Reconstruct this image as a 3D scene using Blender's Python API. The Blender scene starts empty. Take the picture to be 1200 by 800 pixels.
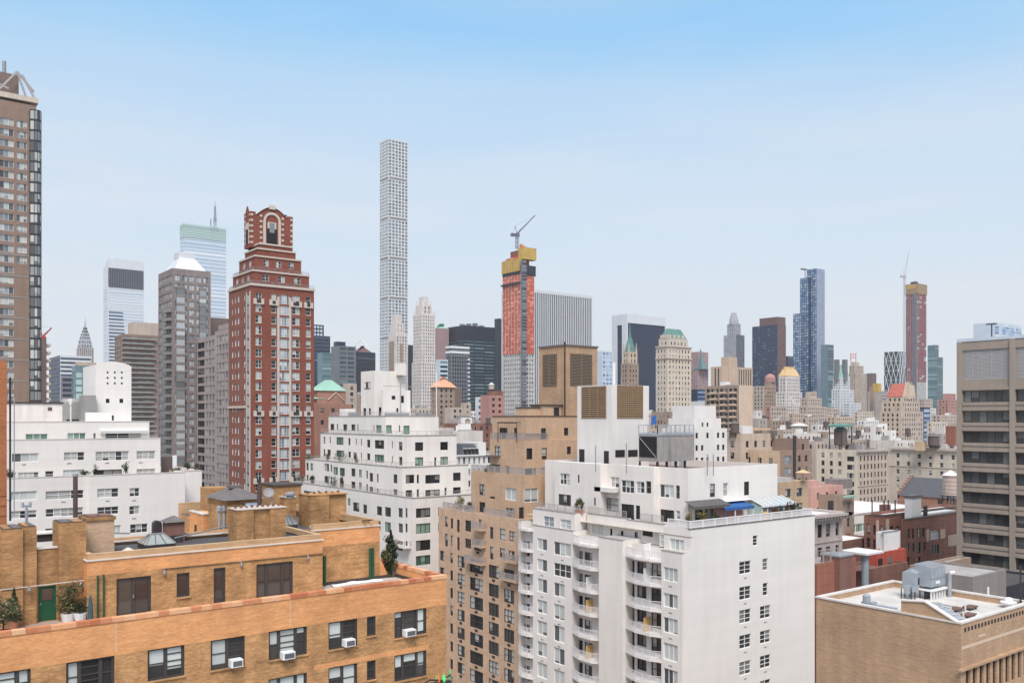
import bpy, math, random
from mathutils import Vector
R = random.Random(7)
scene = bpy.context.scene
C = scene.collection
rad = math.radians

# ------------------------------------------------------------------ camera
FPX, CX, HY, CAMH = 1030.0, 600.0, 490.0, 70.0       # focal length in photo pixels, photo centre, horizon row, eye height
YAW = 37.4
cam = bpy.data.cameras.new("Camera"); cam_o = bpy.data.objects.new("Camera", cam); C.objects.link(cam_o)
cam_o.location = (0, 0, CAMH); cam_o.rotation_euler = (rad(90), 0, rad(-YAW))
cam.sensor_width = 36; cam.lens = FPX/1200*36; cam.shift_y = (HY-400)/1200
cam.clip_start = .5; cam.clip_end = 40000
scene.camera = cam_o

# ------------------------------------------------------------------ sky, sun, exposure
SUN_EL, SUN_AZ = 55.0, math.degrees(math.atan2(-.60, -.80))
world = bpy.data.worlds.new("World"); scene.world = world; world.use_nodes = True
wn, wl = world.node_tree.nodes, world.node_tree.links
bg = wn["Background"]; bg.inputs[1].default_value = .1
sky = wn.new("ShaderNodeTexSky"); sky.sky_type = 'NISHITA'; sky.sun_disc = False
sky.sun_elevation = rad(SUN_EL); sky.sun_rotation = rad(SUN_AZ); sky.air_density = 1.0; sky.dust_density = .4; sky.ozone_density = 1.5
tc = wn.new("ShaderNodeTexCoord"); sep = wn.new("ShaderNodeSeparateXYZ"); wl.new(tc.outputs['Generated'], sep.inputs[0])
mp = wn.new("ShaderNodeMapping"); mp.inputs['Scale'].default_value = (1.2, 1.2, 7); wl.new(tc.outputs['Generated'], mp.inputs[0])
nz = wn.new("ShaderNodeTexNoise"); nz.inputs['Scale'].default_value = 2.2; nz.inputs['Detail'].default_value = 5; wl.new(mp.outputs[0], nz.inputs['Vector'])
ad = wn.new("ShaderNodeMath"); ad.operation = 'MULTIPLY_ADD'; ad.inputs[1].default_value = .11; wl.new(nz.outputs[0], ad.inputs[0]); wl.new(sep.outputs[2], ad.inputs[2])
rp = wn.new("ShaderNodeValToRGB"); wl.new(ad.outputs[0], rp.inputs[0])
cr = rp.color_ramp
def _l(c): c/=255.0; return ((c+.055)/1.055)**2.4
SKY = [(0.0,(234,235,239)),(.15,(229,234,241)),(.235,(221,234,246)),(.325,(210,229,248)),(.41,(184,220,250)),(.475,(154,209,253)),(.64,(190,216,240)),(.85,(226,232,240))]
for i,(p,c) in enumerate(SKY):
    el = cr.elements[i] if i < 2 else cr.elements.new(p)
    el.position = p; el.color = (*[_l(v) for v in c], 1)
EXPO = .75
gain = 1/(2**EXPO*.1)
ml = wn.new("ShaderNodeMixRGB"); ml.blend_type = 'MULTIPLY'; ml.inputs[0].default_value = 1; wl.new(rp.outputs[0], ml.inputs[1]); ml.inputs[2].default_value = (gain, gain, gain, 1)
mx = wn.new("ShaderNodeMixRGB"); mx.inputs[0].default_value = .92; wl.new(sky.outputs[0], mx.inputs[1])
mp2 = wn.new("ShaderNodeMapping"); mp2.inputs['Scale'].default_value = (1.0, 1.0, 9); mp2.inputs['Rotation'].default_value = (.06, .04, 0); wl.new(tc.outputs['Generated'], mp2.inputs[0])
nz2 = wn.new("ShaderNodeTexNoise"); nz2.inputs['Scale'].default_value = 1.9; nz2.inputs['Detail'].default_value = 7; nz2.inputs['Roughness'].default_value = .6; wl.new(mp2.outputs[0], nz2.inputs['Vector'])
cm = wn.new("ShaderNodeMapRange"); cm.inputs[1].default_value = .46; cm.inputs[2].default_value = .72; cm.inputs[4].default_value = .75; wl.new(nz2.outputs[0], cm.inputs[0])
lo = wn.new("ShaderNodeMapRange"); lo.inputs[1].default_value = .36; lo.inputs[2].default_value = .10; lo.inputs[3].default_value = .12; lo.inputs[4].default_value = 1; wl.new(sep.outputs[2], lo.inputs[0])
fm = wn.new("ShaderNodeMath"); fm.operation = 'MULTIPLY'; wl.new(cm.outputs[0], fm.inputs[0]); wl.new(lo.outputs[0], fm.inputs[1])
cl = wn.new("ShaderNodeMixRGB"); wl.new(fm.outputs[0], cl.inputs[0]); wl.new(ml.outputs[0], cl.inputs[1]); cl.inputs[2].default_value = (*[_l(v)*gain for v in (240, 239, 242)], 1)
wl.new(cl.outputs[0], mx.inputs[2])
wl.new(mx.outputs[0], bg.inputs[0])
sun = bpy.data.lights.new("Sun", 'SUN'); sun.energy = 2.3; sun.angle = rad(26); sun.color = (1, .962, .925)
so = bpy.data.objects.new("Sun", sun); C.objects.link(so)
sd = Vector((math.sin(rad(SUN_AZ))*math.cos(rad(SUN_EL)), math.cos(rad(SUN_AZ))*math.cos(rad(SUN_EL)), math.sin(rad(SUN_EL))))
so.rotation_euler = sd.to_track_quat('Z', 'Y').to_euler(); so.location = (0, -40, 300)
vs = scene.view_settings; vs.view_transform = 'Standard'; vs.look = 'None'; vs.gamma = 1; vs.use_curve_mapping = False; vs.exposure = EXPO
scene.cycles.max_bounces = 6; scene.cycles.diffuse_bounces = 3; scene.cycles.glossy_bounces = 2; scene.cycles.transmission_bounces = 2

# ------------------------------------------------------------------ geometry of the street grid (x = along cross streets, y = along avenues)
FX, FY = math.sin(rad(YAW)), math.cos(rad(YAW)); RX, RY = FY, -FX
def S_(px): return (px-CX)/FPX
def P(px, D):
    s = S_(px); return (D*(FX+s*RX), D*(FY+s*RY))
def DFr(px, y0): return y0/(FY+S_(px)*RY)              # depth on a wall facing the camera's right (constant y)
def DLe(px, x0): return x0/(FX+S_(px)*RX)              # depth on a wall facing the camera's left (constant x)
def aF(px, y0): return DFr(px, y0)*(FX+S_(px)*RX)
def aL(px, x0): return DLe(px, x0)*(FY+S_(px)*RY)
def ZD(py, D): return CAMH+(HY-py)*D/FPX
def zF(px, py, y0): return ZD(py, DFr(px, y0))
def zL(px, py, x0): return ZD(py, DLe(px, x0))

# ------------------------------------------------------------------ materials
def lin(c):
    c /= 255.0
    return c/12.92 if c <= .04045 else ((c+.055)/1.055)**2.4
def S(r, g, b, k=1.0, sat=.86):
    c = [lin(v)*k for v in (r, g, b)]; y = .3*c[0]+.55*c[1]+.15*c[2]
    return (*[min(.82, y+(v-y)*sat) for v in c], 1)
MATS = {}
def new_mat(name, rough=.85, spec=.3, metal=0):
    m = bpy.data.materials.new(name); m.use_nodes = True; MATS[name] = m
    b = m.node_tree.nodes["Principled BSDF"]
    b.inputs['Roughness'].default_value = rough; b.inputs['Specular IOR Level'].default_value = spec; b.inputs['Metallic'].default_value = metal
    return m, m.node_tree.nodes, m.node_tree.links, b
def nmath(n, l, op, a, b=None, c=None):
    o = n.new("ShaderNodeMath"); o.operation = op
    for i, v in enumerate((a, b, c)):
        if v is None: continue
        if isinstance(v, (int, float)): o.inputs[i].default_value = v
        else: l.new(v, o.inputs[i])
    return o.outputs[0]
def nmix(n, l, f, a, b, mode='MIX'):
    o = n.new("ShaderNodeMixRGB"); o.blend_type = mode
    for i, v in enumerate((f, a, b)):
        if isinstance(v, (int, float)): o.inputs[i].default_value = v if i == 0 else (v, v, v, 1)
        elif isinstance(v, tuple): o.inputs[i].default_value = v
        else: l.new(v, o.inputs[i])
    return o.outputs[0]
def face_coord(n, l):                                   # (x+y, z): unrolls both wall directions
    g = n.new("ShaderNodeNewGeometry"); s = n.new("ShaderNodeSeparateXYZ"); l.new(g.outputs['Position'], s.inputs[0])
    c = n.new("ShaderNodeCombineXYZ"); l.new(nmath(n, l, 'ADD', s.outputs[0], s.outputs[1]), c.inputs[0]); l.new(s.outputs[2], c.inputs[1])
    return c.outputs[0], g
def noise(n, l, vec, scale, sx=1, sy=1, detail=4):
    m = n.new("ShaderNodeMapping"); m.inputs['Scale'].default_value = (sx, sy, 1); l.new(vec, m.inputs[0])
    t = n.new("ShaderNodeTexNoise"); t.inputs['Scale'].default_value = scale; t.inputs['Detail'].default_value = detail; l.new(m.outputs[0], t.inputs['Vector'])
    return t.outputs[0]
def ramp(n, l, fac, stops):
    r = n.new("ShaderNodeValToRGB"); l.new(fac, r.inputs[0]); el = r.color_ramp.elements
    el[0].position, el[0].color = stops[0][0], (*[stops[0][1]]*3, 1); el[1].position, el[1].color = stops[-1][0], (*[stops[-1][1]]*3, 1)
    for p, v in stops[1:-1]:
        e = el.new(p); e.color = (v, v, v, 1)
    return r.outputs[0]
def wall(name, col, var=.12, streak=.10, course=.03, rough=.9, big=.12, patch=None, cs=(.12,2.2)):
    """masonry seen from afar: blotches, vertical runs and courses"""
    m, n, l, b = new_mat(name, rough)
    v, g = face_coord(n, l)
    c = nmix(n, l, 1.0, col, ramp(n, l, noise(n, l, v, big), [(.3, 1-var), (.7, 1+var*.5)]), 'MULTIPLY')
    c = nmix(n, l, 1.0, c, ramp(n, l, noise(n, l, v, .9, 1, .09), [(.35, 1-streak), (.65, 1+streak*.4)]), 'MULTIPLY')
    c = nmix(n, l, 1.0, c, ramp(n, l, noise(n, l, v, 1.4, *cs), [(.35, 1-course), (.65, 1+course*.5)]), 'MULTIPLY')
    if patch:
        c = nmix(n, l, ramp(n, l, noise(n, l, v, .22, 1, 1.6, 2), [(.53, 0), (.60, .8)]), c, patch)
    l.new(c, b.inputs['Base Color'])
    return m
def brick(name, c1, c2, mortar, var=.2, rough=.9, w=.21, h=.075, streak=.15, stain=.0, bump=.25, big=.5):
    m, n, l, b = new_mat(name, rough)
    v, g = face_coord(n, l)
    t = n.new("ShaderNodeTexBrick"); l.new(v, t.inputs['Vector']); t.inputs['Scale'].default_value = 1
    t.inputs['Color1'].default_value = c1; t.inputs['Color2'].default_value = c2; t.inputs['Mortar'].default_value = mortar
    t.inputs['Brick Width'].default_value = w; t.inputs['Row Height'].default_value = h; t.inputs['Mortar Size'].default_value = .009; t.inputs['Mortar Smooth'].default_value = .2; t.inputs['Bias'].default_value = -.1
    c = nmix(n, l, 1.0, t.outputs['Color'], ramp(n, l, noise(n, l, v, big), [(.3, 1-var), (.7, 1+var*.6)]), 'MULTIPLY')
    c = nmix(n, l, 1.0, c, ramp(n, l, noise(n, l, v, 3.2, .28, 1.6, 3), [(.3, 1-var*.9), (.7, 1+var*.5)]), 'MULTIPLY')
    c = nmix(n, l, 1.0, c, ramp(n, l, noise(n, l, v, 1.1, 1, .1), [(.35, 1-streak), (.65, 1)]), 'MULTIPLY')
    if stain: c = nmix(n, l, ramp(n, l, noise(n, l, v, .8, 1, 1.3, 5), [(.55, 0), (.72, stain)]), c, (.10, .055, .028, 1))
    l.new(c, b.inputs['Base Color'])
    bp = n.new("ShaderNodeBump"); bp.inputs['Strength'].default_value = bump; bp.inputs['Distance'].default_value = .01
    l.new(nmath(n, l, 'SUBTRACT', 1, t.outputs['Fac']), bp.inputs['Height']); l.new(bp.outputs[0], b.inputs['Normal'])
    return m
def flat(name, col, rough=.7, spec=.3, metal=0, var=.08, scale=1.5, bands=None):
    m, n, l, b = new_mat(name, rough, spec, metal)
    g = n.new("ShaderNodeNewGeometry")
    c = nmix(n, l, 1.0, col, ramp(n, l, noise(n, l, g.outputs['Position'], scale), [(.3, 1-var), (.7, 1+var*.5)]), 'MULTIPLY')
    l.new(c, b.inputs['Base Color'])
    return m
def island(name, cols, rough=.8, spec=.3, var=.1, obj=False):
    """each loose piece takes one of a few colours"""
    m, n, l, b = new_mat(name, rough, spec)
    g = n.new("ShaderNodeNewGeometry"); r = n.new("ShaderNodeValToRGB"); r.color_ramp.interpolation = 'CONSTANT'
    if obj:
        oi = n.new("ShaderNodeObjectInfo"); l.new(oi.outputs['Random'], r.inputs[0])
    else: l.new(g.outputs['Random Per Island'], r.inputs[0])
    el = r.color_ramp.elements
    el[0].position = 0; el[0].color = cols[0]; el[1].position = 1/len(cols); el[1].color = cols[1]
    for i, c in enumerate(cols[2:], 2):
        e = el.new(i/len(cols)); e.color = c
    c = nmix(n, l, 1.0, r.outputs[0], ramp(n, l, noise(n, l, g.outputs['Position'], 6), [(.3, 1-var), (.7, 1+var*.5)]), 'MULTIPLY')
    l.new(c, b.inputs['Base Color'])
    return m
def glass(name, dark=(.03,.034,.038,1), dark2=(.075,.08,.085,1), blind=(.55,.54,.50,1), p=.45, rough=.08, spec=.5, metal=0, full=.5):
    """window panes: every pane its own darkness, some with a blind drawn part of the way down"""
    m, n, l, b = new_mat(name, rough, spec, metal)
    g = n.new("ShaderNodeNewGeometry"); oi = n.new("ShaderNodeObjectInfo")
    seed = n.new("ShaderNodeCombineXYZ"); l.new(g.outputs['Random Per Island'], seed.inputs[0]); l.new(oi.outputs['Random'], seed.inputs[1])
    wnz = n.new("ShaderNodeTexWhiteNoise"); wnz.noise_dimensions = '3D'; l.new(seed.outputs[0], wnz.inputs['Vector'])
    sp = n.new("ShaderNodeSeparateColor"); l.new(wnz.outputs['Color'], sp.inputs[0])
    base = nmix(n, l, sp.outputs[0], dark, dark2)
    uv = n.new("ShaderNodeUVMap"); us = n.new("ShaderNodeSeparateXYZ"); l.new(uv.outputs[0], us.inputs[0])
    drop = nmath(n, l, 'MULTIPLY', nmath(n, l, 'MULTIPLY_ADD', sp.outputs[1], 1.0, full), nmath(n, l, 'LESS_THAN', sp.outputs[2], p))
    mask = nmath(n, l, 'GREATER_THAN', us.outputs[1], nmath(n, l, 'SUBTRACT', 1, drop))
    bl = nmix(n, l, sp.outputs[0], blind, tuple(x*.72 for x in blind[:3])+(1,))
    l.new(nmix(n, l, nmath(n, l, 'MULTIPLY', mask, .88), base, bl), b.inputs['Base Color'])
    return m
def leafmat(name, cols):
    return island(name, cols, rough=.65, spec=.25, var=.25)

W = S(236, 232, 229)
wall('white_brick', S(230,221,213), .07, .05, .02, big=.09, cs=(.02,.5))
wall('white_brick_cool', S(228,220,213), .06, .03, .035, big=.07, cs=(.015,.4))
wall('white_paint', S(228,221,215), .05, .05, .02)
wall('white_stucco', S(224,217,213), .06, .06, .03)
brick('orange_brick', S(228,160,104,1,1.04), S(212,138,82,1,1.04), S(228,176,130), .16, streak=.07, big=.35, bump=.5)
brick('old_orange_brick', S(216,162,108,1,1), S(184,128,80,1,1), S(194,152,106), .22, stain=.4, streak=.16, big=.7, bump=.9)
brick('chimney_brick', S(202,152,98,1,.95), S(172,120,72,1,.95), S(178,138,96), .24, stain=.45, streak=.22, big=.6)
brick('parapet_brick', S(206,160,108), S(196,146,96), S(204,170,130), .16, streak=.1)
brick('tan_brick', S(214,178,148,1,.95), S(198,158,126,1,.95), S(206,178,152), .12, streak=.10, bump=.1)
brick('tan_wall', S(208,172,140,1,.95), S(192,154,122,1,.95), S(200,170,142), .10, streak=.10, bump=.1, big=.25)
brick('wide_tan_brick', S(196,158,122,1,.92), S(178,140,106,1,.92), S(188,156,128), .15, streak=.12, bump=.1, big=.25)
brick('edge_brick', S(198,120,68), S(176,100,55), S(150,96,60), .15, streak=.1)
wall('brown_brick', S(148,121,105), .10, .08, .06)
wall('brown_brick_dark', S(128,108,100), .12, .08, .08)
wall('grey_brick', S(146,132,128), .10, .10, .06)
wall('grey_slab_wall', S(168,154,149), .08, .08, .05)
wall('red_brick', S(143,78,60,1,.86), .12, .08, .08)
wall('red_brick_side', S(144,86,68,1,.82), .12, .08, .08)
wall('low_red_brick', S(154,104,88,1,.85), .25, .2, .2)
wall('rust_brick', S(160,98,78,1,.85), .18, .14, .1)
wall('dark_red_brick', S(138,96,84,1,.85), .2, .15, .1)
wall('house_brick', S(172,122,98), .12, .1, .08)
wall('bright_red_stucco', S(186,78,58), .12, .12, .04)
wall('pink_stucco', S(212,160,146), .08, .08, .03)
wall('pink_granite', S(166,136,134), .08, .06, .04)
wall('limestone', S(206,190,172), .10, .10, .06)
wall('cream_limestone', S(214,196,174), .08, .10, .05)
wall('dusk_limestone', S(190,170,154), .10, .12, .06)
wall('pale_limestone', S(216,204,196), .10, .12, .06)
wall('grey_limestone', S(178,164,158), .10, .12, .06)
wall('warm_stone', S(202,176,152,1,.8), .10, .12, .06)
wall('tan_panel', S(198,170,146), .06, .06, .03)
wall('sandy_brick', S(214,184,158,1,.82), .08, .08, .05)
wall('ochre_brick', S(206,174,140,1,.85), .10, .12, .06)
wall('rose_brick', S(186,132,122), .12, .10, .06)
wall('brown_stone', S(166,142,124), .12, .14, .08)
wall('church_brick', S(170,122,102), .12, .12, .08)
wall('concrete', S(196,190,186), .10, .12, .05)
wall('office_concrete', S(162,146,132), .07, .08, .03)
wall('dark_concrete', S(140,130,126), .12, .12, .05)
wall('white_metal', S(212,212,216), .04, .05, .03, rough=.45)
wall('lilac_cladding', S(150,158,182), .05, .05, .03, rough=.4)
wall('silver_cladding', S(196,206,218), .05, .05, .03, rough=.4)
wall('pale_grid_concrete', S(208,208,210), .04, .05, .03)
wall('dark_cladding', S(58,60,70), .10, .06, .04, rough=.4)
wall('navy_cladding', S(54,62,84), .10, .06, .04, rough=.35)
wall('grey_cladding', S(118,118,124), .10, .06, .04, rough=.5)
wall('teal_cladding', S(110,134,142), .10, .06, .04, rough=.4)
wall('maroon_cladding', S(118,88,86), .10, .06, .05, rough=.6)
wall('chrome_steel', S(166,164,168), .08, .06, .10, rough=.4)
wall('orange_netting', S(208,100,72), .16, .14, .14, patch=S(236,150,122))
wall('red_netting', S(160,100,104), .16, .14, .10)
wall('yellow_netting', S(204,164,72), .14, .12, .12)
flat('green_copper', S(150,196,176), .7, var=.14, scale=.3)
flat('dark_green_copper', S(98,140,132), .7, var=.2, scale=.3)
flat('copper_red', S(226,160,120), .6, var=.14, scale=.3)
flat('gold_roof', S(220,182,122), .5, var=.14, scale=.3)
flat('red_tile', S(190,100,82), .8, var=.2, scale=.5)
flat('slate', S(88,88,94), .7, var=.10, scale=.8)
flat('roof_dark', S(86,82,84), .9, var=.2, scale=.4)
flat('roof_grey', S(168,162,160), .9, var=.18, scale=.3)
flat('roof_white', S(228,226,225), .8, var=.08, scale=.3)
flat('roof_brown', S(118,88,78), .9, var=.2, scale=.4)
flat('roof_lead', S(112,104,102), .6, var=.2, scale=2)
flat('flashing', S(214,204,198), .6, var=.12, scale=.8)
flat('flashing_dark', S(78,66,62), .7, var=.2)
flat('frame_dark', S(74,66,62), .5, var=.06)
flat('frame_black', S(50,48,50), .5, var=.06)
flat('frame_white', S(230,228,226), .5, var=.05)
flat('frame_grey', S(140,138,138), .5, var=.05)
flat('frame_green', S(92,112,104), .5, var=.05)
flat('frame_brown', S(98,74,62), .5, var=.05)
flat('metal_grey', S(150,150,152), .45, metal=.3, var=.1)
flat('galvanised', S(158,166,174), .45, metal=.2, var=.12, scale=1)
flat('cooling_steel', S(168,160,154), .5, metal=.2, var=.10, scale=1)
flat('metal_dark', S(64,58,58), .6, var=.1)
flat('rust_pipe', S(92,70,68), .7, var=.15)
flat('rail_white', S(226,220,220), .5, var=.04)
flat('rail_grey', S(168,160,158), .5, var=.06)
flat('door_green', S(30,92,62), .5, var=.1)
flat('pole_green', S(40,84,58), .5, var=.1)
flat('canvas_blue', S(42,94,160), .8, var=.1)
flat('canvas_teal', S(62,92,98), .8, var=.1)
flat('canvas_grey', S(96,92,92), .8, var=.1)
flat('canvas_tan', S(214,180,132), .8, var=.1)
flat('sign_blue', S(36,104,184), .6, var=.05)
flat('yellow_plastic', S(232,182,50), .5, var=.05)
flat('crane_red', S(196,60,66), .5, var=.05)
flat('crane_grey', S(140,140,150), .5, var=.05)
flat('crane_purple', S(120,110,132), .5, var=.05)
flat('crane_faint', S(190,186,192), .5, var=.05)
flat('sign_red', S(216,120,130), .5, var=.05)
flat('black_grille', S(38,36,38), .6, var=.05)
flat('louvre_tan', S(158,128,94), .6, var=.06)
flat('louvre_brown', S(134,116,98), .6, var=.06)
flat('louvre_back', S(92,74,56), .8, var=.06)
flat('louvre_grey', S(172,168,168), .6, var=.06)
flat('tile_paving', S(170,146,134), .9, var=.2, scale=1)
flat('terrace_paving', S(190,180,170), .9, var=.16, scale=1)
flat('asphalt', S(64,64,66), .95, var=.15, scale=.2)
flat('pavement_grey', S(150,146,142), .95, var=.12, scale=.3)
flat('wood_tank', S(200,178,164), .85, var=.15, scale=2)
flat('wood_dark', S(110,94,88), .85, var=.15, scale=2)
flat('tank_roof', S(220,214,212), .7, var=.06)
flat('tarpaulin', S(240,240,242), .6, var=.05)
flat('bright_green', S(98,208,108), .5, var=.1, scale=8)
flat('bright_orange', S(226,106,48), .5, var=.1, scale=8)
flat('terracotta', S(190,120,90), .8, var=.1)
flat('bark', S(92,72,58), .9, var=.2, scale=6)
flat('quoin_stone', S(200,184,170), .85, var=.06)
island('coping_tile', [S(192,104,56), S(226,156,102), S(208,128,78), S(230,166,114), S(198,114,64), S(228,170,122)], .6, .35, .12)
island('party_wood', [S(214,170,100), S(200,196,194), S(212,200,190)], .8, .2, .05, obj=True)
leafmat('leaf_olive', [S(96,96,58), S(74,80,46), S(120,112,70), S(58,66,40)])
leafmat('leaf_dark', [S(52,70,46), S(40,56,38), S(70,86,54), S(84,84,58)])
leafmat('leaf_pine', [S(116,112,78), S(88,98,64), S(140,128,92), S(66,80,54)])
leafmat('leaf_gold', [S(150,128,60), S(120,104,56), S(96,92,50)])
leafmat('leaf_russet', [S(140,70,54), S(110,60,48), S(90,76,52)])
glass('glass_mix', p=.5, dark=(.018,.018,.02,1), dark2=(.05,.052,.055,1), blind=(.56,.55,.52,1))
glass('glass_blinds', blind=(.66,.68,.66,1), p=.8, full=.7, dark=(.05,.055,.06,1), dark2=(.12,.13,.13,1))
glass('glass_dark', p=.22, blind=(.26,.25,.23,1), dark=(.014,.014,.016,1), dark2=(.04,.04,.043,1))
glass('glass_green', dark=(.05,.09,.07,1), dark2=(.20,.32,.25,1), blind=(.30,.42,.34,1), p=.3)
glass('glass_sash', blind=(.70,.72,.69,1), p=.86, full=.12, dark=(.022,.021,.02,1), dark2=(.07,.065,.06,1))
glass('glass_door', dark=(.06,.042,.035,1), dark2=(.10,.075,.062,1), p=.0, rough=.05, spec=.6)
glass('glass_pale', dark=(.22,.26,.28,1), dark2=(.42,.46,.48,1), blind=(.6,.62,.62,1), p=.5)
glass('glass_grey', dark=(.10,.11,.12,1), dark2=(.26,.28,.30,1), blind=(.42,.42,.42,1), p=.35)
glass('glass_office', dark=(.035,.036,.038,1), dark2=(.085,.085,.085,1), blind=(.20,.20,.19,1), p=.4, full=.3)
glass('glass_black', dark=(.018,.022,.032,1), dark2=(.04,.046,.06,1), p=.1, blind=(.12,.14,.16,1))
glass('glass_navy', dark=(.03,.045,.08,1), dark2=(.07,.095,.15,1), p=.15, blind=(.2,.25,.32,1))
glass('glass_blue', dark=(.11,.20,.36,1), dark2=(.28,.40,.58,1), p=.34, blind=(.55,.64,.74,1))  # the blind tone paints pale reflection streaks into the panes
glass('glass_teal', dark=(.07,.14,.15,1), dark2=(.18,.28,.30,1), p=.3, blind=(.36,.46,.48,1))
glass('glass_tealdark', dark=(.025,.05,.06,1), dark2=(.07,.12,.13,1), p=.15, blind=(.22,.32,.34,1))
glass('glass_mint', dark=(.36,.50,.46,1), dark2=(.52,.66,.60,1), p=.2, blind=(.55,.66,.62,1))
glass('glass_sky', dark=(.45,.54,.64,1), dark2=(.62,.70,.78,1), p=.2, blind=(.74,.78,.82,1))
glass('glass_skylight', dark=(.20,.22,.21,1), dark2=(.42,.45,.43,1), p=0)
flat('roof_gravel', S(204,197,190), .9, var=.24, scale=.28)
glass('glass_lilac', dark=(.28,.32,.42,1), dark2=(.38,.42,.52,1), p=.1, blind=(.5,.54,.62,1))
glass('glass_tower', dark=(.14,.15,.16,1), dark2=(.48,.50,.52,1), blind=(.62,.63,.62,1), p=.45)
glass('glass_bay', dark=(.06,.065,.07,1), dark2=(.30,.31,.32,1), blind=(.6,.6,.56,1), p=.4)  # paler pane tones, with the glass reflection put into the colour
# ------------------------------------------------------------------ mesh building
class MB:
    def __init__(s): s.v=[]; s.f=[]; s.m=[]; s.uv=[]; s.names=[]
    def mi(s, mat):
        if mat not in s.names: s.names.append(mat)
        return s.names.index(mat)
    def quad(s, pts, mat, uv=None):
        k=len(s.v); s.v.extend(pts); s.f.append(tuple(range(k, k+len(pts)))); s.m.append(s.mi(mat))
        s.uv.append(uv or [(0,0),(1,0),(1,1),(0,1)][:len(pts)] if len(pts)<=4 else [(0,0)]*len(pts))
    def box(s, x0,y0,z0,x1,y1,z1, mat, top=None, skip=''):
        if x1<x0: x0,x1=x1,x0
        if y1<y0: y0,y1=y1,y0
        k=len(s.v); s.v.extend([(x0,y0,z0),(x1,y0,z0),(x1,y1,z0),(x0,y1,z0),(x0,y0,z1),(x1,y0,z1),(x1,y1,z1),(x0,y1,z1)])
        for c,f in (('F',(0,1,5,4)),('R',(1,2,6,5)),('B',(2,3,7,6)),('L',(3,0,4,7)),('T',(4,5,6,7)),('D',(3,2,1,0))):
            if c in skip: continue
            s.f.append(tuple(k+i for i in f)); s.m.append(s.mi(top if (c=='T' and top) else mat)); s.uv.append([(0,0),(1,0),(1,1),(0,1)])
    def prism(s, poly, z0, z1, mat, top=None):          # poly counter-clockwise seen from above
        n=len(poly)
        for i in range(n):
            a,b=poly[i],poly[(i+1)%n]
            s.quad([(a[0],a[1],z0),(b[0],b[1],z0),(b[0],b[1],z1),(a[0],a[1],z1)], mat)
        k=len(s.v); s.v.extend([(x,y,z1) for x,y in poly]); s.f.append(tuple(range(k,k+n))); s.m.append(s.mi(top or mat)); s.uv.append([(0,0)]*n)
        k=len(s.v); s.v.extend([(x,y,z0) for x,y in poly]); s.f.append(tuple(range(k+n-1,k-1,-1))); s.m.append(s.mi(mat)); s.uv.append([(0,0)]*n)
    def hip(s, x0,y0,x1,y1,z0, ix,iy,z1, mat):          # frustum roof, inset ix/iy at the top
        a=[(x0,y0,z0),(x1,y0,z0),(x1,y1,z0),(x0,y1,z0)]; b=[(x0+ix,y0+iy,z1),(x1-ix,y0+iy,z1),(x1-ix,y1-iy,z1),(x0+ix,y1-iy,z1)]
        for i in range(4): j=(i+1)%4; s.quad([a[i],a[j],b[j],b[i]], mat)
        s.quad(b, mat); s.quad(a[::-1], mat)
    def tube(s, p0, p1, r, mat, n=8, r1=None):
        p0,p1=Vector(p0),Vector(p1); d=(p1-p0).normalized(); u=d.orthogonal().normalized(); w=d.cross(u); r1=r if r1 is None else r1
        k=len(s.v)
        for p,rr in ((p0,r),(p1,r1)):
            for i in range(n):
                t=2*math.pi*i/n; q=p+u*math.cos(t)*rr+w*math.sin(t)*rr; s.v.append(tuple(q))
        for i in range(n):
            j=(i+1)%n; s.f.append((k+i,k+j,k+n+j,k+n+i)); s.m.append(s.mi(mat)); s.uv.append([(0,0),(1,0),(1,1),(0,1)])
        s.f.append(tuple(k+n+i for i in range(n))); s.m.append(s.mi(mat)); s.uv.append([(0,0)]*n)
        s.f.append(tuple(k+n-1-i for i in range(n))); s.m.append(s.mi(mat)); s.uv.append([(0,0)]*n)
    def bar(s, p0, p1, t, mat): s.tube(p0, p1, t, mat, 4)
    def lathe(s, cx, cy, prof, mat, n=16):
        for (r0,z0),(r1,z1) in zip(prof, prof[1:]):
            for i in range(n):
                a,b=2*math.pi*i/n,2*math.pi*(i+1)/n
                s.quad([(cx+r0*math.cos(a),cy+r0*math.sin(a),z0),(cx+r0*math.cos(b),cy+r0*math.sin(b),z0),(cx+r1*math.cos(b),cy+r1*math.sin(b),z1),(cx+r1*math.cos(a),cy+r1*math.sin(a),z1)], mat)
    def build(s, name, parent=None, loc=None, org=None, smooth=False):
        me=bpy.data.meshes.new(name); o_=org or (0,0,0)
        me.from_pydata([(x-o_[0],y-o_[1],z-o_[2]) for x,y,z in s.v], [], s.f)
        for nm in s.names: me.materials.append(MATS[nm])
        me.polygons.foreach_set('material_index', s.m)
        ul=me.uv_layers.new(name='UVMap'); fl=[c for u in s.uv for q in u for c in q]; ul.data.foreach_set('uv', fl)
        if smooth: me.polygons.foreach_set('use_smooth', [True]*len(s.f))
        me.update()
        o=bpy.data.objects.new(name, me); C.objects.link(o)
        if parent: o.parent=parent
        if loc is not None: o.location=loc
        return o
def tag(o, label, cat, group=None, kind=None):
    if label: o['label']=label
    if cat: o['category']=cat
    if group: o['group']=group
    if kind: o['kind']=kind
    return o
def thing(name, label, cat, loc, group=None, rz=0):
    o=bpy.data.objects.new(name, None); C.objects.link(o); o.location=loc; o.rotation_euler=(0,0,rz); o.empty_display_size=.3
    return tag(o, label, cat, group)

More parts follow.
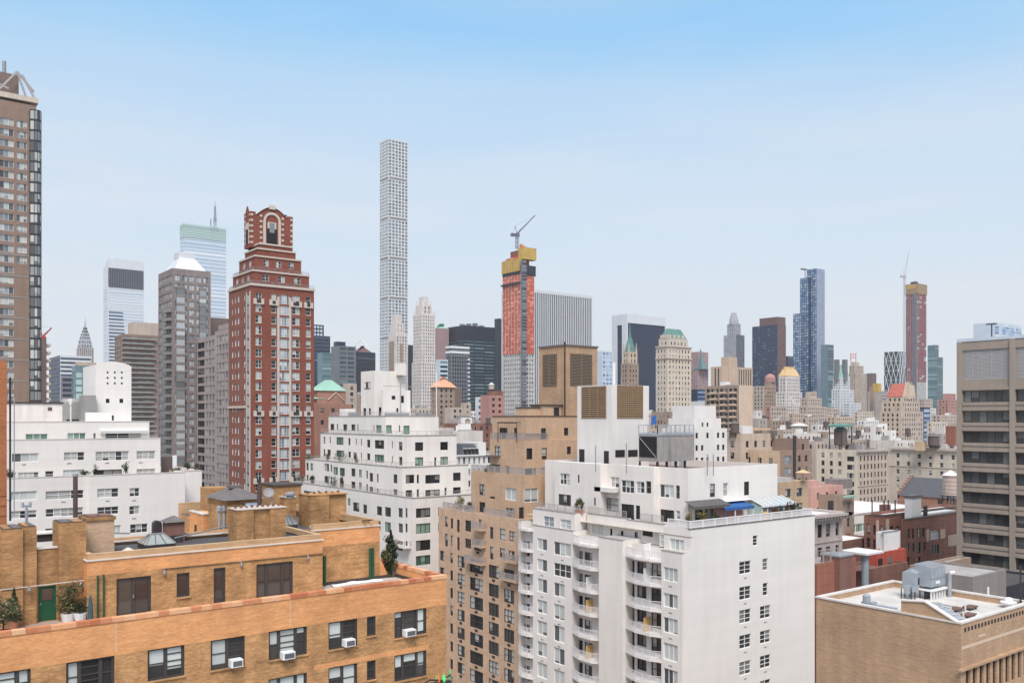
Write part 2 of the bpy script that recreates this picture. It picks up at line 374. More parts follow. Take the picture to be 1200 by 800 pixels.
def P3(face, plane, a, z, off=0):                        # off > 0 goes into the wall
    return (a, plane+off, z) if face=='F' else (plane+off, a, z)
def facade(mb, face, plane, a0, a1, z0, z1, rects, mat, depth=.22, rev=None, bands=None):
    rev=rev or mat
    rects=[r for r in rects if r[1]>a0+.02 and r[0]<a1-.02 and r[3]>z0+.02 and r[2]<z1-.02]
    rects=[(max(r[0],a0+.01),min(r[1],a1-.01),max(r[2],z0+.01),min(r[3],z1-.01)) for r in rects]
    zs=sorted({z0,z1,*[round(r[2],4) for r in rects],*[round(r[3],4) for r in rects],*[b[0] for b in (bands or []) if z0<b[0]<z1]})
    def q(p,r,zb,zt,m):
        if r-p<.001 or zt-zb<.001: return
        pts=[P3(face,plane,p,zb),P3(face,plane,r,zb),P3(face,plane,r,zt),P3(face,plane,p,zt)]
        if face=='L': pts=[pts[1],pts[0],pts[3],pts[2]]
        mb.quad(pts,m)
    for zb,zt in zip(zs,zs[1:]):
        zm=(zb+zt)/2; m=mat
        for bz,bm in (bands or []):
            if zm>bz: m=bm
        iv=sorted((r[0],r[1]) for r in rects if r[2]<zm<r[3]); p=a0
        for l,r in iv:
            if l>p: q(p,l,zb,zt,m)
            p=max(p,r)
        q(p,a1,zb,zt,m)
    for l,r,zb,zt in rects:
        A=[P3(face,plane,l,zb),P3(face,plane,r,zb),P3(face,plane,r,zt),P3(face,plane,l,zt)]
        B_=[P3(face,plane,l,zb,depth),P3(face,plane,r,zb,depth),P3(face,plane,r,zt,depth),P3(face,plane,l,zt,depth)]
        for i in range(4):
            j=(i+1)%4; mb.quad([A[i],A[j],B_[j],B_[i]], rev)

# ------------------------------------------------------------------ windows: style = (frame, glass, upright sashes, rails as fractions, frame width)
STY={
 'white2':('frame_white','glass_mix',2,(.5,),.07), 'white1':('frame_white','glass_mix',1,(.5,),.07), 'white3':('frame_white','glass_mix',3,(.5,),.07),
 'bright3':('frame_white','glass_blinds',3,(),.07), 'bright2':('frame_white','glass_blinds',2,(),.07), 'bright4':('frame_white','glass_blinds',4,(.45,),.08),'bright5':('frame_white','glass_mix',5,(.45,),.08),
 'multi':('frame_white','glass_dark',2,(.33,.66),.07), 'multi1':('frame_white','glass_dark',1,(.33,.66),.06),
 'dark1':('frame_black','glass_dark',1,(.5,),.05), 'dark2':('frame_black','glass_dark',2,(),.06), 'dark3':('frame_black','glass_dark',3,(),.06),
 'green2':('frame_black','glass_green',2,(),.07), 'green3':('frame_black','glass_green',3,(),.07), 'green1':('frame_black','glass_green',1,(),.05),
 'greenw3':('frame_white','glass_green',3,(),.08),
 'mixd2':('frame_dark','glass_mix',2,(.5,),.08), 'mixd3':('frame_dark','glass_mix',3,(.5,),.08), 'mixd1':('frame_dark','glass_mix',1,(.5,),.07),
 'grey1':('frame_grey','glass_dark',1,(.5,),.07), 'grey2':('frame_grey','glass_mix',2,(),.06), 'grey3':('frame_grey','glass_grey',3,(),.08),
 'brown1':('frame_brown','glass_dark',1,(.5,),.07), 'brown2':('frame_brown','glass_mix',2,(.5,),.07),
 'office5':('frame_dark','glass_office',5,(),.06), 'office6':('frame_dark','glass_office',6,(),.06),
 'pale1':('frame_white','glass_pale',1,(.5,),.06),'pale2':('frame_white','glass_pale',2,(.5,),.06),'pale3':('frame_white','glass_pale',3,(.4,),.08),
 'bay3':('frame_black','glass_grey',3,(.35,),.08), 'bay4':('frame_white','glass_tower',4,(.3,),.07), 'tower3':('frame_white','glass_bay',3,(),.07), 'slab1':('frame_grey','glass_bay',2,(),.07), 'tower2':('frame_grey','glass_tower',2,(),.08),
}
def win_geo(mb, w, h, sty, ox=0, oz=0, fmap=None, what='both'):
    fr,gl,n,rails,fw=STY[sty]
    f=fmap or (lambda x,y,z:(x,y,z))
    def bx(xa,xb,za,zb,t):
        if what=='pane': return
        c=[f(xa,-t,za),f(xb,-t,za),f(xb,-t,zb),f(xa,-t,zb)]; d=[f(xa,0,za),f(xb,0,za),f(xb,0,zb),f(xa,0,zb)]
        mb.quad(c,fr)
        for i in range(4): j=(i+1)%4; mb.quad([d[i],d[j],c[j],c[i]],fr)
    x0,x1=ox-w/2,ox+w/2
    bx(x0,x1,oz,oz+fw,.09); bx(x0,x1,oz+h-fw,oz+h,.09); bx(x0,x0+fw,oz+fw,oz+h-fw,.085); bx(x1-fw,x1,oz+fw,oz+h-fw,.085)
    iw=(w-2*fw)/n
    for i in range(n):
        a=x0+fw+iw*i; b=a+iw
        if i: bx(a-fw*.5,a+fw*.5,oz+fw,oz+h-fw,.075)
        for r in rails: bx(a+(fw*.5 if i else 0),b-(fw*.5 if i<n-1 else 0),oz+h*r-fw*.4,oz+h*r+fw*.4,.06)
        if what!='frame': mb.quad([f(a,0,oz+fw),f(b,0,oz+fw),f(b,0,oz+h-fw),f(a,0,oz+h-fw)],gl,[(0,0),(1,0),(1,1),(0,1)])
WCACHE={}
def win_mesh(w,h,sty,what='both'):
    k=(round(w,2),round(h,2),sty,what)
    if k not in WCACHE:
        mb=MB(); win_geo(mb,k[0],k[1],sty,what=what); o=mb.build('window'); WCACHE[k]=o.data; bpy.data.objects.remove(o)
    return WCACHE[k]
PX=FPX*.853
class Bld:
    def __init__(s, name, label, cat='building', group=None):
        s.name,s.label,s.cat,s.group=name,label,cat,group; s.parts={}; s.wins=[]; s.loc=None; s.under={}; s.last=None
    def mb(s, part='wall'): return s.parts.setdefault(part, MB())
    def tier(s, xl, xc, xr, yt, D, mat, gL=None, gF=None, zb=0, roof='roof_grey', par=.9, pt=.35, w=None, d=None, wl=None, wf=None, matF=None, depth=.22, z1=None, coping=None, inset=0, bandsF=None, bandsL=None):
        if D>=380 and d is not None and xl<xc:          # far block measured only by its outline: a roughly square plan decides the corner
            th=math.atan((xl+xr-2*CX)/2/FPX); l_,f_=math.sin(rad(YAW)+th)*.75,math.cos(rad(YAW)+th); xc=xl+(xr-xl)*l_/(l_+f_); d=None
        x0,y0=P(xc,D); x0+=inset; y0+=inset
        x1=aF(xr,y0) if w is None else x0+w
        y1=aL(xl,x0) if d is None else y0+d
        if z1 is None: z1=ZD(yt,D)
        t=dict(x0=x0,y0=y0,x1=x1,y1=y1,z1=z1,zb=zb,D=D)
        s.solid(t, mat, gL, gF, roof, par, pt, wl, wf, matF, depth, coping, bandsF, bandsL)
        return t
    def solid(s, t, mat, gL=None, gF=None, roof='roof_grey', par=.9, pt=.35, wl=None, wf=None, matF=None, depth=.22, coping=None, bandsF=None, bandsL=None):
        x0,y0,x1,y1,z1,zb=t['x0'],t['y0'],t['x1'],t['y1'],t['z1'],t['zb']
        if s.loc is None: s.loc=(x0,y0,0)
        mb=s.mb()
        wins=[]
        for face,g,lst in (('L',gL,wl),('F',gF,wf)):
            plane=x0 if face=='L' else y0; a0,a1=(y0,y1) if face=='L' else (x0,x1); W_=[]
            for gg in (g if isinstance(g,list) else [g] if g else []): W_+=s.grid(gg,a0,a1,zb,z1)
            for q in lst or []:                            # windows measured in photo pixels: left, right, head, sill, style
                pm=(q[0]+q[1])/2
                if face=='F': al,ar=aF(q[0],y0),aF(q[1],y0); zt,zs=zF(pm,q[2],y0),zF(pm,q[3],y0)
                else: ar,al=aL(q[0],x0),aL(q[1],x0); zt,zs=zL(pm,q[2],x0),zL(pm,q[3],x0)
                W_.append((al,ar,zs,zt,q[4] if len(q)>4 else 'white2',True))
            m=matF if (face=='F' and matF) else mat
            facade(mb,face,plane,a0,a1,zb,z1,[r[:4] for r in W_],m,depth,bands=bandsF if face=='F' else bandsL)
            for r in W_: s.addwin(face,plane,r,depth)
        mb.quad([(x1,y0,zb),(x1,y1,zb),(x1,y1,z1),(x1,y0,z1)],mat); mb.quad([(x1,y1,zb),(x0,y1,zb),(x0,y1,z1),(x1,y1,z1)],mat)
        if par>0:
            c=coping or mat; zr=z1-par
            for a in ((x0,y0,x1,y0+pt),(x0,y1-pt,x1,y1),(x0,y0+pt,x0+pt,y1-pt),(x1-pt,y0+pt,x1,y1-pt)):
                mb.quad([(a[0],a[1],z1),(a[2],a[1],z1),(a[2],a[3],z1),(a[0],a[3],z1)],c)
            i=[(x0+pt,y0+pt),(x1-pt,y0+pt),(x1-pt,y1-pt),(x0+pt,y1-pt)]
            for k in range(4):
                p,q=i[k],i[(k+1)%4]; mb.quad([(q[0],q[1],zr),(p[0],p[1],zr),(p[0],p[1],z1),(q[0],q[1],z1)],mat)
            s.mb('roof').quad([(p[0],p[1],zr) for p in i],roof)
        else: s.mb('roof').quad([(x0,y0,z1),(x1,y0,z1),(x1,y1,z1),(x0,y1,z1)],roof)
    def grid(s, g, a0, a1, zb, z1):
        """g: fl floor height, bay, ww, wh, top margin, marg side margin, st style, or tiny glass material; strip / vstrip"""
        out=[]; fl=g.get('fl',3.0); m=g.get('marg',1.0); L=a1-a0-2*m; top=g.get('top',1.6); zmin=max(zb,g.get('zmin',0))
        lo,hi=g.get('a',(0,1)); s0=a0+m+L*lo; L=L*(hi-lo)
        if L<=.5: return out
        st=g.get('st'); wh=g.get('wh',fl*.55); bay=g.get('bay',3.2); n=max(1,int(round(L/bay))); b=L/n; ww=g.get('ww',.5)*b
        if g.get('vstrip'):
            for i in range(n):
                c=s0+b*(i+.5); out.append((c-ww/2,c+ww/2,zmin+.5,z1-top,st or g.get('glass','glass_dark'),bool(st)))
            return out
        z=z1-top-wh
        while z>zmin+.3:
            if g.get('strip'): out.append((s0,s0+L,z,z+wh,st or g['glass'],bool(st)))
            else:
                for i in range(n):
                    if g.get('skip') and R.random()<g['skip']: continue
                    c=s0+b*(i+.5); out.append((c-ww/2,c+ww/2,z,z+wh,st or g['glass'],bool(st)))
            z-=fl
        return out
    def addwin(s, face, plane, r, depth):
        al,ar,zs,zt,st,framed=r
        if framed: s.wins.append((face,plane+depth,(al+ar)/2,zs,ar-al,zt-zs,st))
        else:
            pts=[P3(face,plane,al,zs,depth),P3(face,plane,ar,zs,depth),P3(face,plane,ar,zt,depth),P3(face,plane,al,zt,depth)]
            if face=='L': pts=[pts[1],pts[0],pts[3],pts[2]]
            s.mb().quad(pts,st,[(0,0),(1,0),(1,1),(0,1)])
    def done(s, sub=False):
        root=thing(s.name,s.label,s.cat,s.loc,s.group); s.root=root; X,Y,_=s.loc
        made={}
        for k,mb in s.parts.items():
            if mb.f: made[k]=mb.build(k.split('#')[0],root,org=s.loc)
        for k,u in s.under.items():
            if k in made and u in made: made[k].parent=made[u]
        def dist(w):
            x,y,z=P3(w[0],w[1],w[2],w[3]); return math.hypot(x,y)
        def vis(w):
            x,y,z=P3(w[0],w[1],w[2],w[3]+w[5]/2); D=x*FX+y*FY
            if D<1: return False
            px=CX+FPX*(x*RX+y*RY)/D; py=HY-FPX*(z-CAMH)/D
            return -20<px<1220 and -20<py<815
        ws=sorted(s.wins,key=lambda w:(not vis(w),dist(w)))
        nv=sum(1 for w in ws if vis(w))
        k=0; rest=MB()
        for w in ws:
            face,pl,a,z,ww,hh,st=w
            if k<100 and k<nv and ww*hh*(PX/dist(w))**2>7:
                me=win_mesh(ww,hh,st,'frame' if sub else 'both'); o=bpy.data.objects.new('window',me); C.objects.link(o); o.parent=root
                x,y,zz=P3(face,pl,a,z); o.location=(x-X,y-Y,z); k+=1
                if face=='L': o.rotation_euler=(0,0,-math.pi/2)
                if sub: q=bpy.data.objects.new('pane',win_mesh(ww,hh,st,'pane')); C.objects.link(q); q.parent=o
            else:
                if face=='F': fm=lambda x,y,zz:(a+x,pl+y,z+zz)
                else: fm=lambda x,y,zz:(pl+y,a-x,z+zz)
                win_geo(rest,ww,hh,st,fmap=fm)
        if rest.f:
            o=rest.build('window',root,org=s.loc); o['kind']='stuff'
        return root
    # small extras, each its own part mesh
    def part(s, name, under=None):
        s.last=name+'#'+str(len(s.parts))
        if under: s.under[s.last]=under
        return s.mb(s.last)
def railing(mb, path, z, h=1.0, mat='rail_white', step=.14, t=.025, post=1.6):
    for sg,((xa,ya),(xb,yb)) in enumerate(zip(path,path[1:])):
        L=math.hypot(xb-xa,yb-ya)
        if L<.05: continue
        mb.bar((xa,ya,z+h),(xb,yb,z+h),t*1.6,mat); mb.bar((xa,ya,z+.1),(xb,yb,z+.1),t*1.2,mat)
        n=max(1,int(L/step))
        for i in range(1,n):
            f=i/n; x,y=xa+(xb-xa)*f,ya+(yb-ya)*f
            mb.box(x-t*.6,y-t*.6,z+.1,x+t*.6,y+t*.6,z+h,mat,skip='TD')
        k=max(1,int(round(L/post)))
        for i in range(1 if sg else 0,k+1):
            f=i/k; x,y=xa+(xb-xa)*f,ya+(yb-ya)*f
            mb.box(x-t*1.4,y-t*1.4,z,x+t*1.4,y+t*1.4,z+h+.03,mat)
def foliage(mb, c, rx, rz, n, size, mat, shape='ball', rng=None):
    r=rng or R
    lobes=[(r.uniform(-.5,.5),r.uniform(-.5,.5),r.uniform(-.6,.6),r.uniform(.35,.6)) for _ in range(9)]
    for _ in range(n):
        if shape=='cone':
            h=r.random()**1.3; rr=rx*(1.02-h)*math.sqrt(r.random())*r.uniform(.75,1.12); a=r.uniform(0,6.283)
            x,y,z=c[0]+rr*math.cos(a),c[1]+rr*math.sin(a),c[2]+h*rz
        else:
            lb=r.choice(lobes); v=Vector((r.gauss(0,1),r.gauss(0,1),r.gauss(0,1))).normalized()*(lb[3]*r.random()**.4)
            x,y,z=c[0]+rx*(lb[0]+v.x),c[1]+rx*(lb[1]+v.y),c[2]+rz*(lb[2]+v.z)
        d=Vector((r.gauss(0,1),r.gauss(0,1),r.gauss(0,1)+.5)).normalized(); u=d.orthogonal().normalized(); w=d.cross(u); sz=size*r.uniform(.6,1.3)
        p=Vector((x,y,z)); mb.quad([tuple(p-u*sz),tuple(p+w*sz*.5),tuple(p+u*sz),tuple(p-w*sz*.5)],mat)
def shrub(name, label, x, y, z, rx, h, mat='leaf_dark', shape='ball', pot=.35, n=500, size=.1, group=None, potmat='terracotta', ph=.5, cat='plant', rng=None):
    t=thing(name,label,cat,(x,y,z),group)
    if pot:
        m=MB(); m.lathe(0,0,[(0.01,0),(pot*.75,0),(pot,ph),(pot*.85,ph),(pot*.8,ph-.06),(0.01,ph-.06)],potmat,10); m.build('pot',t)
    m=MB()
    m.tube((0,0,ph*.8 if pot else 0),(0,0,h*.7),.05,'bark',6,.02)
    for k in range(5):
        a=k*1.3; m.tube((0,0,h*.3+.07*k),(math.cos(a)*rx*.6,math.sin(a)*rx*.6,h*.5+.08*h*k/2),.025,'bark',5,.01)
    m.build('stem',t)
    m=MB()
    if shape=='cone': foliage(m,(0,0,ph*.9 if pot else .1),rx,h-(ph*.9 if pot else .1),n,size,mat,'cone',rng)
    else: foliage(m,(0,0,(h+ph)/2 if pot else h*.6),rx,(h-ph)/2*1.1 if pot else h*.45,n,size,mat,'ball',rng)
    m.build('foliage',t)
    return t
def water_tank(label, x, y, z, r, h, leg, mat='wood_tank', roofmat='tank_roof', group=None):
    t=thing('water_tank',label,'water tank',(x,y,z),group)
    m=MB(); m.lathe(0,0,[(.01,leg),(r,leg),(r*1.0,leg+h),(.01,leg+h)],mat,20)
    for k in range(5): m.lathe(0,0,[(r*1.012,leg+h*(k+.5)/5),(r*1.012,leg+h*(k+.5)/5+.06)],'metal_dark',20)
    m.build('tank',t)
    m=MB(); m.lathe(0,0,[(r*1.1,leg+h),(r*1.1,leg+h+.08),(.05,leg+h+r*.75)],roofmat,20); m.build('tank_roof',t)
    m=MB(); q=r*.75; m.box(-r*.95,-r*.95,leg-.2,r*.95,r*.95,leg-.02,'metal_dark')
    for sx in (-1,1):
        for sy in (-1,1): m.bar((sx*q,sy*q,0),(sx*q,sy*q,leg-.2),.12,'metal_dark')
    for a,b in (((-q,-q),(q,-q)),((q,-q),(q,q)),((q,q),(-q,q)),((-q,q),(-q,-q))):
        m.bar((*a,0.2),(*b,leg-.3),.05,'metal_dark'); m.bar((*b,0.2),(*a,leg-.3),.05,'metal_dark')
    m.tube((0,0,0),(0,0,leg),.2,'galvanised',8)
    m.build('stand',t)
    return t
def rect_px(b, xl,xc,xr,yt,yb,D, mat, part='wall', top=None):   # a plain block on a roof, in photo pixels
    x0,y0=P(xc,D); x1=aF(xr,y0); y1=aL(xl,x0); b.mb(part).box(x0,y0,ZD(yb,D),x1,y1,ZD(yt,D),mat,top)
    return x0,y0,x1,y1,ZD(yb,D),ZD(yt,D)
# ================================================================== the ground
m=MB(); m.quad([(-6000,-6000,0),(9000,-6000,0),(9000,9000,0),(-6000,9000,0)],'pavement_grey'); g=m.build('ground'); g['kind']='structure'
def road(x0,y0,x1,y1):
    m=MB(); m.quad([(x0,y0,.004),(x1,y0,.004),(x1,y1,.004),(x0,y1,.004)],'asphalt'); o=m.build('road'); o['kind']='structure'
    m=MB()
    if x1-x0<y1-y0:
        m.box(x0-.3,y0,0,x0,y1,.14,'concrete'); m.box(x1,y0,0,x1+.3,y1,.14,'concrete')
        for k in range(int((y1-y0)/12)): m.box((x0+x1)/2-.08,y0+12*k,.005,(x0+x1)/2+.08,y0+12*k+4,.010,'frame_white')
    o=m.build('kerb'); o['kind']='structure'
road(38,-200,70,3000)

# ================================================================== near orange brick building
XR,Y0=P(523,61.0); XL=-8.0; YB=86.0; ZT=59.15; ZFl=58.15
A=Bld('apartment_building','orange brick apartment building in the near left foreground with a tiled parapet and roof terrace')
A.loc=(XL,Y0,0)
def rectF(y0,q): pm=(q[0]+q[1])/2; return (aF(q[0],y0),aF(q[1],y0),zF(pm,q[3],y0),zF(pm,q[2],y0))
HEAD,SILL,FLH=57.08,55.36,2.88
cols=[(-22,36,3),(77.5,134,3),(173,216,2),(247,286.7,2),(315,359.5,3),(385,418.5,2),(430,440,1),(462.3,499.5,3)]
rects=[]; wins=[]
for r in range(5):
    for a,b,n in cols:
        hd=HEAD-FLH*r; sl=SILL-FLH*r
        if n==1: hd-=.02; sl+=.46
        q=(aF(a,Y0),aF(b,Y0),sl,hd); rects.append(q); wins.append((q,n,r))
facade(A.mb(),'F',Y0,XL,XR,0,ZT-.24,rects,'old_orange_brick',.20,rev='frame_dark',bands=[(HEAD+.02,'orange_brick')])
wm=A.mb()
for a,b,c,d in ((aF(365,Y0),aF(505,Y0),HEAD-FLH+.03,HEAD-FLH+.34),(aF(432,Y0),aF(510,Y0),HEAD-.55,HEAD+.02)): pass
wm.box(aF(368,Y0),Y0-.004,HEAD-FLH+.03,aF(503,Y0),Y0+.05,HEAD-FLH+.36,'orange_brick',skip='B')
wm.quad([(XR,Y0,0),(XR,YB,0),(XR,YB,ZT-.24),(XR,Y0,ZT-.24)],'orange_brick'); wm.quad([(XR,YB,0),(XL,YB,0),(XL,YB,ZFl),(XR,YB,ZFl)],'old_orange_brick'); wm.quad([(XL,YB,0),(XL,Y0,0),(XL,Y0,ZFl),(XL,YB,ZFl)],'old_orange_brick')
wm.quad([(XL,Y0+.36,ZFl),(XL,Y0+.36,ZT-.24),(XR-.36,Y0+.36,ZT-.24),(XR-.36,Y0+.36,ZFl)],'orange_brick'); wm.quad([(XR-.36,Y0+.36,ZFl),(XR-.36,Y0+.36,ZT-.24),(XR-.36,YB,ZT-.24),(XR-.36,YB,ZFl)],'orange_brick')
for px in (136,340): # control joints
    x=aF(px,Y0); wm.box(x-.012,Y0-.006,HEAD+.2,x+.012,Y0+.01,ZT-.24,'flashing',skip='B')
cp=A.mb('coping'); x=XL
while x<XR+.05:
    x2=min(x+.60,XR+.06); cp.box(x,Y0-.05,ZT-.24,x2-.022,Y0+.42,ZT+R.uniform(-.008,.008),'coping_tile'); cp.box(x2-.022,Y0-.03,ZT-.24,x2,Y0+.40,ZT-.02,'flashing'); x=x2
    if x2>=XR+.06: break
y=Y0+.43
while y<YB-9:
    cp.box(XR-.40,y,ZT-.24,XR+.05,y+.578,ZT+R.uniform(-.008,.008),'coping_tile'); cp.box(XR-.38,y+.578,ZT-.24,XR+.03,y+.60,ZT-.02,'flashing'); y+=.6
tm=A.mb('terrace_floor'); tm.quad([(XL,Y0+.36,ZFl),(XR-.36,Y0+.36,ZFl),(XR-.36,YB,ZFl),(XL,YB,ZFl)],'terrace_paving')
xa=aF(100,57); tm.quad([(XL,Y0+.37,ZFl+.006),(xa,Y0+.37,ZFl+.006),(xa,57.3,ZFl+.006),(XL,57.3,ZFl+.006)],'tile_paving')
YP=56.1; XP0=11.5; XP1=aF(378,YP); YD=57.3; YS=57.7; XS1=aF(445,YS); ZC=61.6
pw=A.mb('penthouse_wall')
pr=[rectF(YP,q) for q in ((136.5,177,676,720),(207,222,671,698.5),(250.5,264,665,706.5),(300.5,343,659,699))]
facade(pw,'F',YP,XP0,XP1,ZFl,ZC,pr,'orange_brick',.18,rev='frame_dark',bands=[(ZFl,'old_orange_brick'),(60.75,'orange_brick')])
pw.quad([(XP0,63,ZFl),(XP0,YP,ZFl),(XP0,YP,ZC),(XP0,63,ZC)],'orange_brick'); pw.quad([(XP1,YP,ZFl),(XP1,YS,ZFl),(XP1,YS,ZC),(XP1,YP,ZC)],'orange_brick')
facade(pw,'F',YS,XP1,XS1,ZFl,62.05,[],'old_orange_brick',bands=[(60.9,'orange_brick')])
pw.quad([(XS1,YS,ZFl),(XS1,80,ZFl),(XS1,80,62.05),(XS1,YS,62.05)],'orange_brick'); pw.prism([(XS1,YS,),(XS1+.75,YS),(XS1+.75,YS+.5),(XS1,YS+.5)][:4],ZFl,ZFl+.05,'orange_brick')
pw.quad([(XS1,YS-.004,ZFl+.05),(XS1+.75,YS-.004,ZFl+.05),(XS1,YS-.004,ZFl+1.6)],'orange_brick',[(0,0),(1,0),(1,1)])
pw.quad([(XS1+.75,YS,ZFl+.05),(XS1+.75,YS+.6,ZFl+.05),(XS1,YS+.6,ZFl+1.6),(XS1,YS,ZFl+1.6)],'orange_brick')
# penthouse parapets above the pale ledge
par=A.mb('roof_parapet'); led=A.mb('ledge')
def parap(x0,y0,x1,y1,z0,z1,t=.3): par.box(x0,y0,z0,x1,y1,z1,'parapet_brick')
led.box(XP0-.06,YP-.07,ZC,XP1+.06,YP+.3,ZC+.07,'flashing'); parap(XP0+.05,YP+.06,XP1-.05,YP+.36,ZC+.07,62.02)
led.box(XP0-.06,YP+.3,ZC,XP0+.3,63,ZC+.07,'flashing'); parap(XP0+.05,YP+.36,XP0+.35,62.7,ZC+.07,62.02)
parap(XP1-.35,YP+.36,XP1-.05,63.5,ZC+.07,62.02); led.box(XP1-.3,YP+.3,ZC,XP1+.06,YS,ZC+.07,'flashing')
led.box(XP1-.02,YS-.07,62.05,XS1+.06,YS+.3,62.12,'flashing'); parap(XP1+.05,YS+.06,XS1-.05,YS+.36,62.12,62.5); parap(XS1-.35,YS+.36,XS1-.05,80,62.0,62.5)
parap(XP0,62.7,aF(268,62.7),63.0,ZFl,62.0); led.box(XP0+.4,62.45,61.75,aF(268,62.7),62.68,61.84,'flashing')
rf=A.mb('roof'); ZR=61.55
rf.quad([(XP0+.35,YP+.36,ZR),(XP1-.35,YP+.36,ZR),(XP1-.35,62.7,ZR),(XP0+.35,62.7,ZR)],'roof_dark')
XB0=aF(275,66); rf.quad([(XB0,62.7,ZR),(XS1-.35,62.7,ZR),(XS1-.35,80,ZR),(XB0,80,ZR)],'slate'); rf.quad([(XP1-.35,YS+.36,ZR),(XS1-.35,YS+.36,ZR),(XS1-.35,62.7,ZR),(XP1-.35,62.7,ZR)],'slate')
pw.quad([(XB0,80,ZFl),(XB0,62.7,ZFl),(XB0,62.7,ZR),(XB0,80,ZR)],'old_orange_brick'); pw.quad([(XS1,80,ZFl),(XB0,80,ZFl),(XB0,80,62.5),(XS1,80,62.5)],'old_orange_brick')
parap(XB0,79.6,XS1-.4,79.95,ZR,62.5)
# the wall with the green door, its piers and the chimneys along it
dr=rectF(YD,(45,66,686,727)); dr=(dr[0],dr[1],ZFl+.02,dr[3])
facade(pw,'F',YD,XL,XP0,ZFl,62.4,[dr],'chimney_brick',.2)
for p0,p1,yy,zt,yb in ((-60,2,57.15,63.55,60),(2,27,56.85,63.7,59.2),(27,43,57.05,63.75,59.2),(69,101,56.95,63.85,58.9)):
    A.part('chimney').box(aF(p0,yy),yy,ZFl,aF(p1,yy),yb,zt,'chimney_brick')
ck=A.part('chimney'); ck.box(aF(101,58.2),58.2,61.5,aF(134,58.2),60.2,63.75,'tan_wall'); ck.box(aF(101,58.2)-.04,58.1,63.75,aF(134,58.2)+.08,60.3,63.95,'chimney_brick')
for p0,p1,yy,yb,z in ((2,27,56.85,59.2,63.7),(27,43,57.05,59.2,63.75),(69,101,56.95,58.9,63.85),(102,134,58.3,60.1,63.95)):
    ck=A.part('chimney_cap'); ck.box(aF(p0,yy)+.03,yy+.05,z,aF(p1,yy)-.03,yb-.05,z+.04,'flashing_dark'); xa,xb=aF(p0,yy)+.05,aF(p1,yy)-.05; n=max(2,int((xb-xa)/.5))
    for i in range(n): ck.box(xa+(xb-xa)*(i+.12)/n,yy+.1,z,xa+(xb-xa)*(i+.88)/n,yb-.1,z+R.uniform(.05,.09),R.choice(['dark_red_brick','roof_lead','chimney_brick']))
led.box(aF(43,YD),YD-.05,62.4,aF(69,YD),YD+.4,62.47,'flashing')
def chim(xl,xr,yt,yb,yy,deep,seg,mat='chimney_brick',cap='quoin_stone'):
    k=A.part('chimney'); w=(aF(xr,yy)-aF(xl,yy))/seg; x=aF(xl,yy); D=DFr(xl,yy); zb=min(ZR,ZD(yb,D)); zt=ZD(yt,D)
    for i in range(seg):
        o=(i%2)*.16; k.box(x+w*i,yy+o,zb,x+w*(i+1),yy+deep,zt,mat)
    k.box(x-.05,yy-.04,zt,x+w*seg+.05,yy+deep+.04,zt+.07,cap)
    for i in range(seg*3): k.tube((x+w*seg*(i+.5)/(seg*3),yy+deep*.5,zt+.07),(x+w*seg*(i+.5)/(seg*3),yy+deep*.5,zt+.16+.08*(i%2)),.11,'dark_red_brick',8)
    led.box(x-.1,yy-.12,ZR,x+w*seg+.1,yy-.02,ZR+.18,'flashing')
chim(278,335,598,632,58.2,1.7,3); chim(364,407,581,610,63.5,2.2,2,cap='chimney_brick'); chim(334,347,583,612,64.5,1.0,1)
# stair head with a hipped metal roof, and brick boxes behind
sx0,sy0=P(266,66); sx1=aF(307,sy0); k=A.part('stair_head'); zt=ZD(586,66)
k.box(sx0,sy0,ZFl,sx1,sy0+4.2,zt,'chimney_brick'); A.part('stair_head_roof').hip(sx0-.3,sy0-.3,sx1+.3,sy0+4.5,zt,1.5,1.7,zt+.75,'roof_lead')
k=A.mb('stair_head_roof#x')
k.box((sx0+sx1)/2-.5,sy0+1.7,zt+.75,(sx0+sx1)/2+.5,sy0+2.5,zt+.95,'roof_lead')
k=A.part('window'); k.box(aF(287.5,sy0),sy0-.06,zF(295,597,sy0),aF(303,sy0),sy0-.02,zF(295,588.5,sy0),'glass_sky')
bx,by=P(322,76); k=A.part('lift_house'); k.box(bx,by,ZR,aF(353,by),by+3.5,ZD(570,76),'chimney_brick'); k.box(bx-.1,by-.1,ZD(570,76),aF(353,by)+.1,by+3.6,ZD(570,76)+.15,'flashing_dark')
bx,by=P(238,70); k=A.part('rear_wing'); x1=aF(264,by); y1=aL(222,bx); zt=ZD(603,70); k.box(bx,by,ZFl,x1,y1,zt,'orange_brick')
k.box(bx-.06,by-.06,zt,x1+.06,by+.3,zt+.1,'flashing'); k.box(bx-.06,by+.3,zt,bx+.3,y1,zt+.1,'flashing'); k.box(aF(244,by+2.5),by+2.5,zt,aF(268,by+2.5),by+4.5,zt+1.9,'chimney_brick')
k.box(bx-.02,aL(228,bx),ZFl+1.4,bx+.1,aL(230.5,bx),ZFl+3.2,'frame_black'); k.box(bx-.02,aL(224.6,bx),ZFl+1.4,bx+.1,aL(227,bx),ZFl+2.4,'frame_black')
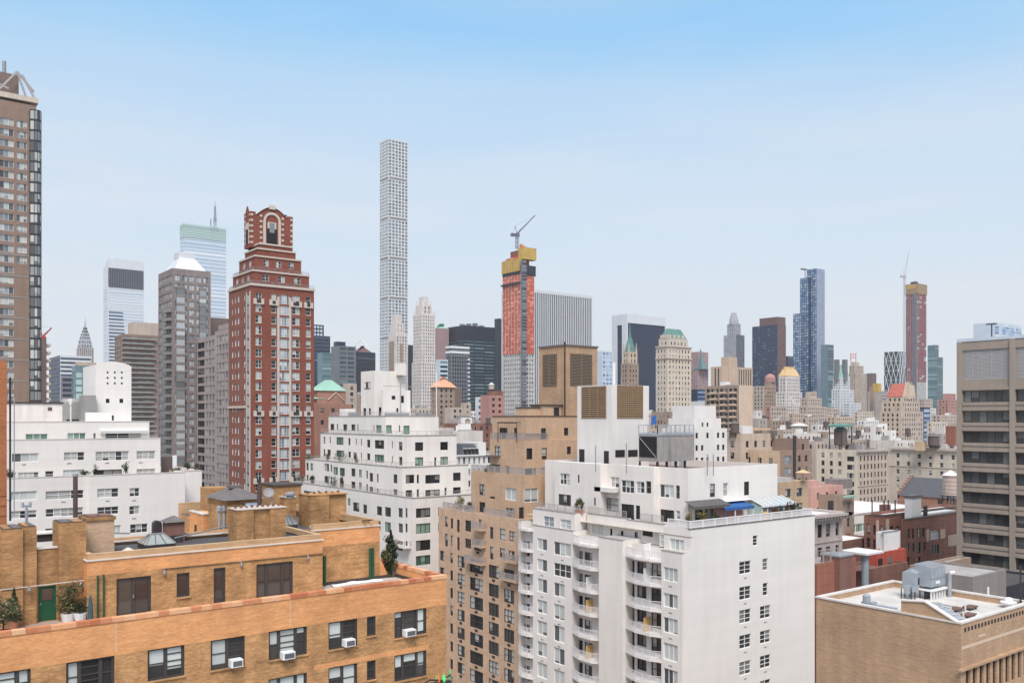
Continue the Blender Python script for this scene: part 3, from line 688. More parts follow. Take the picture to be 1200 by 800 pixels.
# skylights, vents, pipes
def skylight(xl,xr,D,zb,h,deep,name='skylight'):
    k=A.part(name); x0,y0=P(xl,D); x1=aF(xr,y0); k.box(x0,y0,zb,x1,y0+deep,zb+.35,'metal_dark')
    a=[(x0,y0),(x1,y0),(x1,y0+deep),(x0,y0+deep)]; c=.28*(x1-x0); cy=.42*deep; b=[(x0+c,y0+cy),(x1-c,y0+cy),(x1-c,y0+deep-cy),(x0+c,y0+deep-cy)]
    for i in range(4):
        j=(i+1)%4; k.quad([(*a[i],zb+.36),(*a[j],zb+.36),(*b[j],zb+.36+h),(*b[i],zb+.36+h)],'glass_skylight'); k.bar((*a[i],zb+.38),(*b[i],zb+.38+h),.04,'frame_grey'); k.bar((*b[i],zb+.38+h),(*b[j],zb+.38+h),.05,'frame_grey')
        for f in (.33,.67):
            k.bar((a[i][0]+(a[j][0]-a[i][0])*f,a[i][1]+(a[j][1]-a[i][1])*f,zb+.38),(b[i][0]+(b[j][0]-b[i][0])*f,b[i][1]+(b[j][1]-b[i][1])*f,zb+.38+h),.025,'rust_pipe')
    k.quad([(*p,zb+.36+h) for p in b],'galvanised')
skylight(171,206,56.0,ZR,.55,2.0); skylight(333,349,66.5,ZR,.6,1.6)
tx,ty=P(196,59.5); k=A.part('vent_turret'); zb=62.0; k.box(tx,ty,ZR,tx+1.15,ty+1.1,ZD(612,59.5),'dark_red_brick'); k.hip(tx-.18,ty-.18,tx+1.33,ty+1.28,ZD(612,59.5),.7,.7,ZD(607,59.5)+.1,'roof_lead'); k.box(tx+.2,ty-.1,ZR,tx+1.0,ty-.02,ZR+.5,'metal_dark')
k=A.part('arched_vent'); vx,vy=P(180,60); n=8
pts=[(vx,vy,61.8)]+[(vx+.28-.28*math.cos(math.pi*i/n),vy,62.7+.3*math.sin(math.pi*i/n)) for i in range(n+1)]+[(vx+.56,vy,61.8)]
k.quad(pts,'metal_dark'); k.quad([(p[0],p[1]+.5,p[2]) for p in pts[::-1]],'metal_dark')
for p,q in zip(pts,pts[1:]): k.quad([p,q,(q[0],q[1]+.5,q[2]),(p[0],p[1]+.5,p[2])],'metal_dark')
k=A.part('cone_vent'); vx,vy=P(150,55.5); k.lathe(vx,vy,[(.45,ZR),(.42,ZR+.1),(.05,ZR+.32)],'flashing',10)
k=A.part('stack_pipe'); vx,vy=P(88.3,54.2); k.tube((vx,vy,63.9),(vx,vy,ZD(558,54.2)),.14,'rust_pipe',10); k.tube((vx,vy,ZD(558,54.2)),(vx,vy,ZD(555,54.2)),.17,'metal_grey',10)
k=A.part('flue'); vx,vy=P(31,53.4); zt=ZD(594,53.4); k.tube((vx,vy,63.7),(vx,vy,zt),.085,'galvanised',8); k.tube((vx-.22,vy,zt+.1),(vx+.22,vy,zt+.1),.07,'galvanised',8); k.tube((vx-.2,vy,zt-.02),(vx-.2,vy,zt+.3),.08,'galvanised',8); k.tube((vx+.2,vy,zt-.02),(vx+.2,vy,zt+.3),.08,'galvanised',8)
k=A.part('stack_pipe'); vx,vy=P(304,64.5); k.tube((vx,vy,ZR),(vx,vy,ZD(569,64.5)),.17,'rust_pipe',10)
k=A.part('roof_vent'); vx,vy=P(361,63); k.lathe(vx,vy,[(.3,ZR),(.3,ZR+.25),(.42,ZR+.27),(.42,ZR+.45),(.05,ZR+.55)],'dark_red_brick',10)
k=A.part('chimney_pot'); vx,vy=P(340,66.3); k.lathe(vx,vy,[(.3,64.0),(.3,64.2),(.4,64.22),(.4,64.34),(.12,64.5)],'metal_grey',10)
k=A.part('air_vent'); vx,vy=P(257,66)
for dx in (0,.35): k.tube((vx+dx,vy,ZR),(vx+dx,vy,ZR+1.5),.1,'galvanised',8); k.lathe(vx+dx,vy,[(.2,ZR+1.5),(.2,ZR+1.8),(.05,ZR+1.9)],'galvanised',8)
k=A.part('roof_ladder'); ax,ay=P(402,66.5)
for t in (0,.5): k.bar((ax+t,ay,62.0),(ax+t+.2,ay-3.4,62.6),.05,'metal_dark')
for i in range(8): f=i/7; k.bar((ax+.2*f,ay-3.4*f,62.0+.6*f),(ax+.5+.2*f,ay-3.4*f,62.0+.6*f),.035,'metal_dark')
k=A.part('roof_pipe'); k.tube((*P(205,58.5),ZR+.5),(*P(268,63),ZR+.75),.05,'metal_grey',6); k.tube((*P(60,57.5),62.55),(*P(152,60.5),62.1),.06,'metal_grey',6)
k=A.part('dormer'); vx,vy=P(44,56.8); k.box(vx,vy,62.0,aF(64,vy),vy+1.2,62.5,'metal_dark'); k.box(vx-.1,vy-.15,62.5,aF(66,vy),vy+1.3,62.58,'flashing')
# cable, lamps, door, poles on the terrace
k=A.part('conduit'); k.bar((aF(192,YP-.04),YP-.04,60.72),(aF(378,YP-.04),YP-.04,60.66),.022,'metal_dark'); k.bar((aF(-5,YD-.06),56.8,60.35),(aF(98,YD),56.8,60.42),.03,'flashing')
for px,yy in ((34,56.8),(94,56.8),(192,YP),(282,YP),(360,YP)):
    k=A.part('wall_lamp'); x=aF(px,yy); z=60.5 if yy==YP else 60.2
    k.lathe(x,yy-.12,[(.02,z+.15),(.07,z+.08),(.08,z),(.10,z-.02),(.04,z-.15),(.02,z-.15)],'metal_grey',8); k.box(x-.05,yy-.16,z+.1,x+.05,yy,z+.2,'metal_grey')
dx0,dx1,dz0,dz1=dr; k=A.mb('door'); k.box(dx0,YD+.1,dz0,dx1,YD+.15,dz1,'door_green'); k.box(dx0-.02,YD+.02,dz0,dx0+.06,YD+.1,dz1,'door_green'); k.box(dx1-.06,YD+.02,dz0,dx1+.02,YD+.1,dz1,'door_green'); k.box(dx0+.06,YD+.02,dz1-.06,dx1-.06,YD+.1,dz1,'door_green')
k.box(dx0+.2,YD+.07,dz0+1.2,dx1-.2,YD+.095,dz1-.18,'frame_brown'); k.box(dx0+.1,YD+.06,dz0+.95,dx0+.16,YD+.1,dz0+1.08,'metal_grey')
def pole(px,yy,yt,mat='pole_green',r=.055):
    k=A.part('pole'); x=aF(px,yy-.12); k.tube((x,yy-.12,ZFl),(x,yy-.12,zF(px,yt,yy-.12)),r,mat,8)
pole(114.6,YP,674); pole(121.6,YP,673); pole(380.3,YS,651,r=.12); pole(433.8,YS,642,r=.10); pole(437,YS,641.5,r=.10)
k=A.part('base_flashing'); k.box(XP1+.25,YS-.05,ZFl,XS1+.9,YS-.006,ZFl+.22,'flashing_dark'); k.box(XR-.42,YS-2.8,ZFl,XR-.37,66,ZFl+.25,'flashing_dark')
k=A.part('door_handle')
k.box(aF(156,YP-.02),YP-.0,ZFl+1.0,aF(157,YP),YP+.1,ZFl+1.2,'metal_grey')
# penthouse windows and doors
root=A.done()
def sashwin(rect,y,n,glassm,rails=(.5,),frame='frame_dark',mid_rails=None,sill=True,mw=.13,name='window'):
    x0,x1,z0,z1=rect; f=MB(); fw=.09; g=MB(); w=x1-x0
    fr=[0,1] if n==1 else [0,.5,1] if n==2 else [0,.28,.72,1] if n==3 else [0,.25,.5,.75,1]
    f.box(x0,y-.10,z0,x1,y,z0+fw,frame); f.box(x0,y-.10,z1-fw,x1,y,z1,frame); f.box(x0,y-.10,z0+fw,x0+fw,y,z1-fw,frame); f.box(x1-fw,y-.10,z0+fw,x1,y,z1-fw,frame)
    for i in range(n):
        a,b=x0+w*fr[i],x0+w*fr[i+1]; a+=fw if i==0 else mw/2; b-=fw if i==n-1 else mw/2
        if i<n-1: f.box(b,y-.09,z0+fw,b+mw,y,z1-fw,frame)
        f.box(a,y-.05,z0+fw,a+.04,y,z1-fw,frame); f.box(b-.04,y-.05,z0+fw,b,y,z1-fw,frame)
        for r in (mid_rails if (mid_rails and ((n==3 and i==1) or (n==2 and i==1))) else rails): zz=z0+(z1-z0)*r; f.box(a+.04,y-.055,zz-.03,b-.04,y,zz+.03,frame)
        g.quad([(a+.03,y-.012,z0+fw),(b-.03,y-.012,z0+fw),(b-.03,y-.012,z1-fw),(a+.03,y-.012,z1-fw)],glassm,[(0,0),(1,0),(1,1),(0,1)])
    o=f.build(name,root,org=((x0+x1)/2,y,z0)); o.location=((x0+x1)/2-XL,y-Y0,z0)
    p=g.build('pane',o,org=((x0+x1)/2,y,z0))
    if sill:
        s=MB(); s.box(x0-.06,y-.30,z0-.10,x1+.06,y-.205,z0-.005,'old_orange_brick'); s.build('sill',o,org=((x0+x1)/2,y,z0))
    return o
for q,n,r in wins:
    if r<2 : sashwin(q,Y0+.2,n,'glass_sash' if n>1 else 'glass_dark',mid_rails=(.34,.52,.76) if r==0 else None)
    else: sashwin(q,Y0+.2,n,'glass_sash',sill=False)
sashwin(pr[0],YP+.18,2,'glass_door',rails=(),sill=False,name='sliding_door'); sashwin(pr[1],YP+.18,1,'glass_door',rails=()); sashwin(pr[2],YP+.18,1,'glass_door',rails=(.12,)); sashwin(pr[3],YP+.18,3,'glass_door',rails=(.5,),frame='frame_dark')
# air conditioners resting in the windows
def aircon(px0,px1,z,label,mat='frame_white'):
    xa,xb=aF(px0,Y0-.3),aF(px1,Y0-.3); w=xb-xa; t=thing('air_conditioner',label,'air conditioner',((xa+xb)/2,Y0-.02,z),'window air conditioners on the orange brick wall')
    m=MB(); m.box(-w/2,-.36,0,w/2,.16,.44,mat); m.build('casing',t)
    m=MB(); m.box(-w/2+.12,-.38,.07,w/2-.06,-.362,.36,'black_grille')
    for i in range(7): m.box(-w/2+.13,-.39,.09+.038*i,w/2-.07,-.381,.105+.038*i,'metal_grey')
    m.build('grille',t)
    m=MB(); m.bar((-w*.2,.0,-.02),(-w*.05,-.3,-.02),.02,'metal_dark'); m.bar((0,-.28,-.01),(0,.05,-.2),.02,'frame_white'); m.build('bracket',t)
aircon(270.5,284.5,SILL+.02,'white air conditioner farthest left on the orange brick front, in a two-sash window')
aircon(331,345.5,SILL-.05,'second white air conditioner from the left, in a three-sash window of the orange brick front')
aircon(404,416,SILL+.08,'white air conditioner in the twin-sash window beside the small dark slit window')
aircon(475,487,SILL+.05,'white air conditioner in the three-sash window nearest the right corner of the orange brick front')
# plants, umbrella, planter and sheet on the terrace
rg=random.Random(4)
def at(px,D,z): x,y=P(px,D); return x,y,z
shrub('potted_pine','round olive green potted pine at the far left end of the brick terrace',*at(4,47.2,ZFl),.85,2.35,'leaf_pine',n=1500,size=.07,pot=.4,rng=rg)
shrub('potted_conifer','narrow dark green conifer in a pot left of the green door',*at(16.5,49.5,ZFl),.5,2.3,'leaf_dark','cone',n=1300,size=.06,pot=.28,rng=rg)
shrub('potted_pine','loose open pine in a white pot just right of the green door',*at(80,51.3,ZFl),.85,2.3,'leaf_olive',n=1000,size=.07,pot=.42,potmat='frame_white',rng=rg)
shrub('potted_plant','low dark green plant in a white tub against the penthouse corner',*at(94,51.4,ZFl),.45,1.3,'leaf_dark',n=500,size=.06,pot=.36,potmat='frame_white',rng=rg)
pt=shrub('planter_tree','tall bushy evergreen in a square wooden planter at the right end of the brick terrace',*at(458,66.0,ZFl),.6,3.5,'leaf_dark','cone',pot=0,n=1400,size=.10,rng=rg)
m=MB(); m.box(-.1,-.45,0,.62,.35,.75,'wood_dark'); m.build('planter',pt)
m=MB(); foliage(m,(-.15,0,1.3),.75,.8,1300,.09,'leaf_olive',rng=rg); foliage(m,(.25,.1,1.9),.6,.7,900,.09,'leaf_dark',rng=rg); foliage(m,(-.1,0,2.5),.45,.6,600,.09,'leaf_dark',rng=rg); m.build('undergrowth',pt)
t=thing('umbrella','closed teal garden umbrella leaning in the corner beside two green poles','umbrella',at(106,50.9,ZFl)); m=MB(); m.lathe(0,0,[(.03,.05),(.16,.25),(.14,.9),(.06,1.55),(.02,1.62)],'canvas_teal',10); m.build('canopy',t); m=MB(); m.tube((0,0,0),(0,0,1.7),.02,'metal_dark',6); m.build('pole',t)
m=MB(); x0,y0=P(392,61.6); N=14; pts={}
for i in range(N+1):
    for j in range(5):
        u,v=i/N,j/4; pts[i,j]=(x0+3.9*u,y0+.9*v*(1-.35*abs(u-.5))+.25*math.sin(3*u),ZFl+.03+.09*math.sin(7*u+2*v)**2*(0 if j in(0,4) else 1))
for i in range(N):
    for j in range(4): m.quad([pts[i,j],pts[i+1,j],pts[i+1,j+1],pts[i,j+1]],'tarpaulin')
t=m.build('tarpaulin'); tag(t,'crumpled white sheet lying on the terrace floor by the set-back brick wall','sheet')
t=thing('satellite_dish','grey satellite dish on a white mast above the brick roof boxes','satellite dish',at(318.5,72,ZR)); m=MB(); m.tube((0,0,0),(0,0,2.2),.06,'flashing',8); m.lathe(0,0,[(.25,0),(.22,.5),(.1,1.2)],'flashing',8); m.build('mast',t)
m=MB(); m.lathe(0,0,[(.02,-.12),(.25,-.09),(.42,0),(.44,.02),(.25,-.05),(.02,-.08)],'frame_grey',14); d=m.build('dish',t); d.location=(-.3,-.1,2.4); d.rotation_euler=(.9,-.5,0)
# painted metal ornament at the foot of the picture
t=thing('ornament','bright green pickets and black scalloped rail before the orange brick corner','ornament',(aF(497,Y0-.3),Y0-.3,0))
ox=aF(497,Y0-.3); zz=lambda py:zF(510,py,Y0-.3); m=MB()
for px,py in ((494.5,796.5),(511,791.5),(527,788.5)): x=aF(px,Y0-.3)-ox; m.box(x-.06,-.03,52.0,x+.06,.03,zz(py),'bright_green')
m.build('picket',t); m=MB()
ps=[(490,800),(503,794.5),(518,798),(527.5,793)]
for (a,b),(c,d) in zip(ps,ps[1:]): m.tube((aF(a,Y0-.3)-ox,-.06,zz(b)),(aF(c,Y0-.3)-ox,-.06,zz(d)),.06,'frame_black',6)
for px in (503,523): m.tube((aF(px,Y0-.3)-ox,-.05,zz(804)-.3),(aF(px,Y0-.3)-ox,-.05,zz(801)),.22,'frame_black',10)
m.build('rail',t); m=MB(); x=aF(514,Y0-.3)-ox; m.lathe(x,.05,[(.02,zz(799)-.3),(.2,zz(798)),(.13,zz(794)),(.02,zz(790.5))],'bright_orange',8); m.build('finial',t)
m=MB(); x=aF(520,Y0-.3)-ox; m.lathe(x,.0,[(.02,zz(801)-.3),(.2,zz(798)),(.12,zz(794)),(.02,zz(790.5))],'bright_green',8); m.build('finial',t)
m=MB(); m.box(aF(488,Y0-.3)-ox,-.1,51.4,aF(528,Y0-.3)-ox,.28,51.9,'metal_dark'); m.build('bracket',t)

# ================================================================== edge of a brown brick building at the left margin
b=Bld('brick_building','sliver of red brown brick wall at the very left edge of the picture')
t=b.tier(-200,-120,8,418,80,'edge_brick',d=14,par=.6,zb=0)
k=b.part('band')
for i in range(14): k.box(t['x0'],t['y0']-.06,62.5-i*.95,t['x1'],t['y0']-.002,62.9-i*.95,'edge_brick')
k=b.part('drainpipe'); x=t['x1']+.35; k.tube((x,t['y0']+.5,60),(x,t['y0']+.5,74),.09,'metal_dark',8); k.tube((x+.35,t['y0']+.5,60.5),(x+.35,t['y0']+.5,72),.05,'galvanised',8); k.bar((t['x1'],t['y0']+.5,73),(x,t['y0']+.5,73),.04,'metal_dark'); k.bar((t['x1'],t['y0']+.5,62),(x,t['y0']+.5,62),.04,'metal_dark')
b.done()
# ================================================================== white apartment building in the middle foreground
B=Bld('apartment_building','white brick apartment building in the middle foreground with curved balconies and a louvred roof tower')
BX,BY=77.5,68.9; BXE=103.7; BYE=100.3; MX=78.45; MU=81.0; ZM=54.35; B.loc=(BX,BY,0)
def yl(px,x): return aL(px,x)
PITCH=2.97
def solid(x0,y0,x1,y1,zb,z1,mat='white_brick',**k): B.solid(dict(x0=x0,y0=y0,x1=x1,y1=y1,z1=z1,zb=zb),mat,**k)
# balcony backs: glass doors and dark windows on the recessed wall
bw=[]; 
for k in range(8):
    zs=50.15-PITCH*(k-1)
    for a,b,st,h0,h1 in ((737.5,743.5,'dark1',.1,2.2),(746.5,757.5,'dark2',.75,2.2),(763,775,'mixd2',.4,2.25),(677,683,'dark1',.1,2.2),(685,694,'mixd2',.5,2.2),(608.5,616,'dark1',.1,2.2),(617,621,'brown1',.1,2.2)):
        if k==0 and a<700: continue
        bw.append((yl(b,MX),yl(a,MX),zs+h0,zs+h1,st,True))
class _G: pass
t=dict(x0=MX,y0=BY,x1=BXE,y1=BYE,z1=57.0,zb=0)
fw=[]
for i,(a,b_) in enumerate(((657,672),(686.5,702),(713.5,729.5),(743,759),(774,790),(804,820))): fw.append((866.5,880,a,b_,'multi'))
for q in ((882.3,888,627,639),(893.7,900,654,668),(894,900,682.5,697.5)): fw.append((*q,'multi1'))
for a,b_ in ((709,724),(738,753),(767,782),(796,811)): fw.append((890.7,903,a,b_,'multi'))
bw=[r for r in bw if r[3]<ZM-.1]
facade(B.mb(),'L',MX,BY,BYE,0,ZM,[r[:4] for r in bw],'white_stucco',.2); facade(B.mb(),'L',MU,BY,BYE,ZM,57.0,[],'white_stucco',.2); B.mb('terrace_floor').quad([(MX,BY,ZM),(MU,BY,ZM),(MU,BYE,ZM),(MX,BYE,ZM)],'terrace_paving')
for r in bw: B.addwin('L',MX,r,.2)
rw=[]
for q in fw: pm=(q[0]+q[1])/2; rw.append((aF(q[0],BY),aF(q[1],BY),zF(pm,q[3],BY),zF(pm,q[2],BY),q[4],True))
facade(B.mb(),'F',BY,MX,MU,0,ZM,[],'white_brick_cool')
facade(B.mb(),'F',BY,MU,BXE,0,57.0,[r[:4] for r in rw],'white_brick_cool',.16,bands=None)
for r in rw: B.addwin('F',BY,r,.16)
mb=B.mb(); mb.quad([(BXE,BY,0),(BXE,BYE,0),(BXE,BYE,57),(BXE,BY,57)],'white_brick_cool'); mb.quad([(BXE,BYE,0),(MU,BYE,0),(MU,BYE,57),(BXE,BYE,57)],'white_brick_cool')
B.mb('terrace_floor').quad([(79.25,BY+.3,56.1),(BXE-.3,BY+.3,56.1),(BXE-.3,BYE,56.1),(79.3,BYE,56.1)],'terrace_paving')
mb.box(78.95,BY,56.09,MU,BY+.3,57.0,'white_brick_cool'); mb.box(MU,BY+.003,56.1,BXE,BY+.3,57.0,'white_brick_cool',skip='FD'); mb.box(78.95,BY+.3,56.09,79.25,yl(778,78.95),57.0,'white_brick') ; mb.box(BXE-.3,BY+.3,56.1,BXE-.003,BYE,57.0,'white_brick_cool',skip='D')
cpg=B.mb('coping'); cpg.box(78.9,BY-.05,57.0,BXE+.05,BY+.34,57.09,'roof_lead')
# corner bay, pier and left bay (each stands proud of the recessed wall)
def bay(x0,pa,pb,zb,z1,wl,mat='white_brick',ya=None,yb=None,roofz=True,wf=None):
    MX_=MX if zb==0 and z1<=ZM+.01 else MU
    y0=yl(pb,x0) if ya is None else ya; y1=yl(pa,x0) if yb is None else yb
    B.solid(dict(x0=x0,y0=y0,x1=MX_,y1=y1,z1=z1,zb=zb),mat,wl=wl,par=.0,roof='roof_grey',depth=.16,wf=wf)
    cpg.box(x0-.05,y0-.04,z1,x0+.3,y1+.04,z1+.07,'pavement_grey'); return y0,y1
bb=[(777.5,794,h,s,'bright3') for h,s in ((665,681),(695.5,712),(724,742),(754,774),(784,803),(813,832))]
bay(BX,775,800,0,54.35,bb,ya=BY)
bay(78.95,778,809,54.35,56.08,[(785,801.5,631.5,648,'bright3'),(772.5,778,625.5,640,'white1')],ya=BY)
bay(80.2,735,778,54.4,57.0,[(753,765,622,628,'dark3'),(743.5,747.5,623,637,'dark1')],ya=yl(778,80.2)+.01)
PYA,PYB=bay(76.9,701.7,729.5,0,54.9,[])
bay(80.3,689,735,54.0,57.15,[(694,707,612,625.5,'bright2'),(715,717.5,619,631.5,'dark1'),(727.5,730.5,621.5,634,'dark1')],yb=yl(688,80.3))
la=[(629.6,641,h,s,'bright2') for h,s in ((631,644.5),(655,669),(678,694),(703,718.5),(727.5,744),(752,769),(776.5,794),(801,818))]
la+=[(649,669,635.5,651,'bright3'),(649,669,660.5,676,'white3')]+[(649,661.5,h,s,'bright2') for h,s in ((683,699),(708,726),(733,752),(759,778),(785,804))]
bay(BX,624.5,671.5,0,55.0,la)
bay(78.3,624.5,673.5,55.0,57.2,[(637,649,605,617.5,'pale2'),(656.5,669,608.5,621,'pale2')])
B.solid(dict(x0=77.9,y0=BYE-.6,x1=MU,y1=BYE,z1=55.2,zb=0),'white_brick',par=0)
def grilles(lst,x0=None,y0=None):
    for q in lst:
        pm=(q[0]+q[1])/2
        if x0 is not None:
            y=yl(pm,x0); z=zL(pm,q[3],x0)-.62; k=B.part('air_grille'); k.box(x0-.03,y-.28,z,x0-.003,y+.28,z+.11,'frame_grey')
        else:
            x=aF(pm,y0); z=zF(pm,q[3],y0)-.55; k=B.part('air_grille'); k.box(x-.28,y0-.03,z,x+.28,y0-.003,z+.11,'frame_grey')
grilles(bb,x0=BX); grilles(la,x0=BX); grilles([q for q in fw if q[1]-q[0]>8],y0=BY)
# balconies: slab, front railing and side screens
def balcony(pa,pb,z,xo,xm,mat='rail_white',screen=None,ya=None,yb=None):
    y0=(yl(pb,xo) if ya is None else ya)+.02; y1=(yl(pa,xo) if yb is None else yb)-.02
    k=B.part('balcony'); key=B.last; pts=[(MX-.01,y0),(MX-.01,y1),(xo,y1),(xm,(y0*.35+y1*.65)),(xm+.08,(y0*.75+y1*.25)),(xo+.25,y0)]
    k.prism(pts[::-1] if False else [pts[0],pts[1],pts[2],pts[3],pts[4],pts[5]],z-.24,z,'white_paint')
    rail=[pts[2],pts[3],pts[4],pts[5]]; rail=[(x+.07,min(max(y,y0+.05),y1-.05)) for x,y in rail]
    B.rails.append((rail,z,mat,key))
    if screen:
        f=y0+(y1-y0)*.45; k=B.part('screen',key); k.box(xm+.35,f,z+.01,MX-.1,f+.05,z+1.75,screen)
B.rails=[]
scr=[None,'frame_white','frame_white','party_wood','party_wood',None,'frame_white',None]
for k in range(8):
    z=53.12-PITCH*k
    balcony(733.5,775.5,z,77.35,76.75,screen=('party_wood' if k in(3,) else 'frame_white') if k in (0,1,3) else None)
    balcony(670.5,701.7,z+.45,77.35,76.7,screen={2:'frame_white',3:'party_wood',5:'party_wood',7:'frame_white'}.get(k),ya=yl(701.7,76.95))
    balcony(607,624.5,z+1.2,77.3,76.9)
# upper storeys set back behind the terrace
UX,UY,UXE=82.5,72.4,100.4; UZ=63.85
uf=[(832,838,566.5,582,'mixd1'),(847.5,853.5,565.5,581,'white1'),(872,878,564,580,'dark1'),(814.5,836,596,612.5,'dark3')]
B.solid(dict(x0=UX,y0=UY,x1=UXE,y1=BYE-.4,z1=UZ,zb=56.1),'white_brick',wf=uf,matF='white_brick_cool',par=1.0,pt=.3,roof='roof_brown',depth=.16,coping='frame_white',
  wl=[(773,789.5,567.5,583,'bright3'),(792,796.5,568.5,584,'grey1'),(774,790,597,611.5,'dark3'),(792,797,598,608,'white1'),(705.5,708,557,566,'dark1'),(715.5,725.5,558.5,571,'white2'),(703.5,725,583,598.5,'brown2'),(757.5,769,590,610,'brown2')])
def ub(x0,pa,pb,wl,poly=None):
    y0,y1=yl(pb,x0),yl(pa,x0); B.solid(dict(x0=x0,y0=y0,x1=UX,y1=min(y1,BYE-.4),z1=UZ,zb=56.1),'white_brick',wl=wl,par=0,roof='frame_white',depth=.16)
ub(81.3,650,703.5,[(656,667.5,554.5,567.5,'white3'),(677,679,556,565.5,'dark1'),(654.5,669,579,592.5,'mixd3'),(696,698,583,592,'dark1')])
ub(81.5,727,766,[(728,743,562.5,577.5,'white3'),(745.5,755,564,578,'white2'),(757,763,563.5,578,'grey1'),(728,743,590.5,608,'dark3'),(745,750,592,608,'dark1')])
k=B.part('ledge'); k.box(UX-1.2,yl(726,UX),60.15,UX-.01,yl(704,UX),60.75,'white_paint'); k=B.part('ledge'); k.box(UX-.9,yl(770,UX),59.9,UX-.01,yl(758,UX),60.5,'white_paint')
# railings
for rail,z,mat,key in B.rails:
    k=B.part('railing',key); railing(k,rail,z,1.02,mat,.13,.024,1.5)
k=B.part('railing'); railing(k,[(BXE-.5,BY+.17),(79.1,BY+.17),(79.1,yl(783,79.1))],57.09,.85,'rail_white',.16,.05,2.2)
k=B.part('railing'); railing(k,[(80.4,yl(690,80.4)),(80.4,yl(734,80.4))],57.15,.9,'rail_grey',.16,.02,1.8)
k=B.part('railing'); railing(k,[(78.4,yl(626,78.4)),(78.4,yl(672,78.4)),(80.2,yl(674,78.4))],57.25,.9,'rail_grey',.16,.02,1.8)
k=B.part('railing'); railing(k,[(80.3,yl(751,80.3)),(80.3,yl(777,80.3))],57.1,.9,'rail_grey',.16,.02,1.8)
# roof tower with brown louvres
TX,TY=P(716.8,122); TXE=aF(760.5,TY); TYE=aL(676.5,TX); TZ=ZD(450.5,122)
B.solid(dict(x0=TX,y0=TY,x1=TXE,y1=TYE,z1=TZ,zb=62.9),'white_paint',par=.5,pt=.3,depth=.3,wl=[(682,710.5,452.5,490,'louvre_back'),(679,685,525,541,'frame_black'),(708,713.5,527,541,'frame_black')][:0],roof='roof_grey')
def louvre(px0,px1,yt,yb,face,grid=False):
    k=B.part('louvre')
    if face=='L': a1,a0=aL(px0,TX),aL(px1,TX); z0,z1=zL((px0+px1)/2,yb,TX),zL((px0+px1)/2,yt,TX)
    else: a0,a1=aF(px0,TY),aF(px1,TY); z0,z1=zF((px0+px1)/2,yb,TY),zF((px0+px1)/2,yt,TY)
    def bx(p,q,r,s,o0,o1,m):
        if face=='L': k.box(TX-o1,p,r,TX-o0,q,s,m)
        else: k.box(p,TY-o1,r,q,TY-o0,s,m)
    bx(a0,a1,z0,z1,.003,.02,'louvre_back')
    n=15
    for i in range(n): z=z0+(z1-z0)*(i+.2)/n; bx(a0,a1,z,z+(z1-z0)*.55/n,.02,.09,'louvre_tan')
    for a in (a0,a1-.08): bx(a,a+.08,z0,z1,.02,.13,'louvre_tan')
    n=12 if grid else 3
    for i in range(1,n): a=a0+(a1-a0)*i/n; bx(a-.035,a+.035,z0,z1,.09,.12,'louvre_tan')
louvre(682,710.5,452.5,490,'L'); louvre(723,753,451.5,490,'F',True)
for a,b_,zt,f in ((679,685,526,'L'),(708,713.5,528,'L'),(721,732,527,'F'),(736,747,527,'F')):
    k=B.part('door' if f=='L' else 'roof_opening')
    if f=='L': k.box(TX-.05,aL(b_,TX),63.3,TX-.003,aL(a,TX),zL(a,zt,TX),'frame_black')
    else: k.box(aF(a,TY),TY-.05,64.6,aF(b_,TY),TY-.003,zF(a,zt,TY),'frame_black')
for px,D,yt in ((698,117,522),(734,113,519),(790,112,531),(797,112,533),(829,109,532),(836,109,532)):
    k=B.part('vent_pipe'); x,y=P(px,D); k.tube((x,y,62.9),(x,y,ZD(yt,D)),.07,'metal_grey',6)
k=B.part('mast'); x,y=P(719.5,124); k.tube((x,y,TZ-.5),(x,y,TZ+3.2),.22,'frame_white',8); k.tube((x+1.4,y,TZ-.5),(x+1.4,y,TZ+1.0),.08,'metal_grey',6)
k=B.part('awning'); xa,xb=aF(808,UY-.9),aF(850,UY-.9); za,zb_=zF(828,586,UY),zF(828,593,UY-1.2)
k.quad([(xa,UY-1.6,zb_+.12),(xb,UY-1.6,zb_+.12),(xb,UY-.02,za+.1),(xa,UY-.02,za+.1)],'canvas_grey'); k.box(xa,UY-1.66,zb_-.25,xb,UY-1.6,zb_+.12,'canvas_grey')
k=B.part('blue_awning'); xa,xb=aF(846,UY-1.5),aF(880,UY-1.5); z0=58.9; k.quad([(xa,UY-2.0,z0),(xb,UY-2.0,z0),(xb,UY-.02,z0+.55),(xa,UY-.02,z0+.55)],'canvas_blue'); k.box(xa,UY-2.05,z0-.35,xb,UY-2.0,z0,'canvas_blue')
for f in (0.02,.35,.68,.98): k.box(xa+(xb-xa)*f-.05,UY-2.0,56.1,xa+(xb-xa)*f+.05,UY-1.9,z0-.1,'frame_white' if f>.1 else 'canvas_blue')
k.box(xa+.2,UY-.25,56.1,xb-.1,UY-.05,58.7,'rose_brick')
B.done(sub=True)
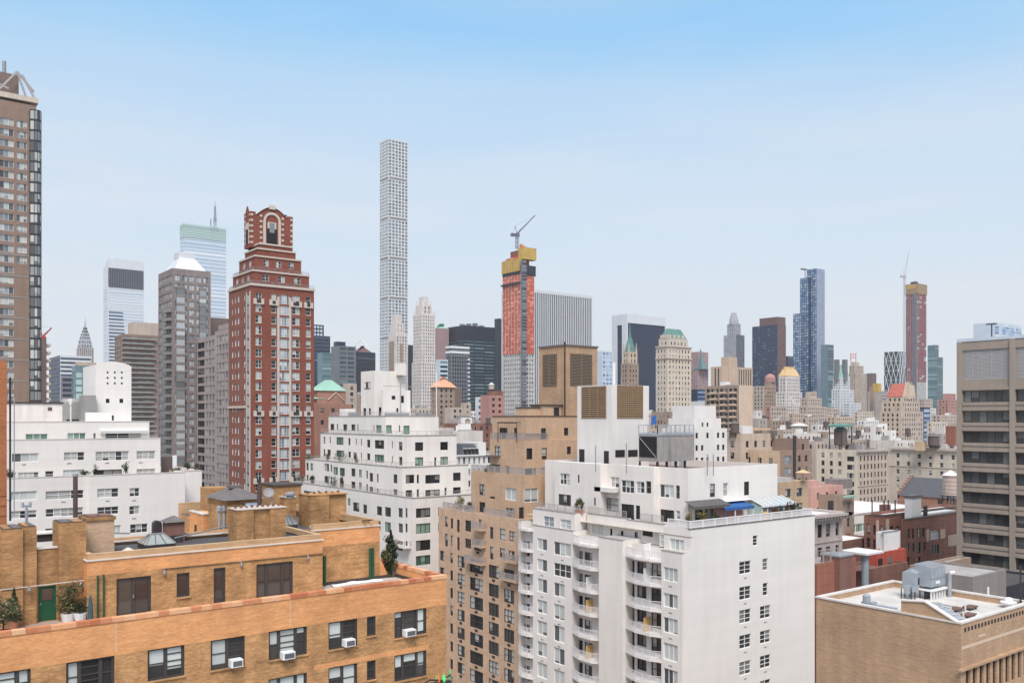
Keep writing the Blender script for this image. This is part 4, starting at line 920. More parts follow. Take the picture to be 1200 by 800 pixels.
# conservatory at the far end of the terrace
cx0,cx1=aF(884,UY-1),aF(922,UY-1); t=thing('conservatory','white framed glass conservatory with a pitched roof on the white building\'s terrace','conservatory',(cx0,UY-2.2,56.1))
m=MB(); w=cx1-cx0; m.box(0,.02,0,w,.06,.7,'white_paint'); m.build('base_wall',t)
m=MB(); m.quad([(0,.05,.7),(w,.05,.7),(w,.05,2.5),(0,.05,2.5)],'glass_grey'); m.quad([(0,2.1,0),(0,.05,0),(0,.05,2.5),(0,2.1,3.4)],'glass_mint'); m.build('glazing',t)
m=MB(); m.box(-.15,-.25,2.5,w+.1,.1,2.62,'roof_white'); m.quad([(-.15,-.25,2.63),(w+.1,-.25,2.63),(w+.1,2.15,3.5),(-.15,2.15,3.5)],'glass_pale'); m.quad([(-5.5,1.2,3.42),(-.15,1.2,3.42),(-.15,2.15,3.5),(-5.5,2.15,3.5)],'roof_white'); m.build('roof',t)
m=MB()
m.box(-.05,-.045,.68,w+.05,.047,.74,'frame_white'); m.box(-.05,-.05,2.42,w+.05,.05,2.48,'frame_white')
for i in range(7): (m.box(w*i/6-.06,-.03,0,w*i/6+.06,.045,2.5,'frame_white'),m.bar((w*i/6,-.2,2.68),(w*i/6,2.1,3.54),.05,'frame_white'))
m.build('frame',t)
# cooling tower on the roof
x0,y0=P(770.5,115); x1=aF(813,y0); y1=aL(748.5,x0); zb,zt=ZD(541,115),ZD(508,115)
t=thing('cooling_tower','large grey metal cooling tower with a black air intake on the white building roof','cooling tower',(x0,y0,62.85)); w,d=x1-x0,y1-y0; z0,z1=zb-62.85,zt-62.85
m=MB(); m.box(0,0,z0,w,d,z1,'cooling_steel')
for i in range(7): m.box(w*i/6-.04,-.06,z0,w*i/6+.04,-.002,z1,'cooling_steel')
m.box(-.03,-.08,z1-.28,w+.03,d,z1-.01,'galvanised'); m.box(-.03,-.08,z0,w+.03,0,z0+.3,'cooling_steel'); m.build('casing',t)
m=MB(); m.box(-.05,.12,z0+.55,-.004,d-.12,z1-.4,'black_grille'); m.bar((-.1,.2,z0+.6),(-.1,d-.2,z1-.5),.06,'metal_grey'); m.build('intake',t)
m=MB(); m.box(.2,.2,0,w-.2,d-.2,.25,'metal_dark'); [m.box(w*i/4+.1,.1,0,w*i/4+.35,.35,z0,'metal_dark') for i in range(4)]; m.box(-.3,d-.5,0,-.1,d-.3,z0,'metal_dark'); m.build('support_frame',t)
m=MB(); railing(m,[(0,0),(w,0),(w,d),(0,d),(0,0)],z1,1.1,'galvanised',.8,.03,1.6); m.build('guard_rail',t)
m=MB()
for i in range(12): m.bar((w*.28,-.22,.1+i*.33),(w*.28+.4,-.22,.1+i*.33),.03,'galvanised')
for q in (0,.4): m.bar((w*.28+q,-.22,0),(w*.28+q,-.22,z1+1),.035,'galvanised')
m.build('ladder',t); m=MB(); m.tube((w*.6,-.5,-1),(w*.6,-.5,1.6),.16,'galvanised',8); m.tube((w*.6,-.5,1.6),(w*.6,.1,1.6),.12,'galvanised',8); m.build('pipe',t)
# terrace plants and furniture
rg=random.Random(11)
for px,D,h,r,mt,lab,sh in ((808.5,104.4,1.9,.7,'leaf_gold','leftmost rounded gold green bush on the white terrace, beside the grey awning','ball'),(825,105,1.9,.75,'leaf_gold','second gold green bush on the white terrace, in front of the dark doors','ball'),(841.5,106.5,1.7,.5,'leaf_dark','small dark green bush at the left post of the blue awning','ball'),
  (907,113.6,1.4,.5,'leaf_russet','russet shrub in front of the conservatory glass','ball'),(917,114.5,1.5,.5,'leaf_dark','dark green shrub in front of the conservatory, right of the russet one','ball'),(923,115.5,2.0,.4,'leaf_russet','tall thin russet shrub at the right corner of the conservatory','cone'),(929,116.2,1.9,.6,'leaf_dark','bushy dark shrub just beyond the right corner of the conservatory','ball'),(937,117,1.5,.5,'leaf_olive','last small olive shrub at the far right end of the white terrace','ball')):
    x,y=P(px,D); y=max(y,BY+.75); shrub('potted_shrub',lab,max(x,80.0),y,56.12,r,h+.9,mt,sh,pot=.3,n=600,size=.10,rng=rg,ph=.9)
for px,lab in ((676,'left of two dark potted shrubs behind the rail of the white building\'s upper setback'),(681.5,'right of two dark potted shrubs behind the rail of the white building\'s upper setback')):
    x=79.5; y=yl(px,x); shrub('potted_shrub',lab,x,y,57.2,.5,2.0,'leaf_olive','ball',pot=.32,n=500,size=.09,rng=rg,ph=.4)
x,y=P(901,112.6); t=thing('garden_chair','yellow cushioned chair behind the white terrace rail','chair',(x,max(y,BY+.8),56.1)); m=MB(); m.box(-.5,-.4,.35,.5,.4,.6,'yellow_plastic'); m.build('seat',t); m=MB(); m.box(-.5,.3,.6,.5,.45,1.9,'yellow_plastic'); m.build('backrest',t); m=MB(); [m.box(a,b,0,a+.08,b+.08,.35,'frame_white') for a in (-.48,.4) for b in (-.38,.3)]; m.build('legs',t)

# ================================================================== tan brick building with a louvred box
b=Bld('apartment_building','tan brown brick apartment building with stepped terraces left of the white balconied one'); b.loc=(79,101.7,0)
bw=[]
def col(a,c,heads,h,st): 
    for y in heads: bw.append((a,c,y,y+h,st))
def run(y0,n,step,acc=0): return [y0+step*i+acc*i*i for i in range(n)]
col(536,544.5,[651,672,693,714,735,755.5,776],13.5,'mixd2'); col(550.5,566,[655.6,677,699,720.5,742,763.5,785],15.5,'mixd3'); col(572.5,584.5,[662,684,706.5,729,751.5,774,796],15.5,'mixd3'); col(590.5,602.5,[667,690.5,714,737,760,783.5],16,'mixd3')
col(527.5,530.7,[647.6,668,688.6,709,730,751,771.7,792],12,'mixd1'); col(515.5,521,[645,664.5,684,704,724,744,764,784],11.5,'mixd2')
for q in ((521.3,524.6,605,617),(528,531,607,619),(535.3,538.6,608.5,623.5),(545,552,609.5,622.5),(521.3,524.8,625,640),(528,531,627,639),(535.5,538.6,629,644.5),(545,552,631,642),(574,578,617,631),(585.5,592.5,619,632.5),(574,578,640,655),(585.5,592,642,653)): bw.append((*q,'mixd1'))
for q in ((555.5,564.5,633,645),(596,603,645,658),(596.5,603.5,622,634),(561,564,608,622)): bw.append((*q,'brown2'))
def tsol(x0,y0,x1,y1,z1,zb,**k): b.solid(dict(x0=x0,y0=y0,x1=x1,y1=y1,z1=z1,zb=zb),'tan_brick' if 'mat' not in k else k.pop('mat'),**k)
tsol(79,101.7,97,aL(514,79),55.2,0,wl=bw,par=.5,roof='terrace_paving',depth=.18)
# air conditioner sleeves under the windows
k=b.mb('sleeve')
for q in bw:
    if q[1]-q[0]>8: pm=(q[0]+q[1])/2; y=aL(pm,79); z=zL(pm,q[3],79); k.box(78.93,y-.35,z-.45,78.997,y+.35,z-.1,'metal_dark')
t3=[(561.5,568,567,580,'mixd2'),(574,580,581.5,584,'dark1'),(561.5,568.5,588,600,'mixd1'),(592,605,571.5,586,'bright2'),(593,603,595,606,'mixd2')]
tsol(80.3,102.0,97.3,aL(552,80.3),61.6,54.7,mat='tan_wall',wl=t3,wf=[(614.5,631,572,588,'bright2'),(609,614,594,607,'mixd1')],par=.5,roof='terrace_paving',depth=.18)
t2=[(579.5,586.5,522.5,535.5,'mixd2'),(576,586,544,553.5,'dark2'),(592,597,546,555,'dark1')]
tsol(81.6,103.9,97.6,aL(574,81.6),66.7,61.1,mat='tan_wall',wl=t2,wf=[(617,624,525,538,'dark2'),(635,641,524.5,538,'mixd1'),(664.5,669,523,532,'dark1'),(614.5,628,548,556.5,'dark3'),(635,641,547.5,561,'mixd1')],matF='tan_wall',par=.5,roof='terrace_paving',depth=.18)
t1=[(585,594.5,501,513.5,'mixd2'),(602,606,501,512,'mixd1')]
tsol(82.3,104.2,98,aL(577,82.3),70.3,66.2,mat='tan_wall',wl=t1,wf=[(634,640,501.5,514.5,'mixd1'),(661,666,501,510,'dark1')],matF='tan_wall',par=.4,roof='roof_grey',depth=.18)
cp=b.mb('coping'); cp.box(82.2,104.1,70.3,98.1,104.5,70.42,'frame_brown'); cp.box(82.2,104.5,70.3,82.6,aL(577,82.3),70.42,'frame_brown')
for pts,z,h in (([(79.2,aL(518,79)),(79.2,aL(556,79))],55.2,1.0),([(79.2,aL(566,79)),(79.2,aL(600,79))],55.2,1.0),([(80.5,aL(553,80.5)),(80.5,102.2),(96,102.2)],61.6,1.0),([(81.8,aL(575,81.8)),(81.8,104.1),(aF(642,104.1),104.1)],66.7,1.0)):
    railing(b.part('railing'),pts,z,h,'rail_grey',.14,.03,1.5)
for pa,pb,z in ((555,566,50.3),(546,566,47.6),(591,607,49.0),(587,607,46.2),(555,566,52.9)):
    k=b.part('balcony'); key=b.last; k.box(78.0,aL(pb,78.4),z-.2,78.998,aL(pa,78.4),z,'tan_brick'); railing(b.part('railing',key),[(78.98,aL(pa,78.4)-.05),(78.06,aL(pa,78.4)-.05),(78.06,aL(pb,78.4)+.05),(78.98,aL(pb,78.4)+.05)],z,1.0,'rail_grey',.14,.03,1.5)
k=b.part('awning'); k.box(80.9,aL(586,81.6),64.0,81.595,aL(573,81.6),64.25,'roof_lead'); k=b.part('pergola')
for py in (584,588,593,598,605): y=aL(py,81.5); k.bar((81.3,y,69.4),(82.29,y,69.4),.06,'metal_dark')
k.bar((81.3,aL(583,81.3),69.3),(81.3,aL(606,81.3),69.3),.08,'metal_dark')
for py in (583.5,605.5): k.bar((81.3,aL(py,81.3),66.3),(81.3,aL(py,81.3),69.3),.06,'metal_dark')
lx,ly=P(662,140); lxe=aF(700,ly); lye=aL(631.5,lx); lz=ZD(405,140)
b.solid(dict(x0=lx,y0=ly,x1=lxe,y1=lye,z1=lz,zb=69.9),'wide_tan_brick',par=.3,roof='roof_grey')
k=b.mb('roof_edge'); k.box(lx-.15,ly-.15,lz,lxe+.15,ly+.3,lz+.25,'roof_lead'); k.box(lx-.15,ly+.3,lz,lx+.3,lye,lz+.25,'roof_lead')
for face,a0,a1,z0,z1 in (('L',aL(652.5,lx),aL(636.5,lx),zL(644,452,lx),zL(644,415,lx)),('F',aF(668,ly),aF(693.5,ly),zF(680,452,ly),zF(680,414.5,ly))):
    k=b.part('louvre'); n=22
    def bx(p,q,r,s,o0,o1,m):
        if face=='L': k.box(lx-o1,p,r,lx-o0,q,s,m)
        else: k.box(p,ly-o1,r,q,ly-o0,s,m)
    bx(a0,a1,z0,z1,.003,.03,'louvre_back')
    for i in range(n): z=z0+(z1-z0)*(i+.25)/n; bx(a0,a1,z,z+(z1-z0)*.5/n,.03,.12,'louvre_brown')
    for a in (a0,(a0+a1)/2,a1-.1): bx(a,a+.1,z0,z1,.03,.14,'louvre_brown')
k=b.part('drainpipe'); k.tube((lx-.1,ly-.1,70),(lx-.1,ly-.1,lz+.6),.12,'metal_dark',8)
k=b.part('roof_hut'); x,y=P(636,138); k.box(x,y,69.9,aF(658,y),y+3,ZD(475,138),'tan_wall'); k.box(x-.2,y-.2,ZD(475,138),aF(659,y),y+3.2,ZD(475,138)+.2,'flashing_dark'); k.box(aF(649,y),y-.05,70,aF(655,y),y-.003,ZD(477,138),'frame_black')
x,y=P(618,137); k.box(x,y,69.9,aF(634,y),y+3,ZD(478,137),'tan_wall'); k.box(x-.1,y-.1,ZD(478,137),aF(634,y)+.1,y+3,ZD(478,137)+.2,'flashing_dark')
k=b.part('roof_unit'); x,y=P(630,142); k.box(x,y,69.9,x+1,y+1,70.9,'frame_white'); k=b.part('roof_unit'); k.box(x+1.5,y,69.9,x+2.3,y+1,70.8,'frame_white')
k=b.part('roof_brace'); x=lx+3; k.bar((aF(697,ly),ly-.3,lz-9),(aF(690,104.5),104.8,70.3),.2,'metal_dark')
b.done(sub=True)
rg=random.Random(5)
for px,D,mt,h,r,lab in ((533.5,142,'leaf_gold',2.6,1.0,'olive bush on the left terrace of the tan brick building'),(547,140.5,'leaf_dark',1.9,1.0,'low dark bush right of the olive one on the tan brick terrace'),(564,137.5,'leaf_dark',1.6,.8,'dark bush behind the middle rail of the tan brick building')):
    x,y=P(px,D); z=54.7 if px<560 else 61.1; x=max(x,79.9 if px<560 else 80.9); shrub('terrace_bush',lab,x,y,z,r,h,mt,'ball',pot=.4,n=450,size=.13,rng=rg)
# ================================================================== white stepped building left of centre
b=Bld('apartment_building','white apartment building stepping back in terraces between the red brick tower and the tan building')
def wl(spec): return [q for q in spec]
T4=[(356,365.5,575,583.5,'green3'),(372,375,575,583,'dark1'),(377,379,576,583,'dark1'),(407.5,410.5,583.5,592,'green1'),(413.5,421,588.5,599,'mixd2'),(425.5,430,591,601.5,'dark1'),(441.5,447.5,593,603.5,'dark2'),(451,458,594,605,'dark2'),(466.8,471.8,595,606,'mixd1'),(475,477.5,595,606,'dark1'),
 (451,458,611.5,623,'green2'),(466.8,472,613,624,'grey2'),(475,477.5,613,623.5,'dark1'),(461,472,633,644,'dark2'),(475,477.5,633.5,643,'dark1'),(441.5,446,610,621,'green1')]
F4=[(487.5,504.5,595,606,'dark3'),(487.5,504.5,613,624.5,'green3'),(487.5,504.5,632.5,644.5,'dark3'),(487.5,504.5,650.5,661.5,'green3'),(487.5,504.5,669,680,'dark3'),(513.5,518,594,604.5,'dark2'),(513.5,518,612,622,'dark2')]
t4=b.tier(346,484,565,583,158,'white_brick',wl=T4,wf=F4,par=.5,roof='terrace_paving',depth=.2)
T3=[(359,361.5,542,551,'dark1'),(363.5,366.7,542.5,551,'green1'),(380,385.5,543,552,'grey2'),(387.3,389,544,553,'dark1'),(390.5,396,547,556,'green2'),(398,404,548,557.5,'green2'),(411.5,416.3,548.5,558,'mixd1'),(420.5,424,550,559,'mixd1'),(429,431,551,560.5,'dark1'),(433,437,554,564,'dark1'),(441.5,443.5,555,565,'dark1'),(461,465.5,555.5,566,'mixd1'),
 (359,361.5,556,563,'dark1'),(363.5,368,558,566,'dark1'),(380,385.5,557.5,566,'mixd2'),(387.3,389,558,567,'dark1'),(398.5,403,563,571,'mixd2'),(411.5,416.3,564,572,'mixd1'),(420.5,424,565,573,'mixd1'),(429,431,567,576,'dark1'),(433,437,570,579,'mixd1'),(441.5,443.5,572,580,'dark1'),(461,465.5,573,583,'grey1')]
F3=[(475.5,485.5,556,566,'dark2'),(488.5,491,556,566,'dark1'),(498.5,515.5,556,566,'dark3'),(475.5,483,574,584,'dark2'),(488.5,491,573,583.5,'dark1'),(498.5,515.5,573.5,583,'mixd3'),(531,540,553.5,563,'dark2'),(531,540,570.5,578,'dark2'),(521,524,571,582,'white1')]
t3=b.tier(358,471,549,547,163,'white_brick',wl=T3,wf=F3,par=.5,zb=54.9,roof='terrace_paving',depth=.2)
T2=[(379,381.2,511.5,519.5,'green1'),(386,387.5,511.5,519,'dark1'),(394,402.5,512,521,'green2'),(408,410.5,513,521.5,'dark1'),(416.7,418,513.5,521.5,'dark1'),(422.7,424,514,522,'dark1'),(430,433.7,515,524,'dark1'),(439,450,515.5,525.5,'dark3'),(459,460.3,516.5,525,'dark1'),(467.3,471.5,517.5,527.5,'dark1'),
 (379,381.2,526,534,'dark1'),(383.5,387.5,526.5,533,'dark1'),(394,403,527.5,535,'green2'),(408,411,529,536,'dark1'),(414,418,530,537,'mixd1'),(422.7,424,530,537.5,'dark1'),(430,433.7,531,539,'mixd1'),(439,450,532.5,541.5,'green3'),(459,460.3,534,543,'dark1'),(467.3,471.5,535,545,'grey1')]
F2=[(486.5,496,518,528,'dark2'),(516,525,517.5,527,'dark2'),(486.5,496,535.5,545.5,'green2'),(516,525,535,544,'green2'),(509,512,535.5,546,'white1')]
t2=b.tier(375.6,477,535,510,167,'white_brick',wl=T2,wf=F2,par=.5,zb=60.6,roof='terrace_paving',depth=.2)
t1=b.tier(385,452,514,487,175,'white_brick',wl=[(387,391.5,496.5,504,'dark2'),(394.5,396,496.5,504,'dark1'),(402,407,497,505,'dark2'),(411.5,416.5,497,504.5,'dark2'),(418.5,420,497,505,'dark1'),(437.5,438.7,498,505,'dark1'),(440.7,447,498,507,'green1')],wf=[(452.5,459,498,507.5,'green1'),(467.5,469,498,506,'dark1'),(472.8,480,498.5,508.5,'green1')],par=.5,zb=66.4,roof='roof_white',depth=.2)
tw=b.tier(423,439,475.5,434,181,'white_brick',wl=[(425.5,429,478,487,'dark1'),(432,434.5,478,486,'dark1')],wf=[(444,448,477,488,'dark1'),(449.8,452,477,484,'dark1')],par=.4,zb=70,depth=.2)
tf=b.tier(447,449,481,456.5,179.5,'white_brick',wf=[(459,463.5,463.5,468,'dark2'),(469,473.5,463.5,472,'dark1'),(464.5,467,478,483,'dark1')],par=.3,zb=70,depth=.2)
ch=b.tier(466,468,476,425,183,'white_brick',d=2,par=.2,zb=79)
# square blind window with white shutters on the tower, and rails round the terraces
k=b.part('shuttered_window'); x0=tw['x0']; z0,z1=zL(430.5,455.5,x0),zL(430.5,447.5,x0); k.box(x0-.08,aL(434,x0),z0,x0-.003,aL(427,x0),z1,'frame_brown'); k.box(x0-.12,aL(433.8,x0),z0+.15,x0-.08,aL(432.4,x0),z1-.15,'frame_white'); k.box(x0-.12,aL(429,x0),z0+.15,x0-.08,aL(427.4,x0),z1-.15,'frame_white')
for t,pa,pb in ((t4,350,549),(t3,359,549),(t2,376,533),(t1,386,513)):
    x0,y0,z=t['x0'],t['y0'],t['z1']; railing(b.part('railing'),[(x0+.15,t['y1']-.3),(x0+.15,y0+.15),(t['x1']-.2,y0+.15)],z+.01,.8,'rail_grey',.30,.02,2)
    k=b.mb('coping'); k.box(x0-.06,y0-.06,z-.14,t['x1'],y0-.004,z+.02,'pavement_grey'); k.box(x0-.06,y0-.06,z-.14,x0-.004,t['y1'],z+.02,'pavement_grey')
for px,D,w,h,mt in ((404,192,2.6,1.9,'white_paint'),(414,190,1.8,1.0,'metal_grey'),(453,179,3,.9,'metal_grey'),(468,181,2.4,.9,'metal_grey'),(494,186,2.2,1.0,'metal_grey')):
    k=b.part('roof_unit'); x,y=P(px,D); k.box(x,y,70.0,x+w,y+2.5,70.2+h,mt)
k=b.part('downpipe'); x=tf['x0']+4; k.tube((x,tf['y0']-.12,70),(x,tf['y0']-.12,78),.12,'rail_grey',6); k.bar((tf['x0'],tf['y0']-.12,76.6),(x+6,tf['y0']-.12,76.6),.08,'rail_grey')
k=b.part('mast'); x,y=P(514,172); k.tube((x-.5,y,70),(x-.5,y,79),.10,'frame_white',6)
k=b.part('balcony'); yb=aL(482,t4['x0']); k.box(t4['x0']-1.4,yb,46.6,t4['x0']-.004,yb+5,46.85,'white_brick'); railing(b.part('railing'),[(t4['x0']-.1,yb+4.9),(t4['x0']-1.3,yb+4.9),(t4['x0']-1.3,yb+.1),(t4['x0']-.1,yb+.1)],46.85,1,'rail_grey',.2,.025,1.5)
b.done(sub=True)
rg=random.Random(8)
def tbush(px,t,dz,label,h=1.6,r=.9,mt='leaf_dark',n=350,dx=.7):
    x=t['x0']+dx; y=aL(px,x); shrub('terrace_bush',label,x,y,t['z1']-.5,r,h+.5,mt,'ball',pot=.35,n=n,size=.13,rng=rg,ph=.5)
tbush(365,t3,0,'low hedge bush at the far left end of the white stepped building\'s second terrace',1.0,1.6,'leaf_olive'); tbush(384,t3,0,'second bush from the left on the white stepped building\'s second terrace',1.5,.9)
tbush(398,t3,0,'big rounded dark bush in the middle of the white stepped building\'s second terrace',2.2,1.9); tbush(417,t3,0,'thin dark bush right of the big rounded one on the white stepped building',1.8,.6)
tbush(392,t4,0,'rounded dark bush in the middle of the white stepped building\'s third terrace',2.4,1.7); tbush(354,t4,0,'olive bush at the far left end of the white stepped building\'s third terrace',1.6,1.6,'leaf_olive'); tbush(366,t4,0,'dark boxy bush near the left end of the white stepped building\'s third terrace',1.7,1.0); tbush(400,t4,0,'slim dark plant right of the rounded bush on the white stepped building\'s third terrace',2.2,.5)

# ================================================================== white building at the left
b=Bld('apartment_building','broad white apartment building at the left behind the orange brick roof, with grouped white windows')
YW=153.0
def fr(y0): 
    def q(l): return l
    return q
lw=[(13,43.5,575.5,586,'bright3'),(53.5,98,574.5,584.5,'white3'),(114,139,572,582.5,'white3'),(152,163.5,571.5,581.5,'white2'),(13,43,598,607,'white3'),(53.5,97.5,595,604.5,'bright5'),(114,139,593.5,602.5,'white3'),(151.5,163.5,592.5,602.5,'white2'),(53,70,618.5,628,'white2'),(133,141.5,615,625,'bright2'),(152.5,173,613.5,624,'white3'),(13,43,619,629,'white3'),(93,128,616.5,626,'white3'),(114,139,637,647,'white3'),(152,173,635,645,'white3')]
def fsol(pl,pr,y0,zt,zb,wf,depth=12,**k):
    b.solid(dict(x0=aF(pl,y0),y0=y0,x1=aF(pr,y0),y1=y0+depth,z1=zt,zb=zb),'white_brick_cool',wf=wf,depth=.2,**k)
b.loc=(aF(-40,YW),YW,0)
fsol(-40,104.5,YW+.5,60.9,0,lw[0:2]+lw[4:6]+[lw[8],lw[11]],20,par=.5,roof='terrace_paving'); fsol(104.5,217,YW,60.9,0,lw[2:4]+lw[6:8]+lw[9:11]+lw[13:],20,par=.5,roof='terrace_paving')
fsol(217.2,236.5,YW+4.5,60.8,0,[(213,221,643,650,'white1')],16,par=.5,roof='roof_grey')
fsol(-40,188,YW+3.2,66.7,60.3,[(14,45.5,531,541,'bright3'),(75,99,529.5,539.5,'white3'),(112,151,528.5,539.5,'bright5'),(160,182,528,538,'white3'),(10,19,553.5,560.5,'pale1'),(21,45.5,553,560.5,'bright4'),(53,63,551.5,560,'white1'),(74,99,550,559,'bright3'),(110,143,550,558.5,'dark3'),(160,182,549,557.5,'white3')],15,par=.5,roof='terrace_paving')
fsol(-40,175,YW+6.0,69.5,66.2,[(30,56,508,515.5,'greenw3'),(79,100.5,507,514.5,'greenw3'),(109.5,112,507.5,513.5,'green1'),(123.5,165.5,507,514.5,'white3')],12,par=.5,roof='roof_white')
k=b.mb('coping')
for pl,pr,y0,z in ((-40,104.4,YW+.5,60.9),(104.5,217,YW,60.9),(217,236.5,YW+4.5,60.8),(-40,188,YW+3.2,66.7),(-40,175,YW+6,69.5)): k.box(aF(pl,y0),y0-.06,z-.1,aF(pr,y0)+.06,y0-.003,z+.03,'flashing')
k=b.mb('drain_mark')
for px,py in ((32,545),(86,543.5),(131,543),(171,542.5),(75,588),(126,586.5),(157,586),(157,607)):
    x=aF(px,YW); z=zF(px,py,YW); yy=YW+.44 if px<104 else YW-.06
    if py<550: yy=YW+3.14
    k.box(x-.3,yy,z-.06,x+.3,yy+.055,z+.06,'frame_grey')
k=b.part('awning'); xa,xb=aF(118,YW+5.5),aF(173,YW+5.5); k.tube((xa,YW+5.8,67.9),(xb,YW+5.8,67.9),.35,'frame_white',10); k.box(xa,YW+5.5,67.5,xb,YW+5.99,67.62,'frame_white')
YT=YW+14; tx0,tx1=aF(112,YT),aF(154,YT); zt=zF(133,428,YT)
tw_=dict(x0=tx0,y0=YT,x1=tx1,y1=YT+10,z1=zt,zb=66); sq=[]
for px in (126.2,134.6,142.8):
    for py in (436.2,442.6,449): sq.append((px-1.1,px+1.1,py-1.2,py+1.2,'dark1'))
sq+=[(124,128.5,467,472,'dark1'),(140,144.5,467,472,'dark1'),(127.5,133.5,486.5,492.5,'dark1')]
b.solid(tw_,'white_brick_cool',wf=sq,par=.2,depth=.25)
k=b.part('arched_parapet'); n=10; xc=(tx0+tx1)/2
for i in range(n):
    f0,f1=-1+2*i/n,-1+2*(i+1)/n; h=.5*math.cos((f0+f1)/2*1.5); k.box(xc+f0*2.6,YT,zt-.01,xc+f1*2.6,YT+.4,zt+.15+max(0,h),'white_brick_cool')
k=b.part('roof_house'); yy=YW+15; k.box(aF(-30,yy),yy,66,aF(73,yy),yy+8,zF(40,473,yy),'pale_limestone'); k.box(aF(-30,yy)-.1,yy-.15,zF(40,473,yy),aF(73,yy)+.15,yy+8,zF(40,473,yy)+.35,'flashing_dark'); k.box(aF(56,yy),yy-.05,zF(58,481,yy),aF(61,yy),yy-.002,zF(58,477,yy),'frame_brown')
k=b.part('roof_house'); yy=YW+13; k.box(aF(100,yy),yy,66,aF(112.5,yy),yy+5,zF(106,463,yy),'pavement_grey'); k.box(aF(102,yy-2),yy-2,66,aF(131,yy-2),yy-.5,zF(110,483,yy-2),'white_paint')
k=b.part('cooling_drum'); x,y=P(84,170); zb_=69.0; k.lathe(x,y,[(1.9,zb_),(1.9,ZD(471,170)),(1.6,ZD(467,170)),(.1,ZD(467,170))],'cooling_steel',18); k.box(x-1.2,y-2.2,zb_,x+1.4,y-1.5,zb_+.8,'black_grille'); k.lathe(x+2.4,y+1.4,[(1.5,zb_),(1.5,ZD(470,172)),(.1,ZD(468,172))],'galvanised',14)
k=b.part('roof_pipe'); k.tube((*P(10,159),ZD(492,159)),(*P(54,162),ZD(490.5,162)),.35,'roof_white',10); k.tube((*P(9.5,159),ZD(492,159)),(*P(9.5,159),ZD(540,159)),.35,'roof_white',10)
for px,yt,D,r in ((83,474,166,.15),(116,482,163,.2),(150,462,165,.18),(149,492,164,.3)):
    k=b.part('flue'); x,y=P(px,D); k.tube((x,y,68.9),(x,y,ZD(yt,D)),r,'metal_dark' if px>100 else 'frame_white',8); k.tube((x,y,ZD(yt,D)),(x,y,ZD(yt,D)+.5),r*1.7,'metal_dark' if px>100 else 'frame_white',8)
b.done()
rg=random.Random(9)
for px,y0,mt,r,h,lab in ((12,YW+1.6,'leaf_dark',.9,2.0,'dark bush at the far left of the left white building\'s terrace'),(112,YW+1.4,'leaf_dark',.6,2.2,'spindly dark bush left of the dark terrace window of the left white building'),(147,YW+1.4,'leaf_dark',.7,2.6,'upright dark bush right of the dark terrace window of the left white building'),(100,YW+1.6,'leaf_dark',1.1,1.3,'low dark hedge bush before the middle windows of the left white building'),(220,YW+6,'leaf_dark',1.0,2.0,'dark round bush on the lower right roof end of the left white building'),(231,YW+6,'leaf_olive',.7,1.7,'small olive bush at the far right roof end of the left white building'),(206,YW+6,'leaf_olive',1.4,1.0,'low olive bush beside the brown fence on the left white building')):
    shrub('terrace_bush',lab,aF(px,y0),y0,60.3,r,h,mt,'ball',pot=.3,n=350,size=.12,rng=rg,ph=.4)
y0=YW+8; t=thing('roof_fence','short brown timber roof fence with a white end wall on the left white building','fence',(aF(189,y0),y0,60.3)); w=aF(202,y0)-aF(189,y0); w2=aF(207,y0)-aF(189,y0)
m=MB(); [m.box(w*i/10+.01,0,0,w*(i+1)/10-.01,.1,2.9,'wood_dark') for i in range(10)]; m.build('boards',t); m=MB(); m.box(w+.02,-.1,0,w2,.3,3.1,'frame_white'); m.build('end_wall',t)

# ================================================================== concrete office block at the right edge
b=Bld('office_building','grey concrete office building with long dark window bands at the right edge')
xo=155.5; yA=aL(1122,xo); t=dict(x0=xo,y0=20.0,x1=xo+30,y1=yA,z1=zL(1122,401,xo),zb=0)
rows=[(478,489.5),(502,513.5),(525,537),(549,561.5),(572.5,585)]
bays=[(1128,1184),(1190,1252)]
bayw=aL(1128,xo)-aL(1184,xo); px_edges=[]
wb=[]; zt0=zL(1156,457.5,xo); fl=zL(1156,457.5,xo)-zL(1156,481.5,xo)
yA_=aL(1128,xo); gap=aL(1184,xo)-aL(1190,xo)
for i in range(5):
    a1=yA_-i*(bayw+gap); a0=a1-bayw
    if a0<22: break
    for r in range(12):
        z1=zt0-fl*r; wb.append((a0,a1,z1-1.95,z1,'office6',True))
zl0,zl1=zL(1156,444,xo),zL(1156,409,xo)
facade(b.mb(),'L',xo,20.0,yA,0,t['z1'],[r[:4] for r in wb]+[(yA_-i*(bayw+gap)-bayw,yA_-i*(bayw+gap),zl0,zl1) for i in range(3)],'office_concrete',.45)
for r in wb: b.addwin('L',xo,r,.40)
b.loc=(xo,20.0,0); mb=b.mb(); mb.quad([(xo,20,0),(xo+30,20,0),(xo+30,20,t['z1']),(xo,20,t['z1'])],'office_concrete'); mb.quad([(xo+30,yA,0),(xo,yA,0),(xo,yA,t['z1']),(xo+30,yA,t['z1'])],'office_concrete'); mb.quad([(xo+30,20,0),(xo+30,yA,0),(xo+30,yA,t['z1']),(xo+30,20,t['z1'])],'office_concrete')
b.mb('roof').box(xo-.1,19.9,t['z1'],xo+30.1,yA+.1,t['z1']+.55,'silver_cladding')
k=b.mb('pier')
for y in [yA-.02]+[yA_-i*(bayw+gap) -bayw for i in range(4)]: k.box(xo-.35,y-gap,0,xo-.004,y,t['z1']-.004,'office_concrete')
k=b.mb('spandrel')
